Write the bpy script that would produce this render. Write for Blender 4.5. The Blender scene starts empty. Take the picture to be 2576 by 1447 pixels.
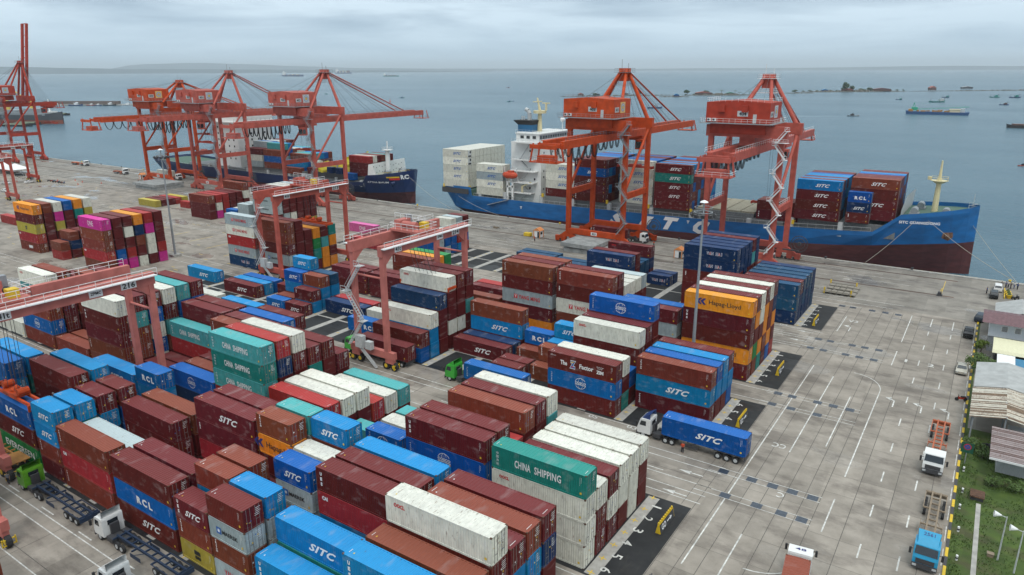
import bpy, math, random
import numpy as np
from mathutils import Matrix, Vector, noise as mnoise
random.seed(7)
PI = math.pi
R_ = math.radians
# ---------------------------------------------------------------- camera, world, sun
sc = bpy.context.scene
col = sc.collection
YAW, PIT, ROL, CH, FPX = R_(-33.85), R_(16.95), R_(-0.2), 52.5, 1800.0
_d = np.array([math.cos(PIT)*math.sin(YAW), math.cos(PIT)*math.cos(YAW), -math.sin(PIT)])
_r = np.array([math.cos(YAW), -math.sin(YAW), 0.0]); _u = np.cross(_r, _d)
_c, _s = math.cos(ROL), math.sin(ROL)
CR, CU = _c*_r+_s*_u, -_s*_r+_c*_u
cam_d = bpy.data.cameras.new('camera'); cam = bpy.data.objects.new('camera', cam_d); col.objects.link(cam)
cam.matrix_world = Matrix(((CR[0], CU[0], -_d[0], 0), (CR[1], CU[1], -_d[1], 0), (CR[2], CU[2], -_d[2], CH), (0, 0, 0, 1)))
cam_d.sensor_width = 36; cam_d.lens = 36*FPX/2576.0; cam_d.clip_start = 1; cam_d.clip_end = 120000
sc.camera = cam
sc.view_settings.view_transform = 'Standard'; sc.view_settings.look = 'None'
sc.view_settings.exposure = 0.40; sc.view_settings.gamma = 1
SUN_EL, SUN_AZ = R_(58), R_(150)
w = bpy.data.worlds.new("World"); sc.world = w; w.use_nodes = True
nt = w.node_tree; nt.nodes.clear()
def N(t, ty, **k):
    n = t.nodes.new(ty)
    for a, b in k.items(): setattr(n, a, b)
    return n
wo = N(nt, 'ShaderNodeOutputWorld'); bg = N(nt, 'ShaderNodeBackground'); nt.links.new(bg.outputs[0], wo.inputs[0])
sky = N(nt, 'ShaderNodeTexSky', sky_type='NISHITA', sun_disc=False); sky.sun_elevation = SUN_EL; sky.sun_rotation = SUN_AZ
sky.air_density = 1.2; sky.dust_density = 2.0
tc = N(nt, 'ShaderNodeTexCoord'); sep = N(nt, 'ShaderNodeSeparateXYZ'); nt.links.new(tc.outputs['Generated'], sep.inputs[0])
# flat cloud deck: project the view direction on a plane overhead
mx = N(nt, 'ShaderNodeMath', operation='MAXIMUM'); nt.links.new(sep.outputs[2], mx.inputs[0]); mx.inputs[1].default_value = 0.0
ad = N(nt, 'ShaderNodeMath', operation='ADD'); nt.links.new(mx.outputs[0], ad.inputs[0]); ad.inputs[1].default_value = 0.085
dv = N(nt, 'ShaderNodeVectorMath', operation='DIVIDE'); nt.links.new(tc.outputs['Generated'], dv.inputs[0])
cb = N(nt, 'ShaderNodeCombineXYZ')
for i in range(3): nt.links.new(ad.outputs[0], cb.inputs[i])
nt.links.new(cb.outputs[0], dv.inputs[1])
mp = N(nt, 'ShaderNodeMapping'); mp.inputs['Scale'].default_value = (0.42, 0.42, 0.0); mp.inputs['Location'].default_value = (3.1, 1.7, 0); nt.links.new(dv.outputs[0], mp.inputs[0])
nz = N(nt, 'ShaderNodeTexNoise'); nz.inputs['Scale'].default_value = 1.0; nz.inputs['Detail'].default_value = 6; nz.inputs['Roughness'].default_value = 0.55; nz.inputs['Distortion'].default_value = 0.4
nt.links.new(mp.outputs[0], nz.inputs[0])
rp_ = N(nt, 'ShaderNodeValToRGB'); e = rp_.color_ramp.elements
e[0].position = 0.36; e[0].color = (2.7, 3.75, 4.9, 1); e[1].position = 0.58; e[1].color = (5.9, 7.2, 8.3, 1)
nt.links.new(nz.outputs[0], rp_.inputs[0])
# horizon band, pale grey-blue
hr = N(nt, 'ShaderNodeMapRange'); hr.inputs['From Min'].default_value = 0.0; hr.inputs['From Max'].default_value = 0.075; nt.links.new(sep.outputs[2], hr.inputs[0])
m1 = N(nt, 'ShaderNodeMixRGB'); m1.inputs[1].default_value = (4.9, 6.55, 7.9, 1); nt.links.new(hr.outputs[0], m1.inputs[0]); nt.links.new(rp_.outputs[0], m1.inputs[2])
m2 = N(nt, 'ShaderNodeMixRGB'); m2.inputs[0].default_value = 0.90; nt.links.new(sky.outputs[0], m2.inputs[1]); nt.links.new(m1.outputs[0], m2.inputs[2])
# overcast sky: brighter towards the zenith
zg = N(nt, 'ShaderNodeValToRGB'); nt.links.new(sep.outputs[2], zg.inputs[0])
for p_, g_ in ((0.0, 1.0), (0.09, 1.0), (0.2, 0.72), (0.45, 0.95), (0.75, 2.2), (1.0, 2.9)):
    el_ = zg.color_ramp.elements[0] if p_ == 0 else (zg.color_ramp.elements[-1] if p_ == 1 else zg.color_ramp.elements.new(p_))
    q_ = min(1, max(0, (p_-0.09)/0.5)); el_.position = p_; el_.color = (g_/3*(1+0.16*q_), g_/3*(1-0.01*q_), g_/3*(1-0.18*q_), 1)
zm = N(nt, 'ShaderNodeVectorMath', operation='SCALE'); zm.inputs['Scale'].default_value = 3.0; nt.links.new(zg.outputs[0], zm.inputs[0])
m5 = N(nt, 'ShaderNodeVectorMath', operation='MULTIPLY'); nt.links.new(m2.outputs[0], m5.inputs[0]); nt.links.new(zm.outputs[0], m5.inputs[1])
nt.links.new(m5.outputs[0], bg.inputs[0]); bg.inputs[1].default_value = 0.10
sd = bpy.data.lights.new('sun', 'SUN'); sd.energy = 0.8; sd.angle = R_(14); sd.color = (1, 0.96, 0.9)
so = bpy.data.objects.new('sun', sd); col.objects.link(so)
sv = Vector((math.sin(SUN_AZ)*math.cos(SUN_EL), math.cos(SUN_AZ)*math.cos(SUN_EL), math.sin(SUN_EL)))
so.rotation_euler = sv.to_track_quat('Z', 'Y').to_euler()

# ---------------------------------------------------------------- materials
MATS = {}
def mat(name, rgb, rough=0.6, metal=0.0, var=0.12, nscale=3.0, stretch=(1, 1, 1), rust=0.0, objrand=0.0, bump=0.0, spec=0.5, fade=0.0, dirt=None, coat=0.0):
    if name in MATS: return MATS[name]
    m = bpy.data.materials.new(name); m.use_nodes = True; t = m.node_tree; b = t.nodes['Principled BSDF']
    b.inputs['Roughness'].default_value = rough; b.inputs['Metallic'].default_value = metal; b.inputs['Specular IOR Level'].default_value = spec
    tc = N(t, 'ShaderNodeTexCoord'); mp = N(t, 'ShaderNodeMapping'); mp.inputs['Scale'].default_value = stretch; t.links.new(tc.outputs['Object'], mp.inputs[0])
    oi = N(t, 'ShaderNodeObjectInfo'); va = N(t, 'ShaderNodeVectorMath', operation='ADD'); t.links.new(mp.outputs[0], va.inputs[0])
    ml = N(t, 'ShaderNodeMath', operation='MULTIPLY'); ml.inputs[1].default_value = 57.0; t.links.new(oi.outputs['Random'], ml.inputs[0]); t.links.new(ml.outputs[0], va.inputs[1])
    nz = N(t, 'ShaderNodeTexNoise'); nz.inputs['Scale'].default_value = nscale; nz.inputs['Detail'].default_value = 5; t.links.new(va.outputs[0], nz.inputs[0])
    lo = tuple(c*(1-var) for c in rgb)+(1,); hi = tuple(min(1, c*(1+var)) for c in rgb)+(1,)
    cr = N(t, 'ShaderNodeValToRGB'); cr.color_ramp.elements[0].position = 0.3; cr.color_ramp.elements[1].position = 0.7
    cr.color_ramp.elements[0].color = lo; cr.color_ramp.elements[1].color = hi; t.links.new(nz.outputs[0], cr.inputs[0])
    out = cr.outputs[0]
    if objrand:
        hs = N(t, 'ShaderNodeHueSaturation'); t.links.new(out, hs.inputs['Color'])
        mr = N(t, 'ShaderNodeMapRange'); mr.inputs['To Min'].default_value = 1-objrand; mr.inputs['To Max'].default_value = 1+objrand; t.links.new(oi.outputs['Random'], mr.inputs[0]); t.links.new(mr.outputs[0], hs.inputs['Value'])
        m3 = N(t, 'ShaderNodeMath', operation='MULTIPLY_ADD'); m3.inputs[1].default_value = 0.022; m3.inputs[2].default_value = 0.489
        fr = N(t, 'ShaderNodeMath', operation='FRACT'); m4 = N(t, 'ShaderNodeMath', operation='MULTIPLY'); m4.inputs[1].default_value = 13.7; t.links.new(oi.outputs['Random'], m4.inputs[0]); t.links.new(m4.outputs[0], fr.inputs[0]); t.links.new(fr.outputs[0], m3.inputs[0]); t.links.new(m3.outputs[0], hs.inputs['Hue'])
        out = hs.outputs[0]
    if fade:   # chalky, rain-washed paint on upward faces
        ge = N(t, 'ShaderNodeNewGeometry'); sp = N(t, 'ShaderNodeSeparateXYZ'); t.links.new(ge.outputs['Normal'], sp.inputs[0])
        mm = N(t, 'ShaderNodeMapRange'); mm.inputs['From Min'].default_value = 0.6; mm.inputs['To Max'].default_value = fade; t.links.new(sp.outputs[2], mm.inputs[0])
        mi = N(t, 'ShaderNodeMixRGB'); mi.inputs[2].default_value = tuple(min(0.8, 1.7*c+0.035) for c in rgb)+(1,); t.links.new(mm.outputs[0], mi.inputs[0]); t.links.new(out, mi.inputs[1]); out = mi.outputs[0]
        # faint rain streaks across the roof
        mp3 = N(t, 'ShaderNodeMapping'); mp3.inputs['Scale'].default_value = (0.6, 0.25, 1.0); t.links.new(tc.outputs['Object'], mp3.inputs[0])
        n3 = N(t, 'ShaderNodeTexNoise'); n3.inputs['Scale'].default_value = 1.3; n3.inputs['Detail'].default_value = 4; va3 = N(t, 'ShaderNodeVectorMath', operation='ADD'); t.links.new(mp3.outputs[0], va3.inputs[0]); t.links.new(ml.outputs[0], va3.inputs[1]); t.links.new(va3.outputs[0], n3.inputs[0])
        r3 = N(t, 'ShaderNodeMapRange'); r3.inputs['From Min'].default_value = 0.56; r3.inputs['From Max'].default_value = 0.75; r3.inputs['To Max'].default_value = 0.22; t.links.new(n3.outputs[0], r3.inputs[0])
        mi3 = N(t, 'ShaderNodeMixRGB'); mi3.inputs[2].default_value = (0.45, 0.42, 0.42, 1); t.links.new(r3.outputs[0], mi3.inputs[0]); t.links.new(out, mi3.inputs[1]); out = mi3.outputs[0]
    if rust:
        mp2 = N(t, 'ShaderNodeMapping'); mp2.inputs['Scale'].default_value = (2.6, 0.7, 0.55); t.links.new(tc.outputs['Object'], mp2.inputs[0])
        va2 = N(t, 'ShaderNodeVectorMath', operation='ADD'); t.links.new(mp2.outputs[0], va2.inputs[0]); t.links.new(ml.outputs[0], va2.inputs[1])
        n2 = N(t, 'ShaderNodeTexNoise'); n2.inputs['Scale'].default_value = 2.2; n2.inputs['Detail'].default_value = 7; n2.inputs['Roughness'].default_value = 0.7; t.links.new(va2.outputs[0], n2.inputs[0])
        r2 = N(t, 'ShaderNodeMapRange'); r2.inputs['From Min'].default_value = 0.74-0.28*rust; r2.inputs['From Max'].default_value = 0.82-0.2*rust; r2.inputs['To Max'].default_value = 0.75; t.links.new(n2.outputs[0], r2.inputs[0])
        mi2 = N(t, 'ShaderNodeMixRGB'); mi2.inputs[2].default_value = (0.11, 0.045, 0.018, 1); t.links.new(r2.outputs[0], mi2.inputs[0]); t.links.new(out, mi2.inputs[1]); out = mi2.outputs[0]
    t.links.new(out, b.inputs['Base Color'])
    if bump:
        bp = N(t, 'ShaderNodeBump'); bp.inputs['Strength'].default_value = bump; t.links.new(nz.outputs[0], bp.inputs['Height']); t.links.new(bp.outputs[0], b.inputs['Normal'])
    MATS[name] = m; return m

PAL = {'m': ((0.100, 0.012, 0.013), 'maroon'), 'b': ((0.155, 0.036, 0.020), 'brown'), 'r': ((0.27, 0.022, 0.022), 'red'),
       'c': ((0.004, 0.165, 0.38), 'cyan blue'), 'u': ((0.002, 0.080, 0.29), 'blue'), 'n': ((0.006, 0.026, 0.085), 'navy blue'),
       'd': ((0.008, 0.050, 0.11), 'petrol blue'), 'w': ((0.60, 0.60, 0.53), 'white'), 'g': ((0.30, 0.36, 0.38), 'grey'),
       't': ((0.012, 0.17, 0.15), 'teal green'), 'T': ((0.05, 0.26, 0.27), 'pale teal'), 'o': ((0.62, 0.20, 0.018), 'orange'),
       'y': ((0.36, 0.29, 0.05), 'mustard yellow'), 'p': ((0.46, 0.025, 0.22), 'magenta'), 'G': ((0.015, 0.17, 0.045), 'green'), 'k': ((0.52, 0.10, 0.28), 'pink')}
def cmat(k):
    rgb = PAL[k][0]
    rust = {'w': 0.62, 'g': 0.55, 'T': 0.6, 't': 0.45, 'c': 0.42, 'o': 0.35, 'y': 0.35}.get(k, 0.26)
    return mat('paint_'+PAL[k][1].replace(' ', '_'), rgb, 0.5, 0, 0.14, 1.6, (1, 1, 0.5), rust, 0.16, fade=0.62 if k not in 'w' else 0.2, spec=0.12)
M_RUST = mat('rusty_steel', (0.10, 0.05, 0.03), 0.8, var=0.4)
M_ROD = mat('galvanised_steel', (0.20, 0.19, 0.19), 0.45, 0.3)
M_WHITE = mat('white_paint', (0.72, 0.73, 0.74), 0.5, var=0.06)
M_WMARK = mat('road_white', (0.52, 0.52, 0.50), 0.7, var=0.35, nscale=2)
M_BLACK = mat('black_rubber', (0.018, 0.018, 0.02), 0.75, var=0.2)
M_DARK = mat('dark_steel', (0.045, 0.045, 0.05), 0.6)
M_YEL = mat('yellow_paint', (0.62, 0.42, 0.02), 0.55)
M_GLASS = mat('dark_glass', (0.012, 0.018, 0.025), 0.08, spec=0.9, var=0.05)
M_GREY = mat('grey_steel', (0.24, 0.26, 0.28), 0.5)
M_LGREY = mat('pale_grey_paint', (0.45, 0.47, 0.48), 0.5)
M_LOGOBLUE = mat('logo_blue', (0.01, 0.10, 0.36), 0.5)
M_LOGORED = mat('logo_red', (0.50, 0.015, 0.02), 0.5)
M_LOGOBLACK = mat('logo_black', (0.02, 0.022, 0.025), 0.5)
M_LOGONAVY = mat('logo_navy', (0.02, 0.03, 0.16), 0.5)
M_ORANGE = mat('crane_orange', (0.44, 0.058, 0.012), 0.55, var=0.22, nscale=0.6, rust=0.42, spec=0.2)
M_SALMON = mat('crane_salmon', (0.40, 0.088, 0.066), 0.55, var=0.2, nscale=0.6, rust=0.42, spec=0.2)
M_SALM2 = mat('gantry_salmon', (0.44, 0.145, 0.125), 0.6, var=0.18, nscale=0.6, rust=0.4, spec=0.2)
M_RED = mat('crane_red', (0.34, 0.040, 0.022), 0.55, var=0.2, nscale=0.6, rust=0.4, spec=0.2)
M_CONC = mat('pale_concrete', (0.33, 0.32, 0.30), 0.85, var=0.2, nscale=1.2)
M_TRUNK = mat('bark', (0.09, 0.065, 0.045), 0.9)
M_SKIN = mat('skin', (0.30, 0.16, 0.10), 0.6)

# ---------------------------------------------------------------- mesh builder
class MB:
    def __init__(s): s.v = []; s.f = []; s.m = []; s.mi = 0
    def add(s, vs, fs):
        o = len(s.v); s.v += [tuple(v) for v in vs]; s.f += [tuple(i+o for i in f) for f in fs]; s.m += [s.mi]*len(fs); return s
    def box(s, x0, x1, y0, y1, z0, z1):
        return s.add([(x0,y0,z0),(x1,y0,z0),(x1,y1,z0),(x0,y1,z0),(x0,y0,z1),(x1,y0,z1),(x1,y1,z1),(x0,y1,z1)],
              [(3,2,1,0),(4,5,6,7),(0,1,5,4),(1,2,6,5),(2,3,7,6),(3,0,4,7)])
    def bar(s, a, b, w, h=None, up=(0,0,1)):
        a = Vector(a); b = Vector(b); d = (b-a); L = d.length
        if L < 1e-6: return s
        d.normalize(); u = Vector(up)
        if abs(d.dot(u)) > 0.98: u = Vector((1,0,0))
        x = d.cross(u).normalized(); y = x.cross(d); h = h or w
        vs = [p+x*(sx*w/2)+y*(sy*h/2) for p in (a, b) for sx, sy in ((-1,-1),(1,-1),(1,1),(-1,1))]
        return s.add(vs, [(3,2,1,0),(4,5,6,7),(0,1,5,4),(1,2,6,5),(2,3,7,6),(3,0,4,7)])
    def tube(s, a, b, r, r2=None, n=8, cap=True):
        a = Vector(a); b = Vector(b); d = (b-a)
        if d.length < 1e-6: return s
        d.normalize(); u = Vector((0,0,1)) if abs(d.z) < 0.95 else Vector((1,0,0)); x = d.cross(u).normalized(); y = x.cross(d); r2 = r if r2 is None else r2
        vs = []
        for p, q in ((a, r), (b, r2)):
            for i in range(n):
                t = 2*PI*i/n; vs.append(p+x*(q*math.cos(t))+y*(q*math.sin(t)))
        fs = [(i, (i+1) % n, n+(i+1) % n, n+i) for i in range(n)]
        if cap: fs += [tuple(range(n-1, -1, -1)), tuple(range(n, 2*n))]
        return s.add(vs, fs)
    def path(s, pts, r, n=5):
        for a, b in zip(pts, pts[1:]): s.tube(a, b, r, n=n, cap=False)
        return s
    def quad(s, a, b, c, d): return s.add([a, b, c, d], [(0,1,2,3)])
    def prism(s, poly, y0, y1, axis='y'):     # polygon in (x,z) extruded along y (or (y,z) along x)
        n = len(poly)
        P = (lambda p, t: (p[0], t, p[1])) if axis == 'y' else (lambda p, t: (t, p[0], p[1]))
        vs = [P(p, y0) for p in poly]+[P(p, y1) for p in poly]
        return s.add(vs, [tuple(range(n)), tuple(range(2*n-1, n-1, -1))]+[(i, n+i, n+(i+1) % n, (i+1) % n) for i in range(n)])
    def loft(s, rings, cap=True):
        n = len(rings[0]); o = []
        for r in rings: o += list(r)
        fs = [(k*n+i, k*n+(i+1) % n, (k+1)*n+(i+1) % n, (k+1)*n+i) for k in range(len(rings)-1) for i in range(n)]
        if cap: fs += [tuple(range(n-1, -1, -1)), tuple(range((len(rings)-1)*n, len(rings)*n))]
        return s.add(o, fs)
    def rail(s, pts, h=1.1, r=0.04, step=2.0):
        for a, b in zip(pts, pts[1:]):
            a = Vector(a); b = Vector(b); n = max(1, int((b-a).length/step)); up = Vector((0,0,h))
            s.bar(a+up, b+up, r*1.4); s.bar(a+up*0.5, b+up*0.5, r)
            for i in range(n+1):
                p = a.lerp(b, i/n); s.bar(p, p+up, r)
        return s
    def mesh(s, name, mats):
        me = bpy.data.meshes.new(name); me.from_pydata(s.v, [], s.f)
        for m in (mats if isinstance(mats, (list, tuple)) else [mats]): me.materials.append(m)
        if any(s.m): me.polygons.foreach_set('material_index', s.m)
        me.update(); return me
    def build(s, name, mats, parent=None, loc=None, rz=None, smooth=False):
        me = s.mesh(name, mats)
        if smooth: me.polygons.foreach_set('use_smooth', [True]*len(me.polygons))
        return link(name, me, parent, loc, rz)
def link(name, data, parent=None, loc=None, rz=None):
    o = bpy.data.objects.new(name, data); col.objects.link(o)
    if parent: o.parent = parent
    if loc is not None: o.location = loc
    if rz is not None: o.rotation_euler = (0, 0, rz)
    return o
def tag(o, label=None, cat=None, group=None, kind=None):
    for k, v in (('label', label), ('category', cat), ('group', group), ('kind', kind)):
        if v: o[k] = v
    return o
def empty(name, loc, label, cat, rz=0, group=None):
    o = bpy.data.objects.new(name, None); col.objects.link(o); o.location = loc; o.rotation_euler = (0, 0, rz); o.empty_display_size = 0.5
    return tag(o, label, cat, group)
KIDS = {}
def copy_tree(o, parent=None):
    c = o.copy(); col.objects.link(c)
    if parent: c.parent = parent
    for ch in [x for x in o.children]: copy_tree(ch, c)
    return c

# ---------------------------------------------------------------- lettering
def text_mesh(txt, width, height, mats, shear=0.0, bold=0.0, space=1.0, thick=0.0):
    cu = bpy.data.curves.new('letters', 'FONT'); cu.body = txt; cu.size = 1; cu.shear = shear; cu.offset = bold; cu.space_character = space
    cu.resolution_u = 2
    o = bpy.data.objects.new('letters', cu); col.objects.link(o)
    me = bpy.data.meshes.new_from_object(o.evaluated_get(bpy.context.evaluated_depsgraph_get()))
    bpy.data.objects.remove(o); 
    vs = np.array([v.co[:] for v in me.vertices]); lo = vs.min(0); hi = vs.max(0); c = (lo+hi)/2
    sx = width/(hi[0]-lo[0]); sz = height/(hi[1]-lo[1])
    F = [tuple(p.vertices) for p in me.polygons]; bpy.data.meshes.remove(me)
    return [((x-c[0])*sx, 0.0, (y-c[1])*sz) for x, y, z in vs], F
def letters(parts):
    """parts: (text, cx, cz, width, height, mat index, shear, bold, spacing)"""
    b = MB()
    for txt, x, z, wd, h, mi, sh, bo, sp in parts:
        v, f = text_mesh(txt, wd, h, None, sh, bo, sp); b.mi = mi
        b.add([(p[0]+x, 0, p[2]+z) for p in v], f)
    return b
def sitc(b, x, z, wd, h):
    v, f = text_mesh('SITC', wd, h, None, 0.45, 0.035, 1.12); b.add([(p[0]+x, 0, p[2]+z) for p in v], f)
    return b
LM = {}
def logo_mesh(code, L, colour):
    """mesh in container side space: x along the length from the centre, z from the bottom; lies in y=0"""
    key = (code, L, colour in 'wg')
    if key in LM: return LM[key]
    b = MB(); k = L > 8
    white = [M_WHITE, M_LOGORED, M_LOGOBLUE, M_LOGOBLACK, M_YEL, M_LOGONAVY]
    H = 1.45 if k else 1.3
    if code == 'S':
        if colour in 'wg': b.mi = 2
        sitc(b, 0.9 if k else 0.15, H-0.05, 3.9 if k else 2.9, 0.95 if k else 0.8)
    elif code == 'C':
        n = 22
        for rx in (1.0, 0.45):
            p = [(rx*math.cos(2*PI*i/n), 0, 0.95*math.sin(2*PI*i/n)+H) for i in range(n+1)]; q = [(x*0.93, 0, (z-H)*0.93+H) for x, _, z in p]
            for i in range(n):
                if abs(p[i][2]-H) > 0.33: b.quad(p[i], p[i+1], q[i+1], q[i])
        for t, z, h in (('COSCO', H+0.10, 0.34), ('SHIPPING', H-0.22, 0.2)):
            v, f = text_mesh(t, 1.95, h, None, 0, 0.03); b.add([(p[0], 0, p[2]+z) for p in v], f)
        b2 = [('\u4e2d\u8fdc\u6d77\u8fd0\u96c6\u56e2'[i], -L/2+0.75, 2.2-0.3*i) for i in range(6 if k else 5)]
        for t, x, z in b2:
            v, f = text_mesh(t, 0.2, 0.2, None); b.add([(p[0]+x, 0, p[2]+z) for p in v], f)
    elif code == 'H':
        for t, x, wd in (('CHINA', -1.9, 2.1), ('SHIPPING', 1.35, 3.4)):
            v, f = text_mesh(t, wd, 0.95, None, 0, 0.02, 1.05); b.add([(p[0]+x, 0, p[2]+H) for p in v], f)
        for i, t in enumerate('\u4e2d\u56fd\u6d77\u8fd0'):
            v, f = text_mesh(t, 0.33, 0.33, None); b.add([(p[0]-L/2+0.8, 0, p[2]+2.1-0.45*i) for p in v], f)
    elif code == 'O':
        b.mi = 1
        v, f = text_mesh('OOCL', 1.35, 0.42, None, 0, 0.05); b.add([(p[0]-L/2*0.72, 0, p[2]+2.15) for p in v], f)
    elif code == 'R':
        v, f = text_mesh('RCL', 3.2 if k else 3.0, 1.0 if k else 0.95, None, 0, 0.05, 1.5); b.add([(p[0]+0.2, 0, p[2]+H) for p in v], f)
    elif code == 'W':
        for i, (t, m) in enumerate((('W', 5), ('A', 1), ('N', 5), (' ', 0), ('H', 5), ('A', 1), ('I', 5))):
            if t == ' ': continue
            x = -1.55+0.52*i+(1.0 if k else 0.1); wd = 0.14 if t == 'I' else 0.42
            b.mi = 0; v, f = text_mesh(t, wd+0.10, 0.72, None, 0, 0.08); b.add([(p[0]+x, 0, p[2]+H) for p in v], f)
            b.mi = m; v, f = text_mesh(t, wd, 0.62, None, 0, 0.02); b.add([(p[0]+x, -0.006, p[2]+H) for p in v], f)
    elif code == 'M':
        b.mi = 2
        wd = 3.3 if k else 2.6
        sx = -wd/2-(0.6 if k else 0.1); b.add([(sx-0.4, 0, H-0.4), (sx+0.4, 0, H-0.4), (sx+0.4, 0, H+0.4), (sx-0.4, 0, H+0.4)], [(0,1,2,3)])
        b.mi = 0; st = []
        for i in range(14):
            r = 0.3 if i % 2 == 0 else 0.13; a = 2*PI*i/14+PI/2; st.append((sx+r*math.cos(a), -0.006, H+r*math.sin(a)))
        b.add(st, [tuple(range(14))])
        b.mi = 3; v, f = text_mesh('MAERSK', wd, 0.5, None, 0, 0.03, 1.05); b.add([(p[0]+0.45, 0, p[2]+H) for p in v], f)
    elif code == 'L':
        b.mi = 5
        for dx in (0, 0.72): b.add([(-3.9+dx, 0, H+0.1), (-3.3+dx, 0, H+0.65), (-2.85+dx, 0, H+0.65), (-3.35+dx, 0, H+0.1), (-2.85+dx, 0, H-0.5), (-3.3+dx, 0, H-0.5)], [(0,3,2,1), (0,5,4,3)])
        b.mi = 3; v, f = text_mesh('Hapag-Lloyd', 5.6, 1.0, None, 0, 0.01); b.add([(p[0]+1.2, 0, p[2]+H) for p in v], f)
    elif code == 'N':
        v, f = text_mesh('ONE', 2.9, 1.25, None, 0, 0.0, 1.05); b.add([(p[0]+0.2, 0, p[2]+H+0.1) for p in v], f)
        v, f = text_mesh('OCEAN NETWORK EXPRESS', 2.9, 0.16, None); b.add([(p[0]+0.2, 0, p[2]+H-0.75) for p in v], f)
    elif code == 'Z' or code == 'F':
        zx = 0.0 if code == 'Z' else 3.4
        v, f = text_mesh('ZIM', 1.25, 0.6, None, 0, 0.05); b.add([(p[0]+zx, 0, p[2]+H-0.25) for p in v], f)
        for j in range(7):
            x = zx-0.5+0.33*(j % 4)+(0.17 if j > 3 else 0); z = H+0.62-0.26*(j//4); st = []
            for i in range(10):
                r = 0.12 if i % 2 == 0 else 0.05; a = 2*PI*i/10+PI/2; st.append((x+r*math.cos(a), 0, z+r*math.sin(a)))
            b.add(st, [tuple(range(10))])
        if code == 'F':
            for t, x, wd in (('The', -3.1, 1.25), ('Factor', 1.0, 2.5)):
                v, f = text_mesh(t, wd, 0.78, None, 0, 0.03); b.add([(p[0]+x, 0, p[2]+H) for p in v], f)
            v, f = text_mesh('Z', 1.15, 1.45, None, 0, 0.12); b.add([(p[0]-1.45, 0, p[2]+H) for p in v], f)
            for m, s_ in ((2, 1.0),):
                b.mi = m; v, f = text_mesh('Z', 0.95, 1.25, None, 0, 0.06); b.add([(p[0]-1.45, -0.006, p[2]+H) for p in v], f)
            b.mi = 4; b.quad((-1.75, -0.01, H+0.32), (-1.2, -0.01, H+0.32), (-1.2, -0.01, H+0.52), (-1.75, -0.01, H+0.52))
            b.mi = 1; b.quad((-1.7, -0.01, H-0.5), (-1.35, -0.01, H-0.5), (-1.35, -0.01, H-0.3), (-1.7, -0.01, H-0.3)); b.mi = 0
            v, f = text_mesh('ZIM.com', 1.0, 0.22, None); b.add([(p[0]-5.1, 0, p[2]+2.4) for p in v], f)
    elif code == 'E':
        v, f = text_mesh('EVERGREEN', 8.6, 1.05, None, 0, 0.02, 1.05); b.add([(p[0]+0.3, 0, p[2]+H) for p in v], f)
    elif code == 'U' or code == 'V':
        for i, t in enumerate('UES'):
            v, f = text_mesh(t, 0.3, 0.42, None, 0, 0.06); b.add([(p[0]-L/2+0.75, 0, p[2]+2.2-0.62*i) for p in v], f)
        if code == 'V': sitc(b, 0.35, H-0.1, 2.9, 0.75)
    elif code == 'X':
        for i, t in enumerate('tex'):
            v, f = text_mesh(t, 0.26, 0.3, None, 0, 0.04); b.add([(p[0]-L/2+0.7, 0, p[2]+2.3-0.34*i) for p in v], f)
    elif code == 'I':
        for i, t in enumerate('TRITON'):
            v, f = text_mesh(t, 0.08 if t == 'I' else 0.24, 0.22, None, 0, 0.05); b.add([(p[0]-L/2+0.75, 0, p[2]+2.4-0.27*i) for p in v], f)
    elif code == 'A':
        v, f = text_mesh('CAI', 0.9, 0.5, None, 0, 0.08); b.add([(p[0]-L/2+1.15, 0, p[2]+2.2) for p in v], f)
    elif code == 'K':
        v, f = text_mesh('K LINE', 3.6, 0.7, None, 0, 0.04); b.add([(p[0]+0.8, 0, p[2]+H) for p in v], f)
    elif code == 'Y':
        wd = 5.2 if k else 4.0
        b.mi = 1; v, f = text_mesh('YANG MING', wd, 0.85, None, 0, 0.02, 1.02); b.add([(p[0]+0.6, 0, p[2]+H) for p in v], f)
        if k:
            b.quad((-3.15, 0, H-0.45), (-2.3, 0, H-0.45), (-2.3, 0, H+0.45), (-3.15, 0, H+0.45)); b.mi = 0
            v, f = text_mesh('Y', 0.6, 0.7, None, 0, 0.02); b.add([(p[0]-2.72, -0.006, p[2]+H) for p in v], f)
    elif code == 'B':
        v, f = text_mesh('HMM', 2.4, 0.9, None, 0, 0.08); b.add([(p[0]+0.5, 0, p[2]+H) for p in v], f)
    elif code == 'Q':
        b.mi = 3; v, f = text_mesh('m', 1.1, 0.6, None, 0, 0.1); b.add([(p[0], 0, p[2]+H+0.3) for p in v], f)
        v, f = text_mesh('sc', 1.0, 0.45, None, 0, 0.1); b.add([(p[0], 0, p[2]+H-0.35) for p in v], f)
    elif code == 'D':
        b.mi = 2; sitc(b, 0.9, H, 3.9, 0.95)
    if not b.v: LM[key] = None; return None
    LM[key] = b.mesh('lettering', white); return LM[key]
LOGOTXT = {'S': 'white italic letters', 'C': 'a globe emblem', 'H': 'tall white letters', 'O': 'small red letters', 'R': 'spaced white letters', 'W': 'blue and red letters',
           'M': 'a pale blue star badge', 'L': 'black lettering', 'N': 'large white letters', 'Z': 'a star-topped white mark', 'F': 'a white slogan', 'E': 'huge white letters',
           'U': 'three stacked white letters', 'V': 'white italic letters', 'X': 'small vertical letters', 'I': 'vertical white letters', 'A': 'a short white mark', 'K': 'serif white letters',
           'Y': 'bold red letters', 'B': 'blocky white letters', 'Q': 'a black round mark', 'D': 'blue italic letters'}

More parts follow.
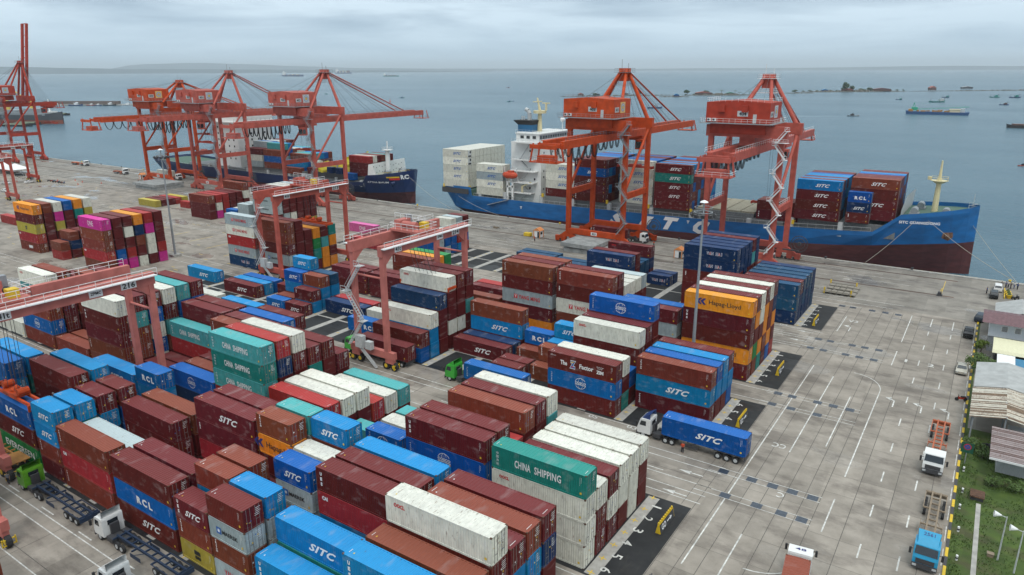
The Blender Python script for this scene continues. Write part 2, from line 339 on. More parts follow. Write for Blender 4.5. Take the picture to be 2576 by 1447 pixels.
# ---------------------------------------------------------------- shipping container meshes
CM = {}
def corr(L, W, Hh):
    """body shell: frame, corrugated sides, roof and blind end"""
    b = MB(); hx, hy = L/2, W/2; p = 0.14
    for sx in (-1, 1):
        for sy in (-1, 1):
            x0, x1 = sorted((sx*hx, sx*(hx-p))); y0, y1 = sorted((sy*hy, sy*(hy-p))); b.box(x0, x1, y0, y1, 0.12, Hh-0.12)
    for sy in (-1, 1):
        y0, y1 = sorted((sy*(hy-0.004), sy*(hy-0.12))); b.box(-hx+p, hx-p, y0, y1, 0.02, 0.20); b.box(-hx+p, hx-p, y0, y1, Hh-0.13, Hh-0.02)
    for sx in (-1, 1):
        x0, x1 = sorted((sx*(hx-0.004), sx*(hx-0.12))); b.box(x0, x1, -hy+p, hy-p, 0.02, 0.18); b.box(x0, x1, -hy+p, hy-p, Hh-0.14, Hh-0.02)
    def strip(n, P):
        # trapezoid corrugation, P(t, depth, side) -> vertex
        ts = []; 
        for i in range(n):
            ts += [((i+0.0)/n, 0), ((i+0.30)/n, 0), ((i+0.5)/n, 1), ((i+0.80)/n, 1)]
        ts.append((1.0, 0)); vs = [P(t, d, 0) for t, d in ts]+[P(t, d, 1) for t, d in ts]; m = len(ts)
        return vs, [(i, i+1, m+i+1, m+i) for i in range(m-1)]
    n = int((L-2*p)/0.28)
    for sy in (-1, 1):
        v, f = strip(n, lambda t, d, q: (-hx+p+(L-2*p)*t, sy*(hy-0.02-0.045*d), 0.2 if q == 0 else Hh-0.13)); b.add(v, f if sy < 0 else [x[::-1] for x in f])
    v, f = strip(int(L/0.42), lambda t, d, q: (-hx+0.12+(L-0.24)*t, -hy+0.12 if q == 0 else hy-0.12, Hh-0.03-0.035*d)); b.add(v, f)
    v, f = strip(8, lambda t, d, q: (-hx+0.02+0.045*d, -hy+p+(W-2*p)*t, 0.18 if q == 0 else Hh-0.14)); b.add(v, [x[::-1] for x in f])
    b.quad((-hx+p, -hy+p, 0.1), (-hx+p, hy-p, 0.1), (hx-p, hy-p, 0.1), (hx-p, -hy+p, 0.1))
    b.mi = 1
    for sx in (-1, 1):
        for sy in (-1, 1):
            for z in (0, Hh-0.118):
                x0, x1 = sorted((sx*(hx+0.004), sx*(hx-0.178))); y0, y1 = sorted((sy*(hy+0.004), sy*(hy-0.162))); b.box(x0, x1, y0, y1, z, z+0.118)
    return b
def cont_meshes(L, Hh, k):
    key = (L, Hh, k)
    if key in CM: return CM[key]
    W = 2.438; hx = L/2; r = {}
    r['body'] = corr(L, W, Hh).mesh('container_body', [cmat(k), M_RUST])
    for s in (0, 1):
        y0, y1 = ((-W/2+0.15, -0.012), (0.012, W/2-0.15))[s]
        b = MB(); b.box(hx-0.075, hx-0.035, y0, y1, 0.20, Hh-0.16)
        for i in range(4):
            z = 0.32+(Hh-0.62)*i/4; b.box(hx-0.036, hx-0.018, y0+0.06, y1-0.06, z, z+(Hh-0.62)/4-0.12)
        r['door%d' % s] = b.mesh('door', [cmat(k)])
        b = MB()
        for fy in (0.3, 0.72):
            y = y0+(y1-y0)*fy; b.bar((hx-0.005, y, 0.14), (hx-0.005, y, Hh-0.12), 0.035)
            b.bar((hx+0.012, y, 0.95), (hx+0.012, y+0.3*(1 if fy < .5 else -1), 0.92), 0.03)
            for z in (0.16, Hh-0.16): b.box(hx-0.02, hx+0.015, y-0.05, y+0.05, z-0.04, z+0.04)
        r['rod%d' % s] = b.mesh('lock_rods', [M_ROD])
    for v in range(4):
        rg = random.Random(v*7+int(L)); b = MB()
        for i in range(5):     # owner codes on the right-hand door
            b.mi = 0; y = 0.18+rg.random()*0.15; z = Hh-0.45-0.2*i; b.quad((hx+0.002, y, z), (hx+0.002, y+0.25+0.5*rg.random(), z), (hx+0.002, y+0.25+0.5*rg.random(), z+0.06), (hx+0.002, y, z+0.06))
        for i in range(4):
            b.mi = rg.choice((0, 1, 1, 2)); y = -1.0+1.5*rg.random(); z = 0.7+1.2*rg.random(); q = 0.08+0.10*rg.random(); b.quad((hx+0.003, y, z), (hx+0.003, y+q, z), (hx+0.003, y+q, z+q), (hx+0.003, y, z+q))
        for dx in (0.62, 0.78):   # vertical code strips on the long side
            b.mi = 0; [b.quad((hx-dx, -1.2225, Hh-0.4-.11*j), (hx-dx+0.045, -1.2225, Hh-0.4-.11*j), (hx-dx+0.045, -1.2225, Hh-0.46-.11*j), (hx-dx, -1.2225, Hh-0.46-.11*j)) for j in range(9 if dx > .7 else 6)]
        b.mi = 1; z = 0.5; b.quad((hx-0.75, -1.2225, z), (hx-0.52, -1.2225, z), (hx-0.52, -1.2225, z+0.25), (hx-0.75, -1.2225, z+0.25))
        b.mi = 0; [b.quad((x_, -0.75+.13*j, Hh-0.012), (x_+.07, -0.75+.13*j, Hh-0.012), (x_+.07, -0.66+.13*j, Hh-0.012), (x_, -0.66+.13*j, Hh-0.012)) for j in range(4+v) for x_ in ((hx-.42, -hx+.34) if v % 2 else (-hx+.36,))]; b.mi = 1 if v < 2 else 0; b.add([(-hx+.8, -.7, Hh-.012), (-hx+1.0, -.7, Hh-.012), (-hx+.9, -.5, Hh-.012)], [(0, 1, 2)])
        r['mark%d' % v] = b.mesh('markings', [M_WHITE, M_YEL, M_LOGOBLUE])
    b = MB(); b.box(hx-0.03, hx+0.02, -1.05, 1.05, 0.2, Hh-0.2)
    b.mi = 1; n = 12; b.tube((hx+0.015, 0.4, Hh-0.85), (hx+0.05, 0.4, Hh-0.85), 0.48, n=n); b.box(hx+0.015, hx+0.03, -0.9, 0.9, 0.3, 0.9)
    r['reefer'] = b.mesh('refrigeration_unit', [M_LGREY, M_BLACK])
    CM[key] = r; return r

CONT = []   # dict records
def rec(x, y, z, L, Hh, tok, where, tier, ntier, gaps=True, reefer=False):
    k = tok[0]; lg = tok[1] if len(tok) > 1 else ''
    CONT.append(dict(x=x, y=y, z=z, L=L, H=Hh, k=k, lg=lg, where=where, tier=tier, n=ntier, reefer=reefer))
ROWW = ['back', 'fifth', 'fourth', 'third', 'second', 'front']
def stack(block, y6, pitch, xr, row, toks, L=12.19, where='', hh=None, zb=0.0):
    y = y6+pitch*(6-row)+1.22; Hh = hh or (2.9 if L > 8 else 2.591); z = zb
    T = toks.split()
    for i, t in enumerate(T):
        jx = (random.random()-0.5)*0.10; jy = (random.random()-0.5)*0.07
        rec(xr-L/2+jx, y+jy, z, L, Hh, t, (block, row, xr), i, len(T)); z += Hh+0.012
BLK = {'B5': (36.2, 2.86), 'B4': (59.1, 2.83), 'B3': (93.3, 2.83), 'B2': (118.7, 2.83), 'B1': (153.3, 2.97), 'BO': (94.3, 2.93), 'BA': (94.6, 2.93)}
DATA = '''
B5 -30.3 40 1:m,m,n,mX 2:m,c,c,b 3:m,u,c,mX 4:m,r,m,mX,wO 5:m,m,c,b 6:m,t,c,cU
B5 -43.5 40 1:m,b,u,c 2:m,b,m,m 3:m,c,rA,mU 4:m,c 5:m,t,cS 6:g,cU
B5 -56.8 20 1:m,b,m,b,cS 2:m,b,g,w 3:g,g,gM,uS 4:m,b 5:m,g,g,c 6:gY,bI,gM,m
B5 -63.2 20 1:m,c,c,g,T 2:m,m,m,oL,bI 3:m,m 4:m,b,m,b 5:m,b,c,b 6:yQ,bI,mV
B5 -70.0 40 1:m,m,m,m 2:m,r,mX,mS 3:r 4:m 5:m,u,m 6:mS,uR,m
B5 -83.1 40 1:m,m 2:m,mX,b 3:m,mX,m 4:n 5:gs,gs,gs 6:bI,rA,bI
B5 -95.6 20 1:m,m,cS,uR 2:m 3:m,u,u,m 4:n,n,c,mX 5:m,m,t,c 6:m,bI,cS,cS
B5 -102.4 40 1:m,c,cS 2:m,m 3:m,m,u,c 4:m,m,mS,m 5:m 6:GE,mS,uR
B5 -115.4 40 1:m,m 2:m,m 3:m,m 4:m,m,t,c 5:m,c,c,uR 6:G,m,m
B5 -128.4 40 2:m 3:m,b 4:m,m,c 5:m,c,c 6:m,m
B4 -30.3 40 1:m,m,wO 2:wO,wO,wO 3:m,wO,wO 4:m,wO,m 5:m,m,wO 6:w,w,wO,tH
B4 -43.5 40 1:m,m,T,wO 2:m,b,m,m 3:m,u,m,b 4:m,u,r 5:m,m,mX,m 6:m,m,uC,mU
B4 -56.7 20 4:m,m,T 5:m,b,w 6:b,m,uC
B4 -63.1 20 3:c 4:b 5:c,T 6:b
B4 -70.0 40 1:m,T 2:m,wO 3:m,r 4:m,m,wO 5:t,m,wO 6:m,m,r
B4 -83.1 40 1:t,m,m 2:T,m,mX,m 3:m,m,t,mX 4:m,m,m,mX,wO 5:m,m,m,n,r 6:m,r,TH,tH,TH
B4 -95.8 40 1:m,m,m,u 2:m,m,m,m 3:m,m,m,bI 4:m,m 5:m,b 6:nR,uC
B4 -108.8 40 1:m,m,m,m 2:m,m,m,m 3:m,r,TH 4:m 5:m 6:m
B4 -121.7 40 1:m,T,m,u,m 2:c,u,u,u,T 3:m,b,T,m,w 4:w,u,w,u,m 5:m,b,b,T,m 6:b,bI,m,mU,w
B4 -134.8 40 1:m,b,m 2:m,m,b 3:m,m,m 5:b 6:b
B4 -147.8 40 1:m,m,m,m 2:m,m,m,b 3:m,m,T 4:m,m,b 5:m,mX,m 6:b,uC,b
B4 -160.8 40 1:m,m,m 2:m,b,m 3:m,b,m,b 4:m,b,T,wO 5:m,m 6:w
B3 -30.2 40 1:u,c,m 2:m,c,c 3:m,c,u 4:mI,cS,bI
B3 -43.4 40 1:m,m,m,m,uC 2:m,m,m,m 3:m,m,m,wO 4:m,u 5:t,mX,wO 6:m,uC,mF
B3 -56.6 20 1:m,c,cS 2:m,c 3:bI,bI 4:bI
B3 -63.1 20 1:m,uR 2:bI 4:m 5:m
B3 -69.8 40 1:m,cS,bI 2:n 3:mS
B3 -83.0 40 1:m,m,T,m,mX 2:m,wO,mX,m,m 3:m,wO,m,m,wO 4:m,mX,m,n 5:c,c,wO 6:u,m
B3 -96.0 40 2:wO 4:uR
B3 -109.0 40 1:r 2:nS
B3 -122.0 20 1:m,c,d 2:c,c,bI 3:c,mX 4:mS
B3 -128.6 20 1:b,c,u,cS 2:b,cS,uS 3:b 4:uS
B3 -135.3 20 1:m
B3 -142.3 40 1:u 2:c 3:mS
B3 -162.0 40 2:cS
BO -194.5 40 1:p,r,m,m,m 2:m,w,w,p,r 3:w,m,b,n,o 4:p,r,m,w,m 5:p,u,m,m,m 6:b,rA,bI,bI,pN
BO -219.5 20 4:o,c,m 5:m,n,b 6:rA,bI
BA -234.0 40 1:m,m,m,y,w 2:m,m,m,t,o 3:m,m,m,m,u 4:m,m,y,p,w 5:m,m,m,m,b 6:bB,rA,yQ,m,oL
BA -284.5 40 1:rK
B2 -30.2 40 1:r,m,o,n,m 2:u,o,m,b,w 3:m,b,o,o,m 4:t,o,m,w,w 5:b,G,m,o,m 6:m,oL,m,mU,oL
B2 -43.5 40s 4:m,m,r 5:m,m,m,u 6:b,m,gM,m
B2 -56.7 40 1:m,m,m,g 2:m,m,m,w 3:m,m,m,w 4:m,m,m,w 5:m,n,m,m,m 6:m,b,wY,mX,bI
B2 -69.9 40 4:m,m,m,m,b 5:m,m,m,m,m 6:oL,m,gY,mX,bI
B2 -83.0 40 3:m,r 4:m,mZ 5:m 6:m,b
B2 -109.0 40 1:m,mX,G 2:m,m,o 3:mX,b,bI 4:r 5:m,m 6:m,m
B2 -122.0 40 5:m,m 6:m,m
B2 -150.0 40 1:o,m,o,t 2:o,o,T,m 3:m,t,G,o 4:m,m,m,m 5:m,m,m,m,m 6:m,gM,m,b,b
B2 -163.8 40 5:m,m 6:nW,gY,rA,wY,gY
B1 -30.2 40 1:d,n,n 2:n,d,d 3:n,n,d 4:n,d,d 5:n,n,m 6:n,d,d
B1 -43.4 40 1:m,m,m,n,n 2:m,m,m,T,m 3:m,m,m,n,n 4:m,m,n,n,n 5:m,m,m,n,n 6:m,m,mX,nW,nW
B1 -63.1 20 1:n 2:nW
B1 -69.8 40 1:m,n,mO 2:n,d 3:n,d 4:m,m,m 5:m,n,nW
B1 -84.0 40 2:d 3:d
B1 -97.0 40 1:d 2:d
B1 -130.3 20 1:r,u,g,m 2:c,r,g,gM 3:u,u,g,w 4:g,u,w 5:m,g,w 6:b,u
B1 -151.2 40 2:m 3:m 4:m 5:m 6:r
B1 -167.5 40 1:kN
B1 -198.0 40 1:y,m,m,m,m 2:y,m,m,m,g 3:m,m,m,m,w 4:m,w,m,m,w 5:m,g,m,m,m 6:m,m,gM,gM,mU
B1 -213.0 20 5:g,g,g 6:g,g,gM
B1 -220.0 20 5:m,w 6:m,u
B1 -235.6 40 1:m,m,w,b 2:m,m,m 3:m,m,m 4:r,r,r 5:p,w,r 6:m,m,b
B1 -263.0 20 3:rK
B1 -276.6 40s 1:y 2:r 3:m 4:m 5:yQ
'''
for ln in DATA.strip().split('\n'):
    q = ln.split(); y6, pi_ = BLK[q[0]]; L = 12.19 if q[2].startswith('40') else 6.058; hh = 2.591 if q[2].endswith('s') else None
    for st in q[3:]:
        r, t = st.split(':'); row = int(r)
        h2 = 2.591 if 'gs' in t else hh
        stack(q[0], y6, pi_, float(q[1]), row, t.replace('gs', 'g').replace(',', ' '), L, hh=h2)
# the near yard corner, containers riding on trailers, containers on deck
stack('B6', 17.9, 2.86, -71.5, 6, 'm m b')
TRUCKC = [(-28.1, 91.25, 1.35, 'uS', 'blue container with white italic letters on the white-cabbed truck by the road'),
          (-64.4, 91.25, 1.35, 'uC', 'blue container on the green-cabbed truck, behind stacked maroon and white containers'),
          (-89.4, 91.0, 1.35, 'm', 'maroon container on the truck trailer under the middle yard gantry'),
          (-119.5, 91.0, 1.35, 'm', 'brown-red container on a trailer, beside a long blue top container'),
          (-132.0, 91.0, 1.35, 'c', 'pale blue container waiting in the truck lane beside small blue containers'),
          (-146.0, 91.0, 1.35, 'w', 'cream container waiting in the truck lane, leftmost of the queue')]
for x, y, z, t, lb in TRUCKC:
    rec(x, y, z, 12.19, 2.9, t, ('T', 0, x), 0, 1); CONT[-1]['label'] = lb; CONT[-1]['group'] = 'containers riding on trailers'
rec(-98.5, 203.5, 1.35, 12.19, 2.9, 'mI', ('T', 0, 0), 0, 1); CONT[-1]['label'] = 'brown container on the truck passing under the tall orange quay crane'
rec(-60, 206.8, 1.35, 12.19, 2.9, 'c', ('T', 0, 1), 0, 1); CONT[-1]['label'] = 'cyan container on a truck beneath the salmon quay crane by the bow'
rec(-349.5, 205.5, 1.35, 12.19, 2.9, 'w', ('T', 0, 2), 0, 1); CONT[-1]['label'] = 'cream container standing on the quay under the leftmost orange-red crane'
rec(-104.0, 31.0, 1.35, 12.19, 2.9, 'm', ('T', 0, 3), 0, 1); CONT[-1]['label'] = 'maroon container on a trailer cut off by the left picture edge'
CONT[-1]['y'] = 28.2; CONT[-1]['x'] = -103.6

def deck_bay(ship, bay, x0, y0, z0, rows, tiers, front, pool, L=12.19, bx=2.52):
    for r in range(rows):
        nt_ = tiers if isinstance(tiers, int) else tiers[min(r, len(tiers)-1)]
        for t in range(nt_):
            tk = front[t] if (r == 0 and t < len(front)) else random.choice(pool)
            rec(x0+L/2, y0+1.22+r*bx, z0+t*2.9, L, 2.9, tk, (ship, r, bay), t, nt_, reefer=(tk[0] == 'w' and ship == 'S1' and bay == 1 and t > 2 and random.random() < 0.6))
P1 = ['mS', 'c', 'm', 'u', 'b', 'm', 'm', 'c']
deck_bay('S1', 1, -179.6, 219.6, 8.6, 10, 5, ['wD']*5, ['wD'])
deck_bay('S1', 2, -163.4, 219.6, 6.9, 2, 4, ['wI', 'wD', 'gD', 'wD'], ['wD'])
deck_bay('S1', 3, -134.0, 222.0, 8.6, 8, [4, 4, 4, 3], ['mI', 'wD', 'wD', 'wD'], ['wD', 'm'])
deck_bay('S1', 4, -121.0, 219.6, 8.6, 10, 5, ['mU', 'mX', 'mS', 'uS', 'mI'], P1)
deck_bay('S1', 5, -106.0, 224.6, 8.6, 8, [5, 5, 5], ['wD', 'wD', 'wD', 'wD', 'wD'], ['wD', 'u', 'm'])
deck_bay('S1', 6, -91.2, 219.6, 8.8, 10, 5, ['mI', 'mS', 'mS', 'tS', 'mS'], P1)
deck_bay('S1', 7, -58.2, 221.0, 8.6, 3, 2, ['mU', 'mS'], P1)
deck_bay('S1', 8, -46.9, 219.6, 10.2, 9, [4, 4, 4, 4], ['mS', 'mS', 'mS', 'cS'], P1)
deck_bay('S1', 9, -32.8, 222.2, 11.4, 8, 4, ['m', 'mS', 'm', 'bS'], P1)
deck_bay('S1', 10, -32.9, 219.6, 10.6, 1, 3, ['mX', 'nS', 'uR'], P1, L=6.058)
P2 = ['m', 'm', 'c', 'g', 'T', 'u', 'm', 'w', 'b']
deck_bay('S2', 1, -235.4, 223.0, 8.2, 6, 3, ['m', 'm', 'r'], P2)
deck_bay('S2', 2, -236.0, 219.9, 6.6, 1, 1, ['uR'], P2, L=6.058)
deck_bay('S2', 3, -289.5, 219.9, 8.0, 8, [3, 4, 4, 3], ['b', 'uR', 'b'], P2)
deck_bay('S2', 4, -303.0, 219.9, 8.0, 8, [3, 3, 4], ['g', 'w', 'm'], P2)
deck_bay('S2', 5, -276.5, 219.9, 6.5, 8, [1, 2, 3, 3], ['b', 'm'], P2)
deck_bay('S2', 6, -271.0, 224.0, 6.5, 6, [1, 2, 1], ['m'], P2)

# screen share of every container: keep the 300 that show largest as things, the rest as one mass
def project(P):
    q = P-np.array([0, 0, CH]); x = q@CR; y = q@CU; zz = q@_d
    return 322+FPX/4*x/zz, 181-FPX/4*y/zz, zz
ZB = np.full((362, 644), 1e9); ID = np.full((362, 644), -1)
def raster(quad, idx):
    q = project(np.array(quad, float)); xs, ys, zs = q
    if zs.min() < 1: return
    x0, x1 = int(max(0, xs.min())), int(min(643, xs.max()+1)); y0, y1 = int(max(0, ys.min())), int(min(361, ys.max()+1))
    if x1 <= x0 or y1 <= y0: return
    gx, gy = np.meshgrid(np.arange(x0, x1+1)+0.5, np.arange(y0, y1+1)+0.5); ins = np.ones(gx.shape, bool); sg = None
    A = sum(xs[i]*ys[(i+1) % 4]-xs[(i+1) % 4]*ys[i] for i in range(4))
    if abs(A) < 0.5: return
    for i in range(4):
        j = (i+1) % 4; ins &= (((xs[j]-xs[i])*(gy-ys[i])-(ys[j]-ys[i])*(gx-xs[i]))*np.sign(A) >= 0)
    if not ins.any(): return
    M = np.c_[xs, ys, np.ones(4)]; co = np.linalg.lstsq(M, 1/zs, rcond=None)[0]; d = 1/(co[0]*gx+co[1]*gy+co[2])
    sub = ZB[y0:y1+1, x0:x1+1]; si = ID[y0:y1+1, x0:x1+1]; ok = ins & (d < sub); sub[ok] = d[ok]; si[ok] = idx
for i, c in enumerate(CONT):
    x0, x1, y0, y1, z0, z1 = c['x']-c['L']/2, c['x']+c['L']/2, c['y']-1.22, c['y']+1.22, c['z'], c['z']+c['H']
    raster([(x0,y0,z0),(x1,y0,z0),(x1,y0,z1),(x0,y0,z1)], i); raster([(x1,y0,z0),(x1,y1,z0),(x1,y1,z1),(x1,y0,z1)], i); raster([(x0,y0,z1),(x1,y0,z1),(x1,y1,z1),(x0,y1,z1)], i)
cnt = np.bincount(ID[ID >= 0], minlength=len(CONT))
order = sorted(range(len(CONT)), key=lambda i: -cnt[i]); KEEP = set(i for i in order[:300] if cnt[i] > 1)
print('containers', len(CONT), 'visible', int((cnt > 0).sum()), 'kept', len(KEEP))
BNAME = {'B6': 'nearest corner stack', 'B5': 'nearest yard block', 'B4': 'second yard block', 'B3': 'middle yard block', 'B2': 'fourth yard block', 'B1': 'quayside yard block', 'BO': 'magenta-topped far block', 'BA': 'far left block'}
ORD = ['first', 'second', 'third', 'fourth', 'fifth', 'sixth', 'seventh', 'eighth', 'ninth', 'tenth', 'eleventh', 'twelfth', 'thirteenth', 'fourteenth', 'fifteenth', 'sixteenth']
bays = {}
for c in CONT: bays.setdefault(c['where'][0], set()).add(c['where'][2] if c['where'][0] in BNAME else c['where'][2])
def mklabel(c):
    if 'label' in c: return c['label']
    w0, row, xr = c['where']; kc = PAL[c['k']][1]
    t = 'top' if c['tier'] == c['n']-1 else ('bottom' if c['tier'] == 0 else ORD[c['tier']]+' up')
    if c['n'] == 1: t = 'lone'
    mk = {'': 'plain'}.get(c['lg'], 'lettered')
    if w0 in BNAME:
        b = sorted(bays[w0], reverse=True).index(xr)
        rw = ROWW[row-1]; far = 'right end' 
        return f"{mk} {kc} container, {t}, {rw} row, {ORD[b]} stack from {far}, {BNAME[w0]}"
    sh = 'blue ship' if w0 == 'S1' else 'dark blue ship'
    return f"{kc} container on {sh}, deck bay {ORD[int(xr)-1]} from {'stern' if w0=='S1' else 'bow'}, {t}, {ORD[row]} row"
stuff = {}
for i, c in enumerate(CONT):
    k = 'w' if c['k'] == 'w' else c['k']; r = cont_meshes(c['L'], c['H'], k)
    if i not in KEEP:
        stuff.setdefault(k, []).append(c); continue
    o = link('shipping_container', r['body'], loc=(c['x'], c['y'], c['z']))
    if c['where'][0][0] == 'T': o.rotation_euler = (0, 0, 0)
    tag(o, mklabel(c), 'container', c.get('group') or {'S': 'containers stacked on ship decks', 'B': 'containers stacked in the yard', 'T': 'containers riding on trailers'}[c['where'][0][0]])
    if c['reefer']:
        link('refrigeration_unit', r['reefer'], o)
    else:
        for s in (0, 1):
            d = link('door', r['door%d' % s], o)
            if cnt[i] > 14: link('lock_rods', r['rod%d' % s], d)
    if cnt[i] > 8: link('markings', r['mark%d' % (i % 4)], o)
    if c['lg'] and cnt[i] > 5:
        lm = logo_mesh(c['lg'], c['L'], c['k'])
        if lm: link('lettering', lm, o, loc=(0, -1.2255, 0))
b = MB(); ms = []
for k, L in stuff.items():
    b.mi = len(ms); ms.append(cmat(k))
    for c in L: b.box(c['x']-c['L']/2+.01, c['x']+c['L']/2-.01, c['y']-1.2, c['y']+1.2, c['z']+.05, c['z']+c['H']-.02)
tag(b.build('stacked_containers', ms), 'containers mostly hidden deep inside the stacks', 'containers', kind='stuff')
# ---------------------------------------------------------------- ground, quay, sea, haze
def ground_mat(name, c1, c2, scale, wet=0.5, dark=(0.05, 0.045, 0.04), bumps=0.1):
    m = bpy.data.materials.new(name); m.use_nodes = True; t = m.node_tree; b = t.nodes['Principled BSDF']; b.inputs['Specular IOR Level'].default_value = 0.3
    tc = N(t, 'ShaderNodeTexCoord')
    def nz(sc, det=6, st=(1, 1, 1), ro=0.6):
        mp = N(t, 'ShaderNodeMapping'); mp.inputs['Scale'].default_value = st; t.links.new(tc.outputs['Object'], mp.inputs[0])
        n = N(t, 'ShaderNodeTexNoise'); n.inputs['Scale'].default_value = sc; n.inputs['Detail'].default_value = det; n.inputs['Roughness'].default_value = ro; t.links.new(mp.outputs[0], n.inputs[0]); return n
    n1 = nz(scale); cr = N(t, 'ShaderNodeValToRGB'); cr.color_ramp.elements[0].position = 0.3; cr.color_ramp.elements[1].position = 0.72
    cr.color_ramp.elements[0].color = c1+(1,); cr.color_ramp.elements[1].color = c2+(1,); t.links.new(n1.outputs[0], cr.inputs[0])
    n2 = nz(0.11, 8, (1, 2.2, 1), 0.68); r2 = N(t, 'ShaderNodeMapRange'); r2.inputs['From Min'].default_value = 0.50; r2.inputs['From Max'].default_value = 0.63; r2.inputs['To Max'].default_value = 0.60; t.links.new(n2.outputs[0], r2.inputs[0])
    mi = N(t, 'ShaderNodeMixRGB'); mi.inputs[2].default_value = dark+(1,); t.links.new(r2.outputs[0], mi.inputs[0]); t.links.new(cr.outputs[0], mi.inputs[1])
    n4 = nz(0.45, 8, (1.0, 0.30, 1), 0.72); r4 = N(t, 'ShaderNodeMapRange'); r4.inputs['From Min'].default_value = 0.55; r4.inputs['From Max'].default_value = 0.75; r4.inputs['To Max'].default_value = 0.3; t.links.new(n4.outputs[0], r4.inputs[0])
    mi2 = N(t, 'ShaderNodeMixRGB'); mi2.inputs[2].default_value = (0.10, 0.085, 0.07, 1); t.links.new(r4.outputs[0], mi2.inputs[0]); t.links.new(mi.outputs[0], mi2.inputs[1])
    # slab to slab tone
    mp5 = N(t, 'ShaderNodeMapping'); mp5.inputs['Scale'].default_value = (1/4.0, 1/5.0, 0); t.links.new(tc.outputs['Object'], mp5.inputs[0])
    fl = N(t, 'ShaderNodeVectorMath', operation='FLOOR'); t.links.new(mp5.outputs[0], fl.inputs[0]); wn = N(t, 'ShaderNodeTexWhiteNoise'); t.links.new(fl.outputs[0], wn.inputs[0])
    mr5 = N(t, 'ShaderNodeMapRange'); mr5.inputs['To Min'].default_value = 0.84; mr5.inputs['To Max'].default_value = 1.10; t.links.new(wn.outputs[0], mr5.inputs[0])
    hs = N(t, 'ShaderNodeHueSaturation'); t.links.new(mr5.outputs[0], hs.inputs['Value']); t.links.new(mi2.outputs[0], hs.inputs['Color']); t.links.new(hs.outputs[0], b.inputs['Base Color'])
    n3 = nz(0.055, 5, (1, 1.7, 1), 0.5); r3 = N(t, 'ShaderNodeMapRange'); r3.inputs['From Min'].default_value = 0.60; r3.inputs['From Max'].default_value = 0.63; r3.inputs['To Min'].default_value = 0.72; r3.inputs['To Max'].default_value = 0.72-0.66*wet; t.links.new(n3.outputs[0], r3.inputs[0]); t.links.new(r3.outputs[0], b.inputs['Roughness'])
    bp = N(t, 'ShaderNodeBump'); bp.inputs['Strength'].default_value = bumps; n6 = nz(1.5, 5); t.links.new(n6.outputs[0], bp.inputs['Height']); t.links.new(bp.outputs[0], b.inputs['Normal'])
    return m
G_CONC = ground_mat('concrete_paving', (0.215, 0.192, 0.165), (0.325, 0.292, 0.255), 0.35, 0.9, (0.10, 0.085, 0.075))
G_QUAY = ground_mat('quay_paving', (0.185, 0.170, 0.150), (0.270, 0.250, 0.222), 0.3, 0.9, (0.085, 0.075, 0.07))
G_ASPH = ground_mat('yard_asphalt', (0.016, 0.017, 0.019), (0.030, 0.031, 0.033), 0.5, 0.5, (0.016, 0.016, 0.018))
G_GRASS = ground_mat('rough_grass', (0.032, 0.062, 0.010), (0.075, 0.115, 0.020), 0.7, 0.0, (0.07, 0.055, 0.03), 0.7)
QY = 216.0
b = MB(); b.box(-1600, 2.35, -260, QY-1.2, -9, 0); tag(b.build('ground', G_CONC), kind='structure')
b = MB(); b.box(2.35, 420, -260, QY-1.2, -9, 0.02); tag(b.build('ground_verge', G_GRASS), kind='structure')
b = MB(); b.quad((-1600, 176.5, .004), (2.3, 176.5, .004), (2.3, QY-1.25, .004), (-1600, QY-1.25, .004)); tag(b.build('quay_pavement', G_QUAY), kind='structure')
b = MB(); b.box(-1600, 420, QY-1.2, QY, -9, 0.28)
b.mi = 1
x = -560.0
while x < 11: b.box(x, x+1.0, QY-0.02, QY+0.01, 0.0, 0.285); x += 2.0
tag(b.build('quay_edge', [M_CONC, M_YEL]), kind='structure')
b = MB()
for y6, xl in ((36.2, -170), (59.1, -175), (93.3, -170), (118.7, -170), (153.3, -170)):
    b.quad((xl, y6-0.6, .004), (-24.6, y6-0.6, .004), (-24.6, y6+17.6, .004), (xl, y6+17.6, .004))
tag(b.build('yard_asphalt', G_ASPH), kind='structure')
b = MB()
for y6 in (36.2, 59.1, 93.3, 118.7, 153.3):
    x = -29.4
    for k in range(11):
        for dx in (0, -6.6): b.quad((x+dx-0.75, y6-0.3, .008), (x+dx+0.75, y6-0.3, .008), (x+dx+0.75, y6+17.3, .008), (x+dx-0.75, y6+17.3, .008))
        x -= 13.15
    b.quad((-170, y6+8.25, .012), (-31, y6+8.25, .012), (-31, y6+8.75, .012), (-170, y6+8.75, .012))
tag(b.build('yard_beams', M_CONC), kind='structure')
b = MB(); jt = MB()
def ln(x0, y0, x1, y1, w=0.13, mi=0, z=0.013):
    b.mi = mi; d = Vector((x1-x0, y1-y0, 0)); n = Vector((-d.y, d.x, 0)).normalized()*w/2
    b.quad((x0-n.x, y0-n.y, z), (x1-n.x, y1-n.y, z), (x1+n.x, y1+n.y, z), (x0+n.x, y0+n.y, z))
for y, xa, xb in ((29.95, -24, -260), (31.35, -24, -260), (25.4, -24, -260), (53.2, -24, -200), (54.7, -24, -200), (57.9, -24, -200), (78.2, -24, -210), (80.1, -24, -210), (86.5, -24, -300), (88.2, -24, -300), (82.4, -24, -60), (92.4, -36, -48),
                  (112.3, -24, -300), (116.8, -24, -300), (140.9, -24, -300), (142.1, -24, -300), (146.2, -24, -300), (147.4, -24, -300), (151.5, -24, -60), (173.6, -20, -420), (176.6, -14, -470), (180.2, -12, -480), (183.6, -30, -480), (186.4, -30, -480), (199.2, -12, -480), (203.5, -12, -480), (207.0, -20, -480)):
    ln(xa, y, xb, y)
for k in range(26): ln(-95.2-9.1*k+60, 31.9, -98.2-9.1*k+60, 31.9, 0.15)
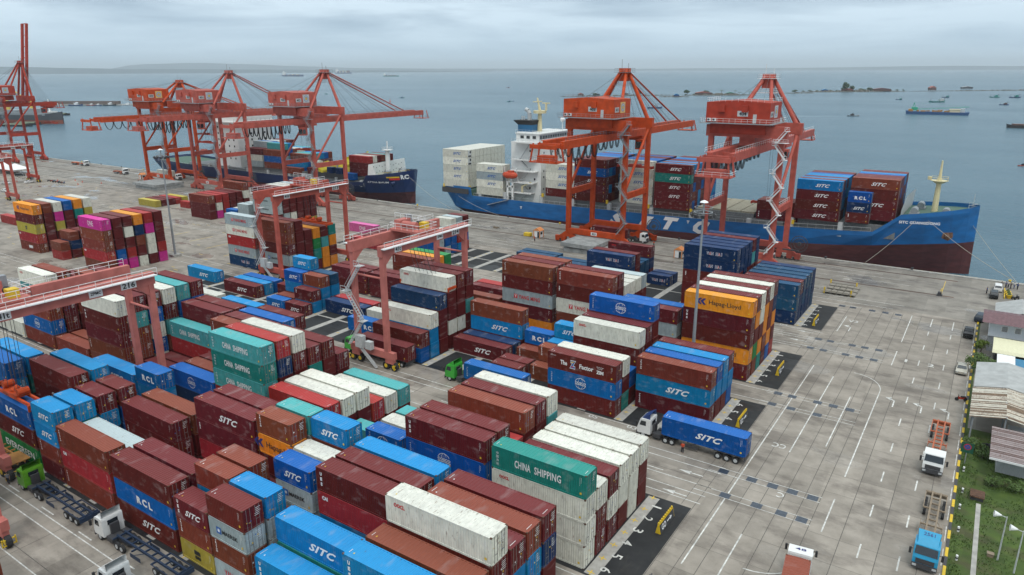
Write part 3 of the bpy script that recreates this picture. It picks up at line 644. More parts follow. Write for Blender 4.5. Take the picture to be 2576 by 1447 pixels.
for k in range(40): ln(-31-9*k, 148.6, -34-9*k, 148.6, 0.15); ln(-31-9*k, 83.2, -34-9*k, 83.2, 0.13)
for x0, ya, yb in ((-9.8, 173.8, 154.7), (-9.9, 148.6, 140.4), (-10, 126.9, 95.0), (-10.1, 88.7, 80.6), (-21.8, 165.5, 154.2), (-21.8, 132.6, 66), (-17.8, 129.2, 97.6), (-13.8, 122, 102.2), (-21.8, 62, 20), (-17.8, 75, 50)): ln(x0, ya, x0, yb, 0.16)
for k in range(17):
    y = 173.7-9.3*k
    for x in (-5.8, -1.8): ln(x, y, x, y-(6 if k == 0 else 2.9), 0.17)
for y0, y1 in ((88.1, 86.8), (82.4, 81.2), (147.6, 146.9), (142.0, 140.9), (117.3, 116.2), (112.5, 111.4)):
    ln(-26, y0, -11.5, y0, 0.1); ln(-26, y1, -11.5, y1, 0.1)
def curve(pts, w=0.14):
    for p, q in zip(pts, pts[1:]): ln(*p, *q, w)
curve([(-9.9+0.0-6*(1-math.cos(t*PI/2/8)), 76-7*math.sin(t*PI/2/8)) for t in range(9)][::-1]); curve([(-10-5*(1-math.cos(t*PI/2/8)), 127+6*math.sin(t*PI/2/8)) for t in range(9)])
def arrow(x, y, a, L=3.4):
    c, s = math.cos(a), math.sin(a); P = lambda u, v: (x+u*c-v*s, y+u*s+v*c, 0.013); b.mi = 0
    b.quad(P(-L/2, -0.09), P(L/2-1.6, -0.09), P(L/2-1.6, 0.09), P(-L/2, 0.09)); b.add([P(L/2-1.7, -0.38), P(L/2, 0), P(L/2-1.7, 0.38)], [(0, 1, 2)])
for x, y in ((-27.6, 84.6), (-27.7, 78.9), (-27.3, 150.3), (-27.4, 144.5), (-26.5, 197), (-29, 203.4), (-45, 201.5), (-60, 197)): arrow(x, y, PI)
def turn(x, y):
    b.mi = 0; b.quad((x-0.1, y, .013), (x+0.1, y, .013), (x+0.1, y+2.6, .013), (x-0.1, y+2.6, .013)); b.quad((x+0.1, y+2.4, .013), (x+0.1, y+2.7, .013), (x-0.7, y+3.3, .013), (x-0.7, y+3.0, .013)); b.add([(x-0.5, y+2.5, .013), (x-0.5, y+3.8, .013), (x-1.4, y+3.4, .013)], [(0, 1, 2)])
for x in (-7.5, -3.5, 0.3): turn(x, 121.6)
turn(-19.8, 155.5)
def gtext(t, x, y, w, h, a=0.0, mi=0):
    v, f = text_mesh(t, w, h, None, 0, 0.01); c, s = math.cos(a), math.sin(a); b.mi = mi
    b.add([(x+p[0]*c-p[2]*s, y+p[0]*s+p[2]*c, 0.014) for p in v], f)
gtext('1', -7.9, 144.3, 0.4, 1.5); gtext('2', -3.8, 144.3, 1.1, 1.5); gtext('CC', -19.5, 98.7, 1.9, 1.3, PI); gtext('C', -16.1, 85.8, 0.9, 1.2, PI); gtext('V3', -20, 162.6, 2.0, 1.4)
for y6, rev in ((59.1, 0), (36.2, 0), (93.3, 1), (118.7, 0), (153.3, 0)):
    for k in range(6): gtext(str(6-k) if not rev else str(k+1), -28.3, y6+1.3+2.83*k, 0.3 if (6-k if not rev else k+1) == 1 else 0.8, 1.25, -PI/2)
gtext('05', -46.3, 92.0, 1.6, 1.0); gtext('03', -39.7, 92.0, 1.6, 1.0); gtext('15', -59, 92.2, 1.6, 1.0); gtext('12', -83.6, 34.9, 1.6, 1.0); gtext('11', -70, 34.9, 1.6, 1.0); gtext('04', -32, 152.2, 1.6, 0.9)
for x in range(-470, -20, 3):      # hatched strip beside the landward rail
    ln(x, 195.6, x+2.6, 198.6, 0.05)
    if x < -120: ln(x, 204.6, x+2.0, 206.2, 0.10)
b.mi = 1
for y6 in (36.2, 59.1, 93.3, 118.7, 153.3):
    for k in range(11):
        x = -29.5-13.15*k
        for j in range(7):
            y = y6+0.1+2.83*j; ln(x-0.45, y, x+0.45, y, 0.13, 1, .016); ln(x, y-0.4, x, y+0.4, 0.13, 1, .019)
random.seed(5)
for k in range(260):       # worn yellow slot marks on the open far yard
    x = -170-random.random()*260; y = 95+random.random()*75; ln(x, y, x+1.2+random.random(), y, 0.16, 1)
for k in range(20): ln(-172-13*k, 120+2.9*(k % 5), -172-13*k, 137, 0.2, 1)
b.mi = 2
for y, xs in ((147.3, (-24, -21.7, -17.7, -15.4, -12.9)), (141.4, (-24.3, -21.9, -17.9, -15.5, -13)), (116.7, (-24.2, -21.9, -17.9, -15.5, -13)), (87.4, (-24, -20.2, -17.5, -15, -12.5)), (81.8, (-22, -18, -15, -12.6)), (112, (-24, -21, -17)), (172.7, (-24, -21.7, -17.7, -15, -12.4))):
    for x in xs: b.quad((x-0.65, y-0.6, .018), (x+0.65, y-0.6, .018), (x+0.65, y+0.6, .018), (x-0.65, y+0.6, .018))
M_PATCH = mat('steel_cover', (0.06, 0.075, 0.10), 0.35, 0.4, var=0.3)
ln(-5.6, 208.5, -5.7, 193.5, 0.12, 1)
for k in range(40): ln(2.15, 180-5*k, 2.15, 176.5-5*k, 0.10, 0)
tag(b.build('road_markings', [M_WMARK, M_YEL, M_PATCH]), kind='structure')
b = MB()
M_JOINT = mat('joint_tar', (0.085, 0.078, 0.07), 0.9, var=.5)
for x in (-24.5, -22.3, -20.0, -17.8, -15.6, -13.4, -11.6, -8.0, -4.0, 0.0): b.quad((x-.035, -100, .006), (x+.035, -100, .006), (x+.035, 174, .006), (x-.035, 174, .006))
for k in range(55): y = -95+5*k; xa, xb = random.choice(((-24.5, 2.3), (-24.5, -11.6), (-11.6, 2.3), (-17.8, 2.3), (-24.5, 2.3))); b.quad((xa, y-.018, .009), (xb, y-.018, .009), (xb, y+.018, .009), (xa, y+.018, .009))
for y in (26.5, 56, 83.9, 114.6, 144.3, 150.9, 34.2): b.quad((-420, y-.04, .007), (-24.6, y-.04, .007), (-24.6, y+.04, .007), (-420, y+.04, .007))
for k in range(40):
    x = -26-10*k
    for ya, yb in ((20, 35), (54.5, 58), (77, 92.5), (137, 152.5)): b.quad((x-.03, ya, .010), (x+.03, ya, .010), (x+.03, yb, .010), (x-.03, yb, .010))
tag(b.build('pavement_joints', M_JOINT), kind='structure')
b = MB()
for y in (194.0, 210.0):
    b.mi = 1; b.quad((-600, y-.35, .010), (-3, y-.35, .010), (-3, y+.35, .010), (-600, y+.35, .010)); b.mi = 0; b.box(-600, -6, y-.06, y+.06, 0.0, 0.05)
tag(b.build('crane_rail_tracks', [M_DARK, M_RUST]), kind='structure')
# kerb between apron and verge
b = MB(); y = -80.0; k = 0
while y < 177: b.mi = k % 2; b.box(2.35, 2.65, y, y+1.9, 0, 0.16); y += 1.9; k += 1
tag(b.build('kerb', [M_YEL, M_DARK]), kind='structure')
b = MB(); b.box(3, 130, 120, 177, 0.0, 0.03); b.box(2.3, 130, 177.1, 214.7, 0.0, 0.035); tag(b.build('verge_pavement', G_QUAY), kind='structure')

def sea_mat():
    m = bpy.data.materials.new('sea_water'); m.use_nodes = True; t = m.node_tree; b = t.nodes['Principled BSDF']
    b.inputs['Base Color'].default_value = (0.035, 0.115, 0.14, 1); b.inputs['Roughness'].default_value = 0.25; b.inputs['IOR'].default_value = 1.33; b.inputs['Specular IOR Level'].default_value = 0.30
    tc = N(t, 'ShaderNodeTexCoord'); last = None; hs = []
    for sc, st, wt in ((0.16, (1, 1.6, 1), 1.0), (0.55, (1, 1.5, 1), 0.45), (0.02, (1, 1.4, 1), 1.6)):
        mp = N(t, 'ShaderNodeMapping'); mp.inputs['Scale'].default_value = st; mp.inputs['Rotation'].default_value = (0, 0, R_(34)); t.links.new(tc.outputs['Object'], mp.inputs[0])
        n = N(t, 'ShaderNodeTexNoise'); n.inputs['Scale'].default_value = sc; n.inputs['Detail'].default_value = 4; n.inputs['Distortion'].default_value = 0.6; t.links.new(mp.outputs[0], n.inputs[0])
        ml = N(t, 'ShaderNodeMath', operation='MULTIPLY'); ml.inputs[1].default_value = wt; t.links.new(n.outputs[0], ml.inputs[0]); hs.append(ml)
    a = N(t, 'ShaderNodeMath', operation='ADD'); t.links.new(hs[0].outputs[0], a.inputs[0]); t.links.new(hs[1].outputs[0], a.inputs[1])
    a2 = N(t, 'ShaderNodeMath', operation='ADD'); t.links.new(a.outputs[0], a2.inputs[0]); t.links.new(hs[2].outputs[0], a2.inputs[1])
    bp = N(t, 'ShaderNodeBump'); bp.inputs['Strength'].default_value = 0.55; bp.inputs['Distance'].default_value = 1.6; t.links.new(a2.outputs[0], bp.inputs['Height']); t.links.new(bp.outputs[0], b.inputs['Normal'])
    # patches of darker, shallower and ruffled water
    n5 = N(t, 'ShaderNodeTexNoise'); n5.inputs['Scale'].default_value = 0.0022; n5.inputs['Detail'].default_value = 5; mp5 = N(t, 'ShaderNodeMapping'); mp5.inputs['Scale'].default_value = (1, 2.5, 1); mp5.inputs['Rotation'].default_value = (0, 0, R_(34)); t.links.new(tc.outputs['Object'], mp5.inputs[0]); t.links.new(mp5.outputs[0], n5.inputs[0])
    cr = N(t, 'ShaderNodeValToRGB'); cr.color_ramp.elements[0].position = 0.35; cr.color_ramp.elements[1].position = 0.65; cr.color_ramp.elements[0].color = (0.042, 0.105, 0.150, 1); cr.color_ramp.elements[1].color = (0.085, 0.155, 0.200, 1); t.links.new(n5.outputs[0], cr.inputs[0]); t.links.new(cr.outputs[0], b.inputs['Base Color'])
    return m
b = MB(); b.quad((-45000, QY+0.3, -3), (30000, QY+0.3, -3), (30000, 42000, -3), (-45000, 42000, -3)); tag(b.build('sea', sea_mat()), kind='structure')
hz = MB(); hz.box(-45500, 30500, -500, 42500, -11, 420)
hm = bpy.data.materials.new('haze'); hm.use_nodes = True; t = hm.node_tree; t.nodes.clear(); o_ = N(t, 'ShaderNodeOutputMaterial'); pv = N(t, 'ShaderNodeVolumePrincipled')
pv.inputs['Density'].default_value = 0.00006; pv.inputs['Color'].default_value = (0.80, 0.91, 1.0, 1); t.links.new(pv.outputs[0], o_.inputs['Volume'])
tag(hz.build('haze', hm), kind='stuff')
# far shore: two overlapping ranges of hills, each a real ridge
def hills(name, pts, dist, depth, seed):
    rings = []; rg = random.Random(seed); n = 60
    for i in range(n+1):
        u = pts[0][0]+(pts[-1][0]-pts[0][0])*i/n
        for (a, ha), (c, hc) in zip(pts, pts[1:]):
            if a <= u <= c: h = ha+(hc-ha)*(u-a)/(c-a); break
        dr = _d*1.0+CR*((u-1288)/FPX); dx, dy = dr[0], dr[1]; L = math.hypot(dx, dy); dx /= L; dy /= L
        hgt = h*dist/FPX*(1+0.12*(mnoise.noise((i*0.35, seed, 0))))+1
        rings.append([(dx*(dist+q*depth), dy*(dist+q*depth), -4+hgt*p) for q, p in ((0, 0), (0.2, 0.55+0.1*rg.random()), (0.45, 1.0), (0.75, 0.6), (1, 0))])
    b = MB()
    for r0, r1 in zip(rings, rings[1:]):
        for k in range(4): b.quad(r0[k], r0[k+1], r1[k+1], r1[k])
    tag(b.build(name, mat('far_forest', (0.03, 0.055, 0.065), 0.95, spec=0.0), smooth=True), kind='structure')
hills('hills', [(-300, 17), (0, 17), (200, 14), (400, 10), (600, 9), (900, 6), (1250, 0)], 17000, 4000, 1)
hills('hills_far', [(330, 2), (420, 18), (520, 22), (620, 21), (760, 15), (900, 10), (1100, 7), (1600, 5), (2000, 6), (2300, 9), (2700, 5)], 24000, 5000, 3)

# ---------------------------------------------------------------- quay cranes
def sts(label, xc, m, rail, number, apex=52.2, back=164.0, tip=268.0, house=True, z0=32.0, trolley=222.0, raised=False, hx=(-10.4, 6.2), reel=True, cables=True, logo=None, hm=None, spz=21.0):
    hm = hm or m
    o = empty('quay_crane', (xc, 202, 0), label, 'crane', group='rail-mounted quay cranes')
    yl, yw, hw = -8.0, 8.0, 9.3; B, T = back-202, tip-202
    for sx in (-1, 1):
        for y in (yl, yw):
            b = MB(); b.bar((sx*hw, y, 3.4), (sx*hw, y, 35.4), 1.35, 1.15, up=(0, 1, 0)); b.build('leg', m, o)
            b = MB()
            for k in range(2):
                xx = sx*hw+(-2.6+5.2*k); b.box(xx-1.9, xx+1.9, y-0.45, y+0.45, 1.0, 1.9)
                for j in (-1.1, 1.1): b.box(xx+j-0.7, xx+j+0.7, y-0.55, y+0.55, 0.35, 1.1)
            b.add([(sx*hw-3.2, y-.5, 1.9), (sx*hw+3.2, y-.5, 1.9), (sx*hw+1, y-.5, 3.5), (sx*hw-1, y-.5, 3.5), (sx*hw-3.2, y+.5, 1.9), (sx*hw+3.2, y+.5, 1.9), (sx*hw+1, y+.5, 3.5), (sx*hw-1, y+.5, 3.5)], [(3,2,1,0),(4,5,6,7),(0,1,5,4),(1,2,6,5),(2,3,7,6),(3,0,4,7)])
            g = b.build('bogie', m, o)
            w_ = MB()
            for k in range(8): xx = sx*hw-4.0+8.0*k/7; w_.tube((xx, y-0.3, 0.42), (xx, y+0.3, 0.42), 0.40, n=10)
            w_.build('wheels', M_DARK, g)
    for y in (yl, yw):
        b = MB(); b.box(-hw, hw, y-0.6, y+0.6, 3.0, 4.7); b.build('sill_beam', m, o)
        b = MB(); b.box(-hw-1.3, hw+1.3, y-0.75, y+0.75, 35.2, 38.2); b.build('upper_girder', m, o)
    for sx in (-1, 1):
        b = MB(); b.box(sx*hw-0.5, sx*hw+0.5, yl, yw, 15.2, 17.0); pb = b.build('portal_beam', m, o)
        b = MB(); b.rail([(sx*hw, yl+1, 17.0), (sx*hw, yw-1, 17.0)], 1.1, 0.05); b.build('railing', rail, pb)
        b = MB(); b.tube((sx*hw, yl, 17), (sx*hw, yw-0.5, 34.8), 0.42, n=8); b.build('brace', m, o)
    # boom pair
    b = MB()
    for sx in (-1, 1): b.box(sx*2.7-0.55, sx*2.7+0.55, B+3, T, z0, z0+2.1)
    for k in range(12): y = B+4+(T-B-6)*k/11; b.box(-2.2, 2.2, y-0.25, y+0.25, z0+0.5, z0+1.4)
    b.box(-4.3, -3.3, B+4, T-2, z0+1.9, z0+2.0); bo = b.build('boom', m, o)
    b = MB(); b.rail([(-4.3, B+4, z0+2.0), (-4.3, T-2, z0+2.0)], 1.1, 0.045); b.rail([(3.3, B+4, z0+2.1), (3.3, T-2, z0+2.1)], 1.1, 0.045); b.build('railing', rail, bo)
    b = MB(); b.box(-2.0, 2.0, -7, 7, z0+2.1, 35.4); b.build('boom_hanger', m, o)
    for yy, zz, nm in ((B, z0-3.0, 'rear_platform'), (T+2, z0-1.6, 'tip_platform')):
        b = MB(); s = 4.3 if nm[0] == 'r' else 3.0
        b.box(-s, s, yy-2.3, yy+2.3, zz-0.25, zz)
        for sx in (-1, 1):
            for sy in (-1, 1): b.bar((sx*(s-0.3), yy+sy*2.0, zz), (sx*(s-1.0), yy+sy*1.6, z0+1.8), 0.35)
        if nm[0] == 'r': b.box(-2.4, 2.4, yy-1.2, yy+1.6, zz, zz+1.5); b.box(-s+.2, s-.2, yy-2.2, yy-1.8, z0+0.4, z0+1.5); b.box(-s+.2, s-.2, yy+1.8, yy+2.2, z0+0.4, z0+1.5)
        pf = b.build(nm, m, o); b = MB(); b.rail([(-s, yy-2.3, zz), (s, yy-2.3, zz), (s, yy+2.3, zz), (-s, yy+2.3, zz), (-s, yy-2.3, zz)], 1.1, 0.045); b.build('railing', rail, pf)
    # machinery house
    h0, h1 = hx; ya, yb, za, zb = -10.4, 0.6, 38.9, 44.3
    b = MB(); b.prism([(h0, za), (h1, za), (h1, zb-0.2), ((h0+h1)/2, zb+0.35), (h0, zb-0.2)], ya, yb); b.box(h0+1, h1-1, ya+1, yb-1, 36, za)
    ho = b.build('machinery_house', hm, o)
    b = MB(); b.box(h1-4.2, h1-3.3, ya-0.05, ya+0.02, za+0.1, za+2.3); b.build('door', M_LGREY, ho)
    for xx in (h0+4.3, h0+10.3): b = MB(); b.box(xx-0.75, xx+0.75, ya-0.7, ya, zb-2.6, zb-0.9); b.build('vent_hood', hm, ho)
    for xx in (h0+1.0, h0+2.4): b = MB(); b.box(xx-0.45, xx+0.45, ya-0.5, ya-0.02, za+0.3, za+1.1); b.mi = 1; b.tube((xx-0.1, ya-0.52, za+0.7), (xx-0.1, ya-0.5, za+0.7), 0.3, n=12); b.build('air_conditioner', [M_WHITE, M_DARK], ho)
    b = MB(); b.box(h0-1.2, h1+1.2, ya-1.4, yb+1.2, za-0.2, za-0.02); wk = b.build('walkway', M_GREY, ho)
    b = MB(); b.rail([(h0-1.2, yb+1.2, za), (h0-1.2, ya-1.4, za), (h1+1.2, ya-1.4, za), (h1+1.2, yb+1.2, za), (h0-1.2, yb+1.2, za)], 1.1, 0.045, 1.5); b.rail([(h0, yb, zb-0.1), (h0, ya, zb-0.1), (h1, ya, zb-0.1), (h1, yb, zb-0.1)], 1.0, 0.04, 1.6); b.build('railing', rail, wk)
    pm = logo or M_LGREY; b = MB()
    if logo is not None or True:
        b.box(h1, h1+0.04, yb-6.8, yb-3.6, za+1.3, za+4.4); pn = b.build('emblem_panel', pm, ho)
        b = MB(); n = 20; yc, zc = yb-5.2, za+2.85
        for r, mi in ((1.15, 0), (1.0, 1), (0.62, 0), (0.5, 2)):
            b.mi = mi; x = h1+0.05+0.005*(1.2-r)*10; b.add([(x, yc+r*math.cos(2*PI*i/n), zc+r*math.sin(2*PI*i/n)) for i in range(n)], [tuple(range(n))])
        b.build('emblem', [M_LOGOBLUE, M_LGREY, M_YEL], pn)
    v, f = text_mesh(number, 1.9, 0.9, None, 0, 0.03)
    b = MB(); b.box(h1, h1+0.03, yb-10.3, yb-7.7, za+1.6, za+3.0); b.mi = 1; b.add([(h1+0.045, p[0]+yb-9.0, p[2]+za+2.3) for p in v], f); b.mi = 0; b.box(h1-8.3, h1-5.5, ya-0.03, ya, za+1.7, za+3.1); b.mi = 1; b.add([(p[0]+h1-6.9, ya-0.045, p[2]+za+2.4) for p in v], f); b.build('number_plate', [M_LGREY, M_LOGOBLACK], ho)
    # A-frame
    A = Vector((0, 9.0, apex))
    for sx in (-1, 1):
        b = MB(); b.tube((sx*(hw-0.6), yw, 38), A+Vector((sx*1.0, 0, 0)), 0.62, 0.5, n=10); b.build('mast_leg', m, o)
        b = MB(); b.tube((sx*5.0, -4, 38), A+Vector((sx*0.8, -0.6, 0)), 0.48, n=9); b.build('back_stay', m, o)
        b = MB(); b.tube(A+Vector((sx*0.9, 0.5, -0.3)), (sx*2.7, T-13, z0+2.4), 0.26, n=7); b.build('fore_stay', m, o)
    b = MB(); b.box(-1.5, 1.5, 7.8, 10.2, apex-3.2, apex+0.6); hd = b.build('mast_head', m, o)
    b = MB()
    for zz, s in ((apex-4.4, 2.6), (apex-0.6, 2.3)):
        b.box(-s-0.3, s+0.3, 9-s, 9+s, zz-0.1, zz); b.rail([(-s, 9-s, zz), (s, 9-s, zz), (s, 9+s, zz), (-s, 9+s, zz), (-s, 9-s, zz)], 1.1, 0.05, 1.3)
    b.bar((-1, 9, apex), (-1, 9, apex+3.2), 0.1); b.bar((1.2, 9, apex), (1.2, 9, apex+2), 0.12); b.build('mast_platform', rail, hd)
    b = MB()
    for sx in (-1.6, 1.6):
        for k in (0.25, 0.45, 0.62, 0.8): b.bar(A, (sx, 9+(T-9)*k, z0+2.3), 0.07)
        b.bar(A, (sx*2.4, -9, 44.5), 0.07)
    b.build('stay_ropes', M_DARK, o)
    b = MB(); p0 = A+Vector((1.6, 0.6, -4)); p1 = Vector((hw-1.2, yw+0.6, 39)); n = 20
    for d in (-0.4, 0.4): b.bar(p0+Vector((0, d, 0)), p1+Vector((0, d, 0)), 0.07); b.bar(p0+Vector((0, d, 1)), p1+Vector((0, d, 1)), 0.05)
    for k in range(n): q = p0.lerp(p1, k/n); b.bar(q-Vector((0, .4, 0)), q+Vector((0, .4, 0)), 0.12, 0.05)
    b.build('mast_ladder', M_GREY, o)
    # trolley and driver's cabin
    ty = trolley-202
    b = MB(); b.box(-3.4, 3.4, ty-3, ty+3, z0-0.9, z0-0.1); b.box(-2.0, 2.0, ty-2.2, ty+2.2, z0-1.7, z0-0.9)
    tr = b.build('trolley', m, o)
    b = MB(); b.box(2.0, 4.4, ty-5.4, ty-3.0, z0-4.3, z0-1.2); b.mi = 1; b.box(1.95, 4.45, ty-5.3, ty-3.9, z0-3.6, z0-2.0); b.box(2.2, 4.2, ty-5.45, ty-5.38, z0-3.9, z0-1.8); b.build('driver_cabin', [m, M_GLASS], tr)
    b = MB()
    for x in (-1.6, 1.6):
        for y in (-1.5, 1.5): b.bar((x, ty+y, z0-1), (x*0.8, ty+y, spz+1), 0.06)
    b.build('hoist_ropes', M_DARK, tr)
    b = MB(); b.box(-6.1, 6.1, ty-0.9, ty-0.6, spz+.2, spz+.7); b.box(-6.1, 6.1, ty+0.6, ty+0.9, spz+.2, spz+.7); b.box(-6.15, -5.8, ty-1.2, ty+1.2, spz, spz+.8); b.box(5.8, 6.15, ty-1.2, ty+1.2, spz, spz+.8); b.box(-2, 2, ty-0.8, ty+0.8, spz+.6, spz+1.2); b.build('spreader', M_RED, tr)
    if cables:
        b = MB(); ys = B+8; n = 11; sp = (ty-4-ys)/n
        for k in range(n):
            w2 = sp*(0.98 if k < 8 else 0.6); dz = 4.0+(1.6 if 2 < k < 7 else 0)
            for dx in (0, 0.22, 0.44):
                b.path([(-3.9+dx, ys+k*sp+w2*(0.5-0.5*math.cos(PI*j/8)), z0+0.2-dz*math.sin(PI*j/8)) for j in range(9)], 0.085, 4)
        b.build('festoon_cables', M_BLACK, o)
    # stairs on the right-hand landward leg
    b = MB(); x0 = hw-0.2; z = 4.8; k = 0
    while z < 34:
        ya_, yb_ = (yl-1.3, yl-1.3); xa, xb = (x0-1.2, x0+1.6) if k % 2 == 0 else (x0+1.6, x0-1.2)
        for d in (-0.35, 0.35): b.bar((xa, ya_+d, z), (xb, ya_+d, z+3.6), 0.07, 0.25); b.bar((xa, ya_+d, z+1), (xb, ya_+d, z+4.6), 0.05)
        for j in range(9): q = j/9; b.box(xa+(xb-xa)*q-.12, xa+(xb-xa)*q+.12, ya_-.35, ya_+.35, z+3.6*q, z+3.6*q+.04)
        b.box(xb-0.6, xb+0.6, ya_-0.6, ya_+0.7, z+3.55, z+3.62); b.rail([(xb-.6, ya_-.6, z+3.6), (xb+.6, ya_-.6, z+3.6)], 1.0, 0.045, 1.2)
        z += 3.6; k += 1
    for zz, yy in ((34.2, yl-1.4),): b.box(x0-1.5, x0+2.2, yy-0.8, yy+0.8, zz, zz+0.08); b.rail([(x0-1.5, yy-.8, zz), (x0+2.2, yy-.8, zz)], 1, .045, 1.2)
    b.build('access_stairs', rail if rail is not None else M_GREY, o)
    if reel:
        b = MB(); c = Vector((hw+4.2, yw-2.0, 5.2)); n = 18
        for r in (2.3, 1.5): b.path([c+Vector((r*math.cos(2*PI*i/n), 0, r*math.sin(2*PI*i/n))) for i in range(n+1)], 0.11, 5)
        for i in range(n): b.bar(c, c+Vector((2.3*math.cos(2*PI*i/n), 0, 2.3*math.sin(2*PI*i/n))), 0.06)
        b.tube(c-Vector((0, .5, 0)), c+Vector((0, .5, 0)), 0.5, n=10); b.box(hw, hw+4.4, yw-2.9, yw-2.3, 3.2, 3.5); b.build('cable_reel', M_DARK, o)
    v, f = text_mesh(number, 1.4, 0.7, None, 0, 0.03)
    b = MB(); b.box(-1.0, 1.0, yl-0.64, yl-0.6, 3.3, 4.3); b.mi = 1; b.add([(p[0], yl-0.66, p[2]+3.8) for p in v], f); b.build('number_plate', [M_WHITE, M_LOGOBLACK], o)
    if raised:
        b = MB()
        for sx in (-1, 1): b.bar((sx*2.7-4, yw+1.0, 34), (sx*2.7-4, yw+9, 80), 1.1, 1.8)
        for k in range(8): q = k/7; b.bar((-6.7, yw+1+8*q, 34+46*q), (-1.3, yw+1+8*q, 34+46*q), 0.4)
        b.build('raised_boom', m, o)
    return o
M_EMB = mat('emblem_cream', (0.62, 0.42, 0.16), 0.5)
sts('deep orange quay crane 403 over the blue ship, boom reaching past its bridge', -99.3, M_ORANGE, M_GREY, '403', 52.2, 165, 266, logo=M_EMB, z0=32.0)
sts('pink-salmon quay crane 404 with white railings, nearest the blue ship\'s bow', -55.6, M_SALMON, M_WHITE, '404', 50.5, 171, 262, z0=30.8, trolley=228, hm=M_RED, spz=12.0)
sts('salmon quay crane 402, rightmost of the three over the dark blue ship', -233.5, M_SALMON, M_GREY, '402', 52.2, 165, 268, hx=(-12.2, 3.5), trolley=199)
sts('faded salmon quay crane 401, middle of the three over the dark blue ship', -296.5, M_SALMON, M_GREY, '401', 52.0, 165, 262, hx=(-12.8, 3.2), trolley=196)
sts('low orange-red quay crane 405, leftmost of three with a dark red house', -336.0, M_ORANGE, M_GREY, '405', 47.6, 166, 262, hx=(-12.5, 3.5), z0=30.5, logo=M_EMB)
sts('tall red quay crane with raised boom, cut off by the left edge', -498.0, M_RED, M_GREY, '406', 58.0, 168, 226, cables=False, reel=False, raised=True)

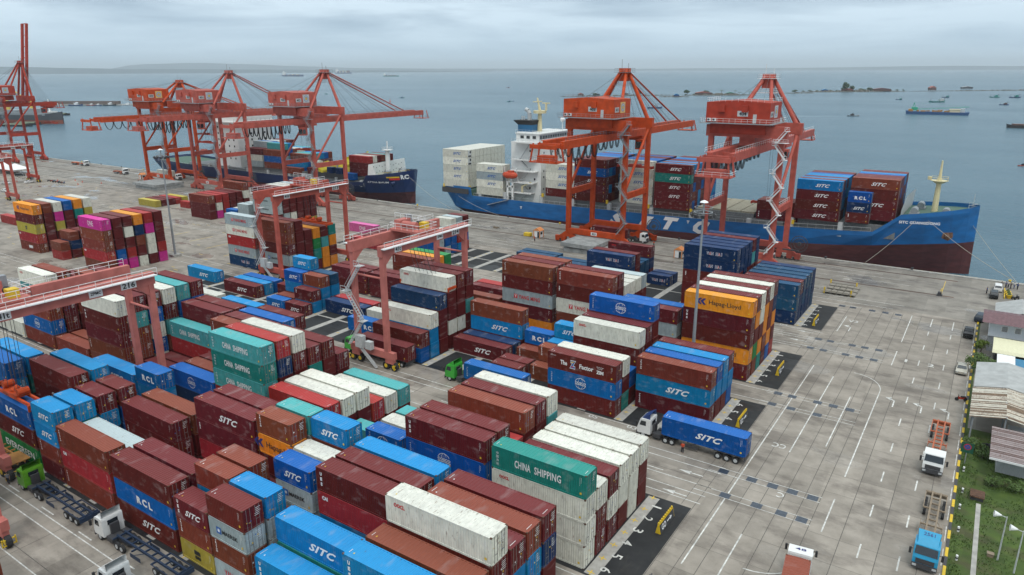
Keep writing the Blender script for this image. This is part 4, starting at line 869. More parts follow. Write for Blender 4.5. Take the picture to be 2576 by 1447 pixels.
# ---------------------------------------------------------------- rubber-tyred yard gantries
def rtg(label, x0, x1, y0, y1, zt, m, ty, number, sp=None, stairs=True, full=True):
    o = empty('yard_gantry', ((x0+x1)/2, (y0+y1)/2, 0), label, 'gantry crane', group='rubber-tyred yard gantries'); cx_, cy_ = (x0+x1)/2, (y0+y1)/2
    hx_, hy_ = (x1-x0)/2, (y1-y0)/2
    for sx in (-1, 1):
        b = MB(); b.box(sx*hx_-0.45, sx*hx_+0.45, -hy_-0.7, hy_+0.7, zt-1.9, zt)
        for sy in (-1, 1): b.add([(sx*hx_+d, sy*(hy_-0.4), zt-1.9) for d in (-.35, .35)]+[(sx*hx_+d, sy*(hy_-0.4), zt-3.6) for d in (-.35, .35)]+[(sx*hx_+d, sy*(hy_-2.4), zt-1.9) for d in (-.35, .35)], [(0, 2, 4), (1, 5, 3), (2, 3, 5, 4), (0, 1, 3, 2)])
        g = b.build('top_girder', m, o)
        b = MB(); b.box(sx*(hx_+0.45), sx*(hx_+1.3), -hy_-0.7, hy_+0.7, zt-0.5, zt-0.35) if sx > 0 else b.box(-hx_-1.3, -hx_-0.45, -hy_-0.7, hy_+0.7, zt-0.5, zt-0.35)
        b.rail([(sx*(hx_+1.3), -hy_-0.7, zt-0.35), (sx*(hx_+1.3), hy_+0.7, zt-0.35)], 1.15, 0.05, 2.1); b.build('walkway', M_WHITE, g)
        for sy in (-1, 1):
            b = MB(); b.bar((sx*hx_, sy*hy_, 2.6), (sx*hx_, sy*hy_, zt-1.8), 0.95, 0.8, up=(0, 1, 0)); b.build('leg', m, o)
    for sy in (-1, 1):
        b = MB(); b.box(-hx_-1.8, hx_+1.8, sy*hy_-0.45, sy*hy_+0.45, 2.2, 3.5)
        for sx in (-1, 1): b.box(sx*(hx_+0.6)-1.0, sx*(hx_+0.6)+1.0, sy*hy_-0.35, sy*hy_+0.35, 1.3, 2.3)
        b.build('sill_beam', m, o)
        b = MB(); b.tube((-hx_, sy*hy_, zt-6), (hx_, sy*hy_, zt-6), 0.2, n=7); b.build('tie_bar', m, o)
        for sx in (-1, 1):
            for k in (-0.95, 0.95):
                b = MB(); xx = sx*(hx_+0.6)+k; b.tube((xx, sy*hy_-0.3, 0.78), (xx, sy*hy_+0.3, 0.78), 0.78, n=16); wl = b.build('wheel', M_BLACK, o)
                b = MB(); b.tube((xx, sy*hy_-0.34, 0.78), (xx, sy*hy_+0.34, 0.78), 0.38, n=10); b.build('rim', M_YEL, wl)
            b = MB(); xx = sx*(hx_+2.0); b.bar((xx, sy*hy_-0.7, 0.5), (xx, sy*hy_+0.7, 0.5), 0.12); b.bar((xx, sy*hy_-0.7, 1.2), (xx, sy*hy_+0.7, 1.2), 0.12); b.bar((xx, sy*hy_-0.7, 0.4), (xx, sy*hy_-0.7, 1.4), 0.12); b.bar((xx, sy*hy_+0.7, 0.4), (xx, sy*hy_+0.7, 1.4), 0.12); b.build('guard_frame', M_YEL, o)
    b = MB(); b.box(-hx_+0.6, -hx_+2.4, -hy_-1.5, -hy_-0.5, 3.5, 5.8); b.box(-hx_+3, -hx_+4.4, -hy_-1.4, -hy_-0.5, 3.5, 5.0); b.build('power_cabinet', M_LGREY, o)
    t = ty-cy_
    b = MB(); b.box(-hx_, hx_, t-2.6, t+2.6, zt+0.1, zt+0.5); b.tube((-1.8, t-0.8, zt+1.3), (1.6, t-0.8, zt+1.3), 0.6, n=12); b.box(-hx_+0.3, -1.9, t-1.6, t+1.4, zt+0.5, zt+2.0); tr = b.build('trolley', m, o)
    b = MB(); b.box(1.2, 2.6, t+0.3, t+1.6, zt+0.5, zt+1.7); b.mi = 1; b.tube((0.2, t+1.0, zt+1.2), (1.2, t+1.0, zt+1.2), 0.55, n=10); b.mi = 2; b.box(-3.2, -2.2, t+1.2, t+2.2, zt+0.5, zt+2.6); b.build('winch', [M_YEL, M_BLACK, M_GREY], tr)
    b = MB(); b.rail([(-hx_, t-2.6, zt+0.5), (hx_, t-2.6, zt+0.5), (hx_, t+2.6, zt+0.5), (-hx_, t+2.6, zt+0.5), (-hx_, t-2.6, zt+0.5)], 1.15, 0.05, 1.3); b.rail([(-hx_, t-1, zt+2.3), (hx_, t-1, zt+2.3)], 1, .05, 1.4); b.build('railing', M_WHITE, tr)
    if sp:
        sy_, sz, sx_ = sp; yy = sy_-cy_; xx = sx_-cx_
        b = MB()
        for d in (-1, 1): b.box(xx-6.1, xx+6.1, yy+d*0.75-0.14, yy+d*0.75+0.14, sz+0.15, sz+0.55)
        for d in (-1, 1): b.box(xx+d*6.05-0.2, xx+d*6.05+0.2, yy-1.2, yy+1.2, sz+0.05, sz+0.55); b.box(xx+d*6.1-0.12, xx+d*6.1+0.12, yy-1.25, yy-1.0, sz-0.35, sz+0.5)
        b.box(xx-2.2, xx+2.2, yy-0.9, yy+0.9, sz+0.5, sz+0.85)
        for d in (-1, 1): b.tube((xx+d*2.2, yy-0.7, sz+1.3), (xx+d*2.2, yy+0.7, sz+1.3), 0.5, n=10)
        b.tube((xx, yy-0.4, sz+0.8), (xx, yy+0.4, sz+1.4), 0.55, 0.3, n=9); s_ = b.build('spreader', M_ORANGE, o)
        v, f = text_mesh('ZPMC', 1.9, 0.28, None, 0, 0.03); b = MB(); b.add([(p[0]+xx-1.2, yy-0.9, p[2]+sz+0.35) for p in v], f); b.build('lettering', M_LOGOBLACK, s_)
        b = MB()
        for d in (-2.2, 2.2, -1.0, 1.0):
            for e_ in (-0.5, 0.5): b.bar((xx+d, yy+e_, sz+1.2), (d*0.8, t+e_, zt), 0.05)
        b.build('hoist_ropes', M_DARK, s_)
    if stairs:
        b = MB(); z = 3.6; k = 0; yy = -hy_-1.1
        while z < zt-4:
            xa, xb = (hx_-2.6, hx_+0.6-3.8) if k % 2 else (-hx_+1.0, -hx_+3.6)
            xa, xb = (-hx_-1.2, -hx_+2.6) if k % 2 == 0 else (-hx_+2.6, -hx_-1.2)
            for d in (-0.35, 0.35): b.bar((xa, yy+d, z), (xb, yy+d, z+5.2), 0.07, 0.22); b.bar((xa, yy+d, z+1), (xb, yy+d, z+6.2), 0.05)
            for j in range(12): q = j/12; b.box(xa+(xb-xa)*q-.14, xa+(xb-xa)*q+.14, yy-.35, yy+.35, z+5.2*q, z+5.2*q+.04)
            b.box(xb-0.7, xb+0.7, yy-0.7, yy+0.7, z+5.15, z+5.22); b.rail([(xb-.7, yy-.7, z+5.2), (xb+.7, yy-.7, z+5.2)], 1, .05, 1.4); z += 5.2; k += 1
        b.bar((-hx_+1.6, yy, 3.4), (-hx_+5.4, yy, 0.2), 0.6, 0.1); b.rail([(-hx_+1.6, yy-.3, 3.3), (-hx_+5.4, yy-.3, 0.2)], 1, .05, 1.0)
        b.build('access_stairs', M_LGREY, o)
    for i, (tx, y, wd, h) in enumerate(((number, hy_-3.4, 1.9, 0.85), ('ZPMC', hy_-8.2, 1.5, 0.45), ('41t', -hy_+3.6, 1.4, 0.8))):
        v, f = text_mesh(tx, wd, h, None, 0, 0.03); b = MB(); b.box(hx_+0.46, hx_+0.49, y-wd/2-.2, y+wd/2+.2, zt-1.7, zt-0.6); b.mi = 1; b.add([(hx_+0.51, p[0]+y, p[2]+zt-1.15) for p in v], f); b.build('sign_plate', [M_WHITE, M_LOGOBLACK], o)
    return o
rtg('salmon yard gantry 214 lifting a spreader above the navy container', -93.6, -86.3, 88.0, 111.5, 23.2, M_SALM2, 100.5, '214', (103.0, 12.0, -89.1))
rtg('salmon yard gantry 216 at left, its girder crossing above blue containers', -111.2, -104.4, 32.6, 56.2, 23.2, M_SALM2, 37.5, '216', (37.4, 9.0, -108.6), stairs=False)
rtg('red-painted yard gantry beside the stacked white containers with red letters', -155.4, -148.5, 114.6, 138.0, 23.0, M_SALMON, 128.0, '213', (130, 12.5, -152.5))
rtg('weathered red yard gantry parked by the white tents near the left edge', -400.0, -391.5, 141.0, 163.5, 18.6, M_RED, 148, '210')
rtg('faded red yard gantry nearest the left edge, beside the red lettered container', -345.0, -337.5, 108, 131.8, 19, M_SALMON, 114, '211')
rtg('yard gantry wheel corner at the bottom left edge', -96.2, -89.0, 2.5, 26.0, 23.2, M_SALM2, 8, '217')
# ---------------------------------------------------------------- ships
def hull(o, st, levels_fn, cy_, mats, name='hull'):
    """st: (x, half beam at deck, half beam at water, top z, x shift at the bottom)"""
    b = MB(); rings = []
    for x, hd, hw_, zt, dx in st:
        zb = levels_fn(x); prof = [(-7, hw_*0.8, dx), (-3, hw_, dx), (zb, hw_+(hd-hw_)*0.55, dx*0.45), (zt-1.2, hd*0.995, dx*0.08), (zt, hd, 0)]
        rings.append([(x+d, cy_-h, z) for z, h, d in prof]+[(x+d, cy_+h, z) for z, h, d in prof][::-1])
    n = len(rings[0])
    for r0, r1 in zip(rings, rings[1:]):
        for i in range(n-1):
            if i == 4: continue
            k = min(i, n-2-i); b.mi = 0 if k < 2 else 1; b.quad(r0[i], r1[i], r1[i+1], r0[i+1])
    for r, s in ((rings[0], 1), (rings[-1], -1)):
        b.mi = 1; b.add([r[2], r[3], r[4], r[5], r[6], r[7]], [(0, 1, 2, 3, 4, 5)]); b.mi = 0; b.add([r[0], r[1], r[2], r[7], r[8], r[9]], [(0, 1, 2, 3, 4, 5)])
    h = b.build(name, mats, o)
    b = MB()
    for (x0, h0, _, z0, _), (x1, h1, _, z1, _) in zip(st, st[1:]): b.quad((x0, cy_-h0+.25, z0-1.1), (x1, cy_-h1+.25, z1-1.1), (x1, cy_+h1-.25, z1-1.1), (x0, cy_+h0-.25, z0-1.1))
    b.build('deck', mat('deck_green', (0.06, 0.12, 0.09), 0.7), o)
    return h
M_HBLUE = mat('hull_blue', (0.008, 0.115, 0.33), 0.42, var=0.22, nscale=0.25, stretch=(1, 1, 3), rust=0.08)
M_HRED = mat('hull_antifouling', (0.085, 0.022, 0.022), 0.6, var=0.3, nscale=0.3, stretch=(1, 1, 4), rust=0.2)
M_HNAVY = mat('hull_navy', (0.008, 0.022, 0.085), 0.4, var=0.2, nscale=0.25)
M_SHIPW = mat('ship_white', (0.70, 0.71, 0.70), 0.45, var=0.06, nscale=0.6, rust=0.08)
M_HGREY = mat('hatch_grey', (0.16, 0.17, 0.175), 0.6, var=0.25)
M_CREAM = mat('mast_cream', (0.62, 0.55, 0.33), 0.5)
M_LIFE = mat('lifeboat_orange', (0.50, 0.06, 0.02), 0.5)
o = empty('container_ship', (0, 0, 0), 'large blue container ship with white italic letters, moored along the right quay', 'ship')
st1 = [(-181, 11.5, 3, 9.2, 6), (-179, 12.4, 5, 9.2, 5), (-174, 13, 8, 9.2, 3), (-166.2, 13, 10.5, 9.2, 1), (-165.8, 13, 10.5, 6.0, 0), (-150, 13, 12.2, 6.0, 0), (-120, 13, 13, 6.2, 0), (-80, 13, 13, 6.7, 0), (-50, 13, 12.6, 7.4, 0), (-34, 13, 10.5, 8.0, 0), (-25.4, 12.9, 8.4, 8.6, 0), (-19, 12.2, 6.3, 14, 0), (-13, 10.6, 4.3, 14.8, 0), (-7, 7.2, 2.4, 15.6, 0), (-3.5, 3.8, 1.1, 16.1, .2), (-1.4, 0.35, 0.2, 16.4, .3)]
hl = hull(o, st1, lambda x: np.interp(x, [-181, -150, -120, -92, -76, -44, -26, -17, 0], [0.2, 0, .5, 1.3, 2.0, 2.6, 4.2, 5.3, 6.5]), 232.5, [M_HRED, M_HBLUE])
yy = 219.36
b = MB()
for t, x, z, wd, h in (('S', -104.0, 3.6, 6.0, 4.2), ('T', -84.6, 4.2, 5.4, 4.2), ('C', -74.4, 4.2, 5.4, 4.4), ('T', -143.0, 3.6, .9, .9), ('T', -78.9, 5.4, .9, .9)):
    v, f = text_mesh(t, wd, h, None, 0.4 if h > 2 else 0, 0.07); b.add([(p[0]+x, yy, p[2]+z) for p in v], f)
b.add([(-96.5, yy, 1.9), (-93.3, yy, 1.9), (-90.6, yy, 5.8), (-93.8, yy, 5.8)], [(0, 1, 2, 3)])
b.build('lettering', M_WHITE, hl)
b = MB()
v, f = text_mesh('SITC GUANGDONG', 9.6, 0.75, None, 0, 0.03, 1.05); b.add([(p[0]-14.4, 219.2+(p[0]+4.8)*0.30-0.25, p[2]+12.2) for p in v], f); b.build('ship_name', M_WHITE, hl)
b = MB(); b.add([(-8.6, 222.6, 9.8), (-6.4, 223.9, 9.9), (-6.2, 223.4, 8.6), (-7.2, 223, 7.6), (-8.8, 222.1, 8.4)], [(0, 1, 2, 3, 4)]); b.tube((-7.6, 223.2, 9.2), (-7.4, 221.6, 8.6), 0.6, n=8); b.build('anchor', M_RUST, hl)
b = MB(); b.box(-165, -151, 221, 244, 5.0, 6.8); b.box(-136, -50, 221, 244, 5.2, 8.5); b.box(-48, -20, 221.5, 243.5, 6.6, 10.1)
for x0, x1 in ((-77.5, -59),): b.box(x0, x1, 221.5, 243.5, 8.5, 9.7)
b.build('hatch_coaming', M_HGREY, o)
b = MB()
for k in range(4): b.box(-77+4.6*k, -72.7+4.6*k, 222, 243, 9.7, 10.2)
b.build('hatch_cover', mat('hatch_beige', (0.30, 0.27, 0.20), 0.8, var=0.3), o)
for k, x in enumerate([-162, -150.5, -134.5, -121.5, -107.5, -92, -78.3, -60, -47.5, -34]):
    b = MB(); b.box(x-0.6, x+0.6, 219.7, 221.2, 5.2+(k > 6)*1.0, 8.5+(k > 7)*1.6); b.box(x-0.6, x+0.6, 243.8, 245.2, 5.2, 8.5); b.build('lashing_post', M_LGREY, o)
for x in (-179.5, -167, -134, -108.2, -93, -78.4, -47): b = MB(); b.box(x-.35, x+.35, 219.6, 220.2, 8.3, 9.6); b.build('yellow_locker', M_YEL, o)
b = MB()
for x0, x1, z in ((-165, -26, 6.1),):
    b.rail([(x0, 219.75, 5.0), (-120, 219.75, 5.2), (-80, 219.75, 5.7), (-50, 219.75, 6.5), (x1, 219.75, 7.6)], 2.0, 0.06, 2.2)
b.build('railing', M_LGREY, o)
b = MB(); b.box(-150, -137, 223.5, 244.5, 5, 27); b.box(-150, -139.5, 220.2, 223.6, 8.6, 9.0); b.box(-150, -138.5, 220.0, 223.6, 12.4, 12.8); b.box(-149, -138.0, 220.4, 223.6, 16.6, 16.9); b.box(-148.5, -139, 221, 223.6, 20.6, 20.9)
for x in (-149.4, -147.2): b.box(x-.35, x+.35, 219.9, 220.5, 5.6, 12.6)
b.box(-150, -146.6, 219.9, 220.5, 10.6, 11.2); dh = b.build('deckhouse', M_SHIPW, o)
b = MB(); b.box(-147.5, -136.4, 219.6, 245.4, 27.0, 27.5); b.box(-146.5, -136.7, 221.5, 243.5, 27.5, 30.2); b.box(-146.7, -136.2, 221.2, 243.8, 30.2, 30.5); br = b.build('bridge', M_SHIPW, o)
b = MB()
for k in range(12): b.box(-136.72, -136.6, 222.2+1.75*k, 223.6+1.75*k, 28.5, 29.7)
for k in range(3): b.box(-144.6+2.6*k, -143.2+2.6*k, 221.4, 221.52, 28.6, 29.6)
b.build('bridge_windows', M_GLASS, br)
for k in range(9):
    for j in range(6):
        b = MB(); y = 225.2+3.1*j; z = 7.6+2.2*k+0.2*(j % 2)
        if k < 9 and (k+j) % 3 != 2: b.box(-137.05, -136.95, y, y+0.55, z, z+0.75); b.build('porthole', M_GLASS, dh)
for k in range(5): b = MB(); b.box(-142+(k % 2)*2, -141.4+(k % 2)*2, 223.42, 223.52, 10+3.4*k, 10.8+3.4*k); b.build('porthole', M_GLASS, dh)
b = MB()
for k, (z0, z1) in enumerate(((6, 9), (9, 12.8), (12.8, 16.9), (16.9, 20.9), (20.9, 27))):
    xa, xb = (-141, -145.5) if k % 2 else (-145.5, -141); b.bar((xa, 222.6, z0), (xb, 222.6, z1), 0.8, 0.12)
for z in (9.0, 12.8, 16.9, 20.9): b.rail([(-149.8, 220.3, z), (-138.5, 220.3, z)], 1.1, 0.05, 1.4)
b.rail([(-147.5, 219.7, 27.5), (-136.4, 219.7, 27.5)], 1.1, .05, 1.4); b.rail([(-146.7, 221.3, 30.5), (-136.3, 221.3, 30.5), (-136.3, 243, 30.5)], 1.1, .05, 1.4); b.build('stairs_and_rails', M_LGREY, dh)
b = MB(); b.box(-149.0, -142.6, 226, 232, 27, 30.6); b.mi = 1; b.box(-148.8, -142.8, 226.2, 231.8, 30.6, 33.0); b.mi = 2; b.add([(-148.8, 226.2, 33), (-142.8, 226.2, 33), (-142.8, 231.8, 33), (-148.8, 231.8, 33), (-150.3, 225.2, 34.6), (-142.2, 225.8, 34.6), (-142.2, 232.4, 34.6), (-150.3, 232.8, 34.6)], [(4, 5, 6, 7), (0, 1, 5, 4), (1, 2, 6, 5), (2, 3, 7, 6), (3, 0, 4, 7)])
b.mi = 3; b.path([(-145.5, 229, 34.5), (-145.5, 229, 36.8), (-146.1, 229, 38), (-147.2, 229, 38.4)], 0.75, 9)
for x in (-147.5, -148.4): b.tube((x, 228.5, 34), (x, 228.5, 36), 0.25)
b.build('funnel', [M_SHIPW, mat('funnel_blue', (0.01, 0.10, 0.22), 0.5), M_BLACK, M_LGREY], o)
b = MB(); b.tube((-142.3, 231, 30), (-142.3, 231, 37), 1.0, 0.7, 9); b.tube((-142.3, 231, 37), (-142.3, 231, 38), 2.4, 2.4, 12); b.tube((-142.3, 231, 38), (-143.4, 231, 42.5), 0.5, 0.25); b.box(-143.8, -142.8, 228.5, 233.5, 41.0, 41.3); b.tube((-139.6, 231, 38), (-139.6, 231, 40.5), 0.4); b.box(-141.2, -138, 230.8, 231.2, 40.5, 40.9); b.build('radar_mast', M_CREAM, o)
b = MB()
for i in range(5):
    r0 = 0.95*math.sin(PI*(i)/5+.001); r1 = 0.95*math.sin(PI*(i+1)/5+.001); b.tube((-137.2, 239, 34.5-0.95*math.cos(PI*i/5)), (-137.2, 239, 34.5-0.95*math.cos(PI*(i+1)/5)), r0, r1, 10, cap=False)
b.tube((-137.2, 239, 30.4), (-137.2, 239, 33.7), 0.15); b.build('radar_dome', M_WHITE, o)
rings = []
for t, r in ((0, 0.25), (0.1, 0.85), (0.3, 1.25), (0.7, 1.25), (0.9, 0.9), (1, 0.3)):
    rings.append([(-151.2+6.4*t, 219.6+r*math.cos(2*PI*i/10), 15.2+1.05*r*math.sin(2*PI*i/10)) for i in range(10)])
b = MB(); b.loft(rings); b.box(-148.6, -146.6, 218.9, 220.3, 16.2, 16.9); lb = b.build('lifeboat', M_LIFE, o, smooth=False)
b = MB(); b.bar((-150.6, 221, 12.8), (-150.6, 219.8, 17.8), .3); b.bar((-145.4, 221, 12.8), (-145.4, 219.8, 17.8), .3); b.build('davit', M_WHITE, o)
b = MB(); b.tube((-143.5, 221, 9), (-143.5, 221, 11.5), 0.4); b.bar((-143.5, 221, 11.2), (-139.5, 220.6, 13), 0.5); b.build('provision_crane', M_CREAM, o)
b = MB(); b.bar((-158, 219.2, 3.2), (-148.6, 219.2, 6.0), 0.9, 0.25); b.build('gangway', M_GREY, o)
b = MB(); b.tube((-12.0, 232, 13.5), (-12.0, 232, 23), 0.85, 0.6, 10); b.tube((-12, 232, 21.6), (-12, 232, 22.5), 0.8, 2.3, 12); b.tube((-12, 232, 22.5), (-12, 232, 28), 0.45, 0.2); b.rail([(-14, 230, 22.5), (-10, 230, 22.5), (-10, 234, 22.5), (-14, 234, 22.5), (-14, 230, 22.5)], .9, .05, 1.3); b.tube((-14.4, 231, 22.7), (-14.4, 231, 23.6), 0.5, n=9); b.build('foremast', M_CREAM, o)
b = MB(); b.add([(-19.3, 220.4, 13.2), (-18.6, 244.2, 13.2), (-18.2, 243.8, 18.2), (-19, 229, 18.0), (-19.2, 220.8, 15.2)], [(0, 1, 2, 3, 4)]); b.box(-19.6, -19.2, 221, 244, 12.8, 13.3); b.build('breakwater', M_LGREY, o)
for x, y in ((-16.5, 227), (-15.8, 237.5), (-9, 230)):
    b = MB(); b.tube((x, y-1.6, 14.4), (x, y+1.6, 14.4), 0.95, n=12); b.box(x-1.2, x+1.2, y-2, y+2, 13.2, 13.8); b.build('winch', M_GREY, o)
b = MB(); b.rail([(-4, 229.5, 15.1), (-2, 232, 15.3), (-4, 235.5, 15.1)], 1.5, .06, 1.2); b.bar((-3, 232, 15), (-3, 232, 19.5), .12); b.build('bow_railing', M_LGREY, o)
b = MB(); b.mi = 0; b.box(-180.3, -167.3, 219.42, 219.5, 6.3, 8.3); b.build('stern_opening', M_DARK, hl)
# second ship
o = empty('container_ship', (0, 0, 0), 'navy container ship with red underside and yellow tarpaulins, moored on the left', 'ship')
st2 = [(-388, 10, 2, 6.5, 6), (-385, 11.5, 4.5, 6.5, 4), (-375, 12.5, 9, 6.2, 0), (-355, 12.5, 11.5, 5.6, 0), (-300, 12.5, 12.3, 5.2, 0), (-250, 12.5, 12, 5.2, 0), (-235, 12.5, 10.5, 5.6, 0), (-224.5, 12.4, 8.6, 6.4, 0), (-222.5, 12.3, 8.0, 9.4, 0), (-217, 11.2, 5.6, 9.9, 0), (-212, 8.4, 3.2, 10.5, 0), (-208.5, 5.0, 1.4, 11.0, 0), (-206.0, 0.3, 0.2, 11.4, 0)]
def side(st, cy_, x, z, f=0.94):
    xs_ = [q[0] for q in st]; hd = np.interp(x, xs_, [q[1] for q in st]); hw_ = np.interp(x, xs_, [q[2] for q in st]); zt = np.interp(x, xs_, [q[3] for q in st])
    t = min(1, max(0, (z-1.5)/(zt-2.7))); return cy_-((hw_+(hd-hw_)*.55)+(hd*.995-(hw_+(hd-hw_)*.55))*t)-0.12
hl = hull(o, st2, lambda x: np.interp(x, [-388, -300, -225, -195], [0.0, 0.6, 1.6, 2.7]), 232.2, [M_HRED, M_HNAVY])
b = MB(); v, f = text_mesh('RC', 1.9, 1.9, None, 0, 0.05, 1.1); b.add([(p[0]-208.0, side(st2, 232.2, p[0]-208.0, p[2]+8.8), p[2]+8.8) for p in v], f)
v, f = text_mesh('ATTHA BHUM', 9.0, 0.7, None, 0, 0.02, 1.1); b.add([(p[0]-217.6, side(st2, 232.2, p[0]-217.6, p[2]+6.6)-.15, p[2]+6.6) for p in v], f); b.build('lettering', M_WHITE, hl)
b = MB()
for mi, za_, zb_, xa_ in ((0, 9.1, 8.5, -213.6), (1, 8.45, 7.6, -212.6)):
    b.mi = mi
    for k in range(6):
        u0 = xa_+(-209.3-xa_)*k/6; u1 = xa_+(-209.3-xa_)*(k+1)/6; b.quad((u0, side(st2, 232.2, u0, za_)-.1, za_), (u0, side(st2, 232.2, u0, zb_)-.1, zb_), (u1, side(st2, 232.2, u1, zb_)-.1, zb_), (u1, side(st2, 232.2, u1, za_)-.1, za_))
b.build('bow_stripe', [M_YEL, M_LOGORED], hl)
b = MB(); b.tube((-211.5, 225.6, 6.4), (-212.0, 224.0, 6.0), 0.8, n=9); b.build('anchor', M_HNAVY, hl)
b = MB(); b.prism([(220.2, 8.4), (244.2, 8.4), (243.6, 14.4), (221.0, 13.9)], -221.8, -221.5, axis='x'); b.add([(-221.6, 220.3, 8.6), (-221.6, 220.8, 13.9), (-219.5, 221.0, 13.9), (-217.5, 221.3, 9.4)], [(0, 1, 2, 3)]); wl_ = b.build('forecastle_wall', M_SHIPW, o)
b = MB()
for k in range(24): y = 222+1.75*(k % 12); z = 10+2.2*(k//12)+0.5*(k % 2); b.tube((-221.45, y, z), (-221.38, y, z), 0.2, n=8)
b.build('portholes', M_DARK, wl_)
b = MB(); b.tube((-219.8, 231, 9), (-219.8, 231, 19), 1.1, 0.95, 10); b.box(-221.6, -218, 229.2, 232.8, 19.2, 19.4); b.rail([(-221.5, 229.3, 19.4), (-218.1, 229.3, 19.4), (-218.1, 232.7, 19.4), (-221.5, 232.7, 19.4), (-221.5, 229.3, 19.4)], 1.1, .05, 1.2); b.tube((-219.8, 231, 19), (-219.8, 231, 23), 0.25); b.build('foremast', M_SHIPW, o)
for x, y in ((-216.5, 227), (-216, 236), (-212, 231)): b = MB(); b.tube((x, y-1.5, 10.4), (x, y+1.5, 10.4), 0.9, n=12); b.box(x-1, x+1, y-1.8, y+1.8, 9.2, 9.8); b.build('winch', M_GREY, o)
b = MB(); b.rail([(-217, 222, 9.2), (-212, 225, 9.7), (-207, 230.5, 10.4)], 1.3, .06, 1.5); b.build('bow_railing', M_YEL, o)
b = MB(); b.box(-352, -224, 220.5, 243.8, 4.4, 6.2); b.box(-303, -264, 221, 243.5, 6.2, 7.9); b.build('hatch_coaming', M_HGREY, o)
b = MB(); b.rail([(-380, 220.1, 5.2), (-350, 219.9, 4.6), (-300, 219.9, 4.2), (-224, 219.9, 4.6)], 1.2, .07, 2.5); b.build('railing', M_LGREY, o)
for k in range(9): x = -350+15.5*k; b = MB(); b.box(x-.6, x+.6, 220.1, 221.4, 4.2, 7.0); b.build('lashing_post', M_LGREY, o)
b = MB(); b.box(-330, -311, 222.5, 243, 5, 28); b.box(-331, -309.5, 220, 244.5, 28, 28.5); b.box(-329, -310, 222, 243, 28.5, 31.2); dh = b.build('deckhouse', M_SHIPW, o)
for k in range(6):
    for j in range(4): b = MB(); b.box(-310.98, -310.9, 226+4*j, 226.8+4*j, 10+3*k, 10.9+3*k); b.build('porthole', M_GLASS, dh)
for k in range(6):
    for j in range(4): b = MB(); b.box(-327+4*j, -326.2+4*j, 222.4, 222.48, 10+3*k, 10.9+3*k); b.build('porthole', M_GLASS, dh)
b = MB(); b.box(-335.5, -332, 228, 236, 5, 33); b.build('funnel', M_HNAVY, o)
b = MB(); b.loft([[(-340.5+6*t, 220.6+r*math.cos(2*PI*i/9), 13+r*math.sin(2*PI*i/9)) for i in range(9)] for t, r in ((0, .2), (.15, 1), (.8, 1.1), (1, .3))]); b.build('lifeboat', M_LIFE, o)
def tarp(x, y, z, sx, sy, sz, seed, label):
    n, m_ = 14, 10; vs = []
    for i in range(m_+1):
        for j in range(n):
            a = 2*PI*j/n; r = (1-(i/m_)**1.6)**0.5 if i < m_ else 0.02; k = 1+0.25*mnoise.noise((math.cos(a)*1.7+seed, math.sin(a)*1.7, i*0.4))
            vs.append((x+sx*r*math.cos(a)*k, y+sy*r*math.sin(a)*k, z+sz*(i/m_)*(0.85+0.3*mnoise.noise((math.cos(a)*2+seed, math.sin(a)*2, 3)))))
    b = MB(); b.add(vs, [(i*n+j, i*n+(j+1) % n, (i+1)*n+(j+1) % n, (i+1)*n+j) for i in range(m_) for j in range(n)]); b.add(vs[-n:], [tuple(range(n))])
    tag(b.build('tarpaulin_cargo', mat('yellow_tarp', (0.62, 0.50, 0.02), 0.55, var=0.12)), label, 'covered cargo', 'yellow covered cargo on the navy ship')
tarp(-251.5, 225, 8.4, 5.0, 4.2, 5.2, 1, 'leftmost lumpy yellow tarpaulin over cargo on the navy ship'); tarp(-245, 232.5, 8.4, 5.5, 5.5, 7.0, 4, 'tallest yellow tarpaulin heap, middle of the three on the navy ship'); tarp(-241, 240.0, 9.5, 4.4, 3.5, 7.6, 7, 'rightmost yellow tarpaulin heap on the navy ship, nearest the maroon containers')
b = MB(); b.box(-258, -237.5, 220.9, 243.4, 6.2, 8.6); b.mi = 1
for x in (-247, -241.5): b.box(x, x+3.4, 220.4, 222.6, 8.6, 11.2)
tag(b.build('flat_rack', [M_DARK, cmat('n')]), 'dark flat racks carrying the yellow covered cargo', 'cargo rack')

def rope(a, b_, label, sag=0.03):
    a = Vector(a); c = Vector(b_); L = (c-a).length
    m = MB(); m.path([a.lerp(c, t/8)-Vector((0, 0, sag*L*math.sin(PI*t/8))) for t in range(9)], 0.06, 4)
    tag(m.build('mooring_line', mat('rope', (0.35, 0.33, 0.28), 0.8)), label, 'rope', 'mooring lines')
rope((-15.5, 220.9, 12.6), (-25.6, 215.2, .6), 'mooring line from the blue bow down left to the quay edge'); rope((-12.5, 221.8, 12.8), (9.2, 215.3, .6), 'mooring line from the blue bow name to the far right bollard')
rope((-2.2, 231, 11), (9.4, 215.4, .6), 'steepest mooring line, off the very tip of the blue bow', .015); rope((-207.5, 229.5, 9.5), (-172, 215.3, .6), 'mooring line from the navy bow towards the white stern stacks'); rope((-176, 221, 6), (-150, 215.3, .6), 'mooring line at the blue ship\'s stern'); rope((-380, 222, 5), (-396, 215.2, .6), 'mooring line at the navy ship\'s stern')

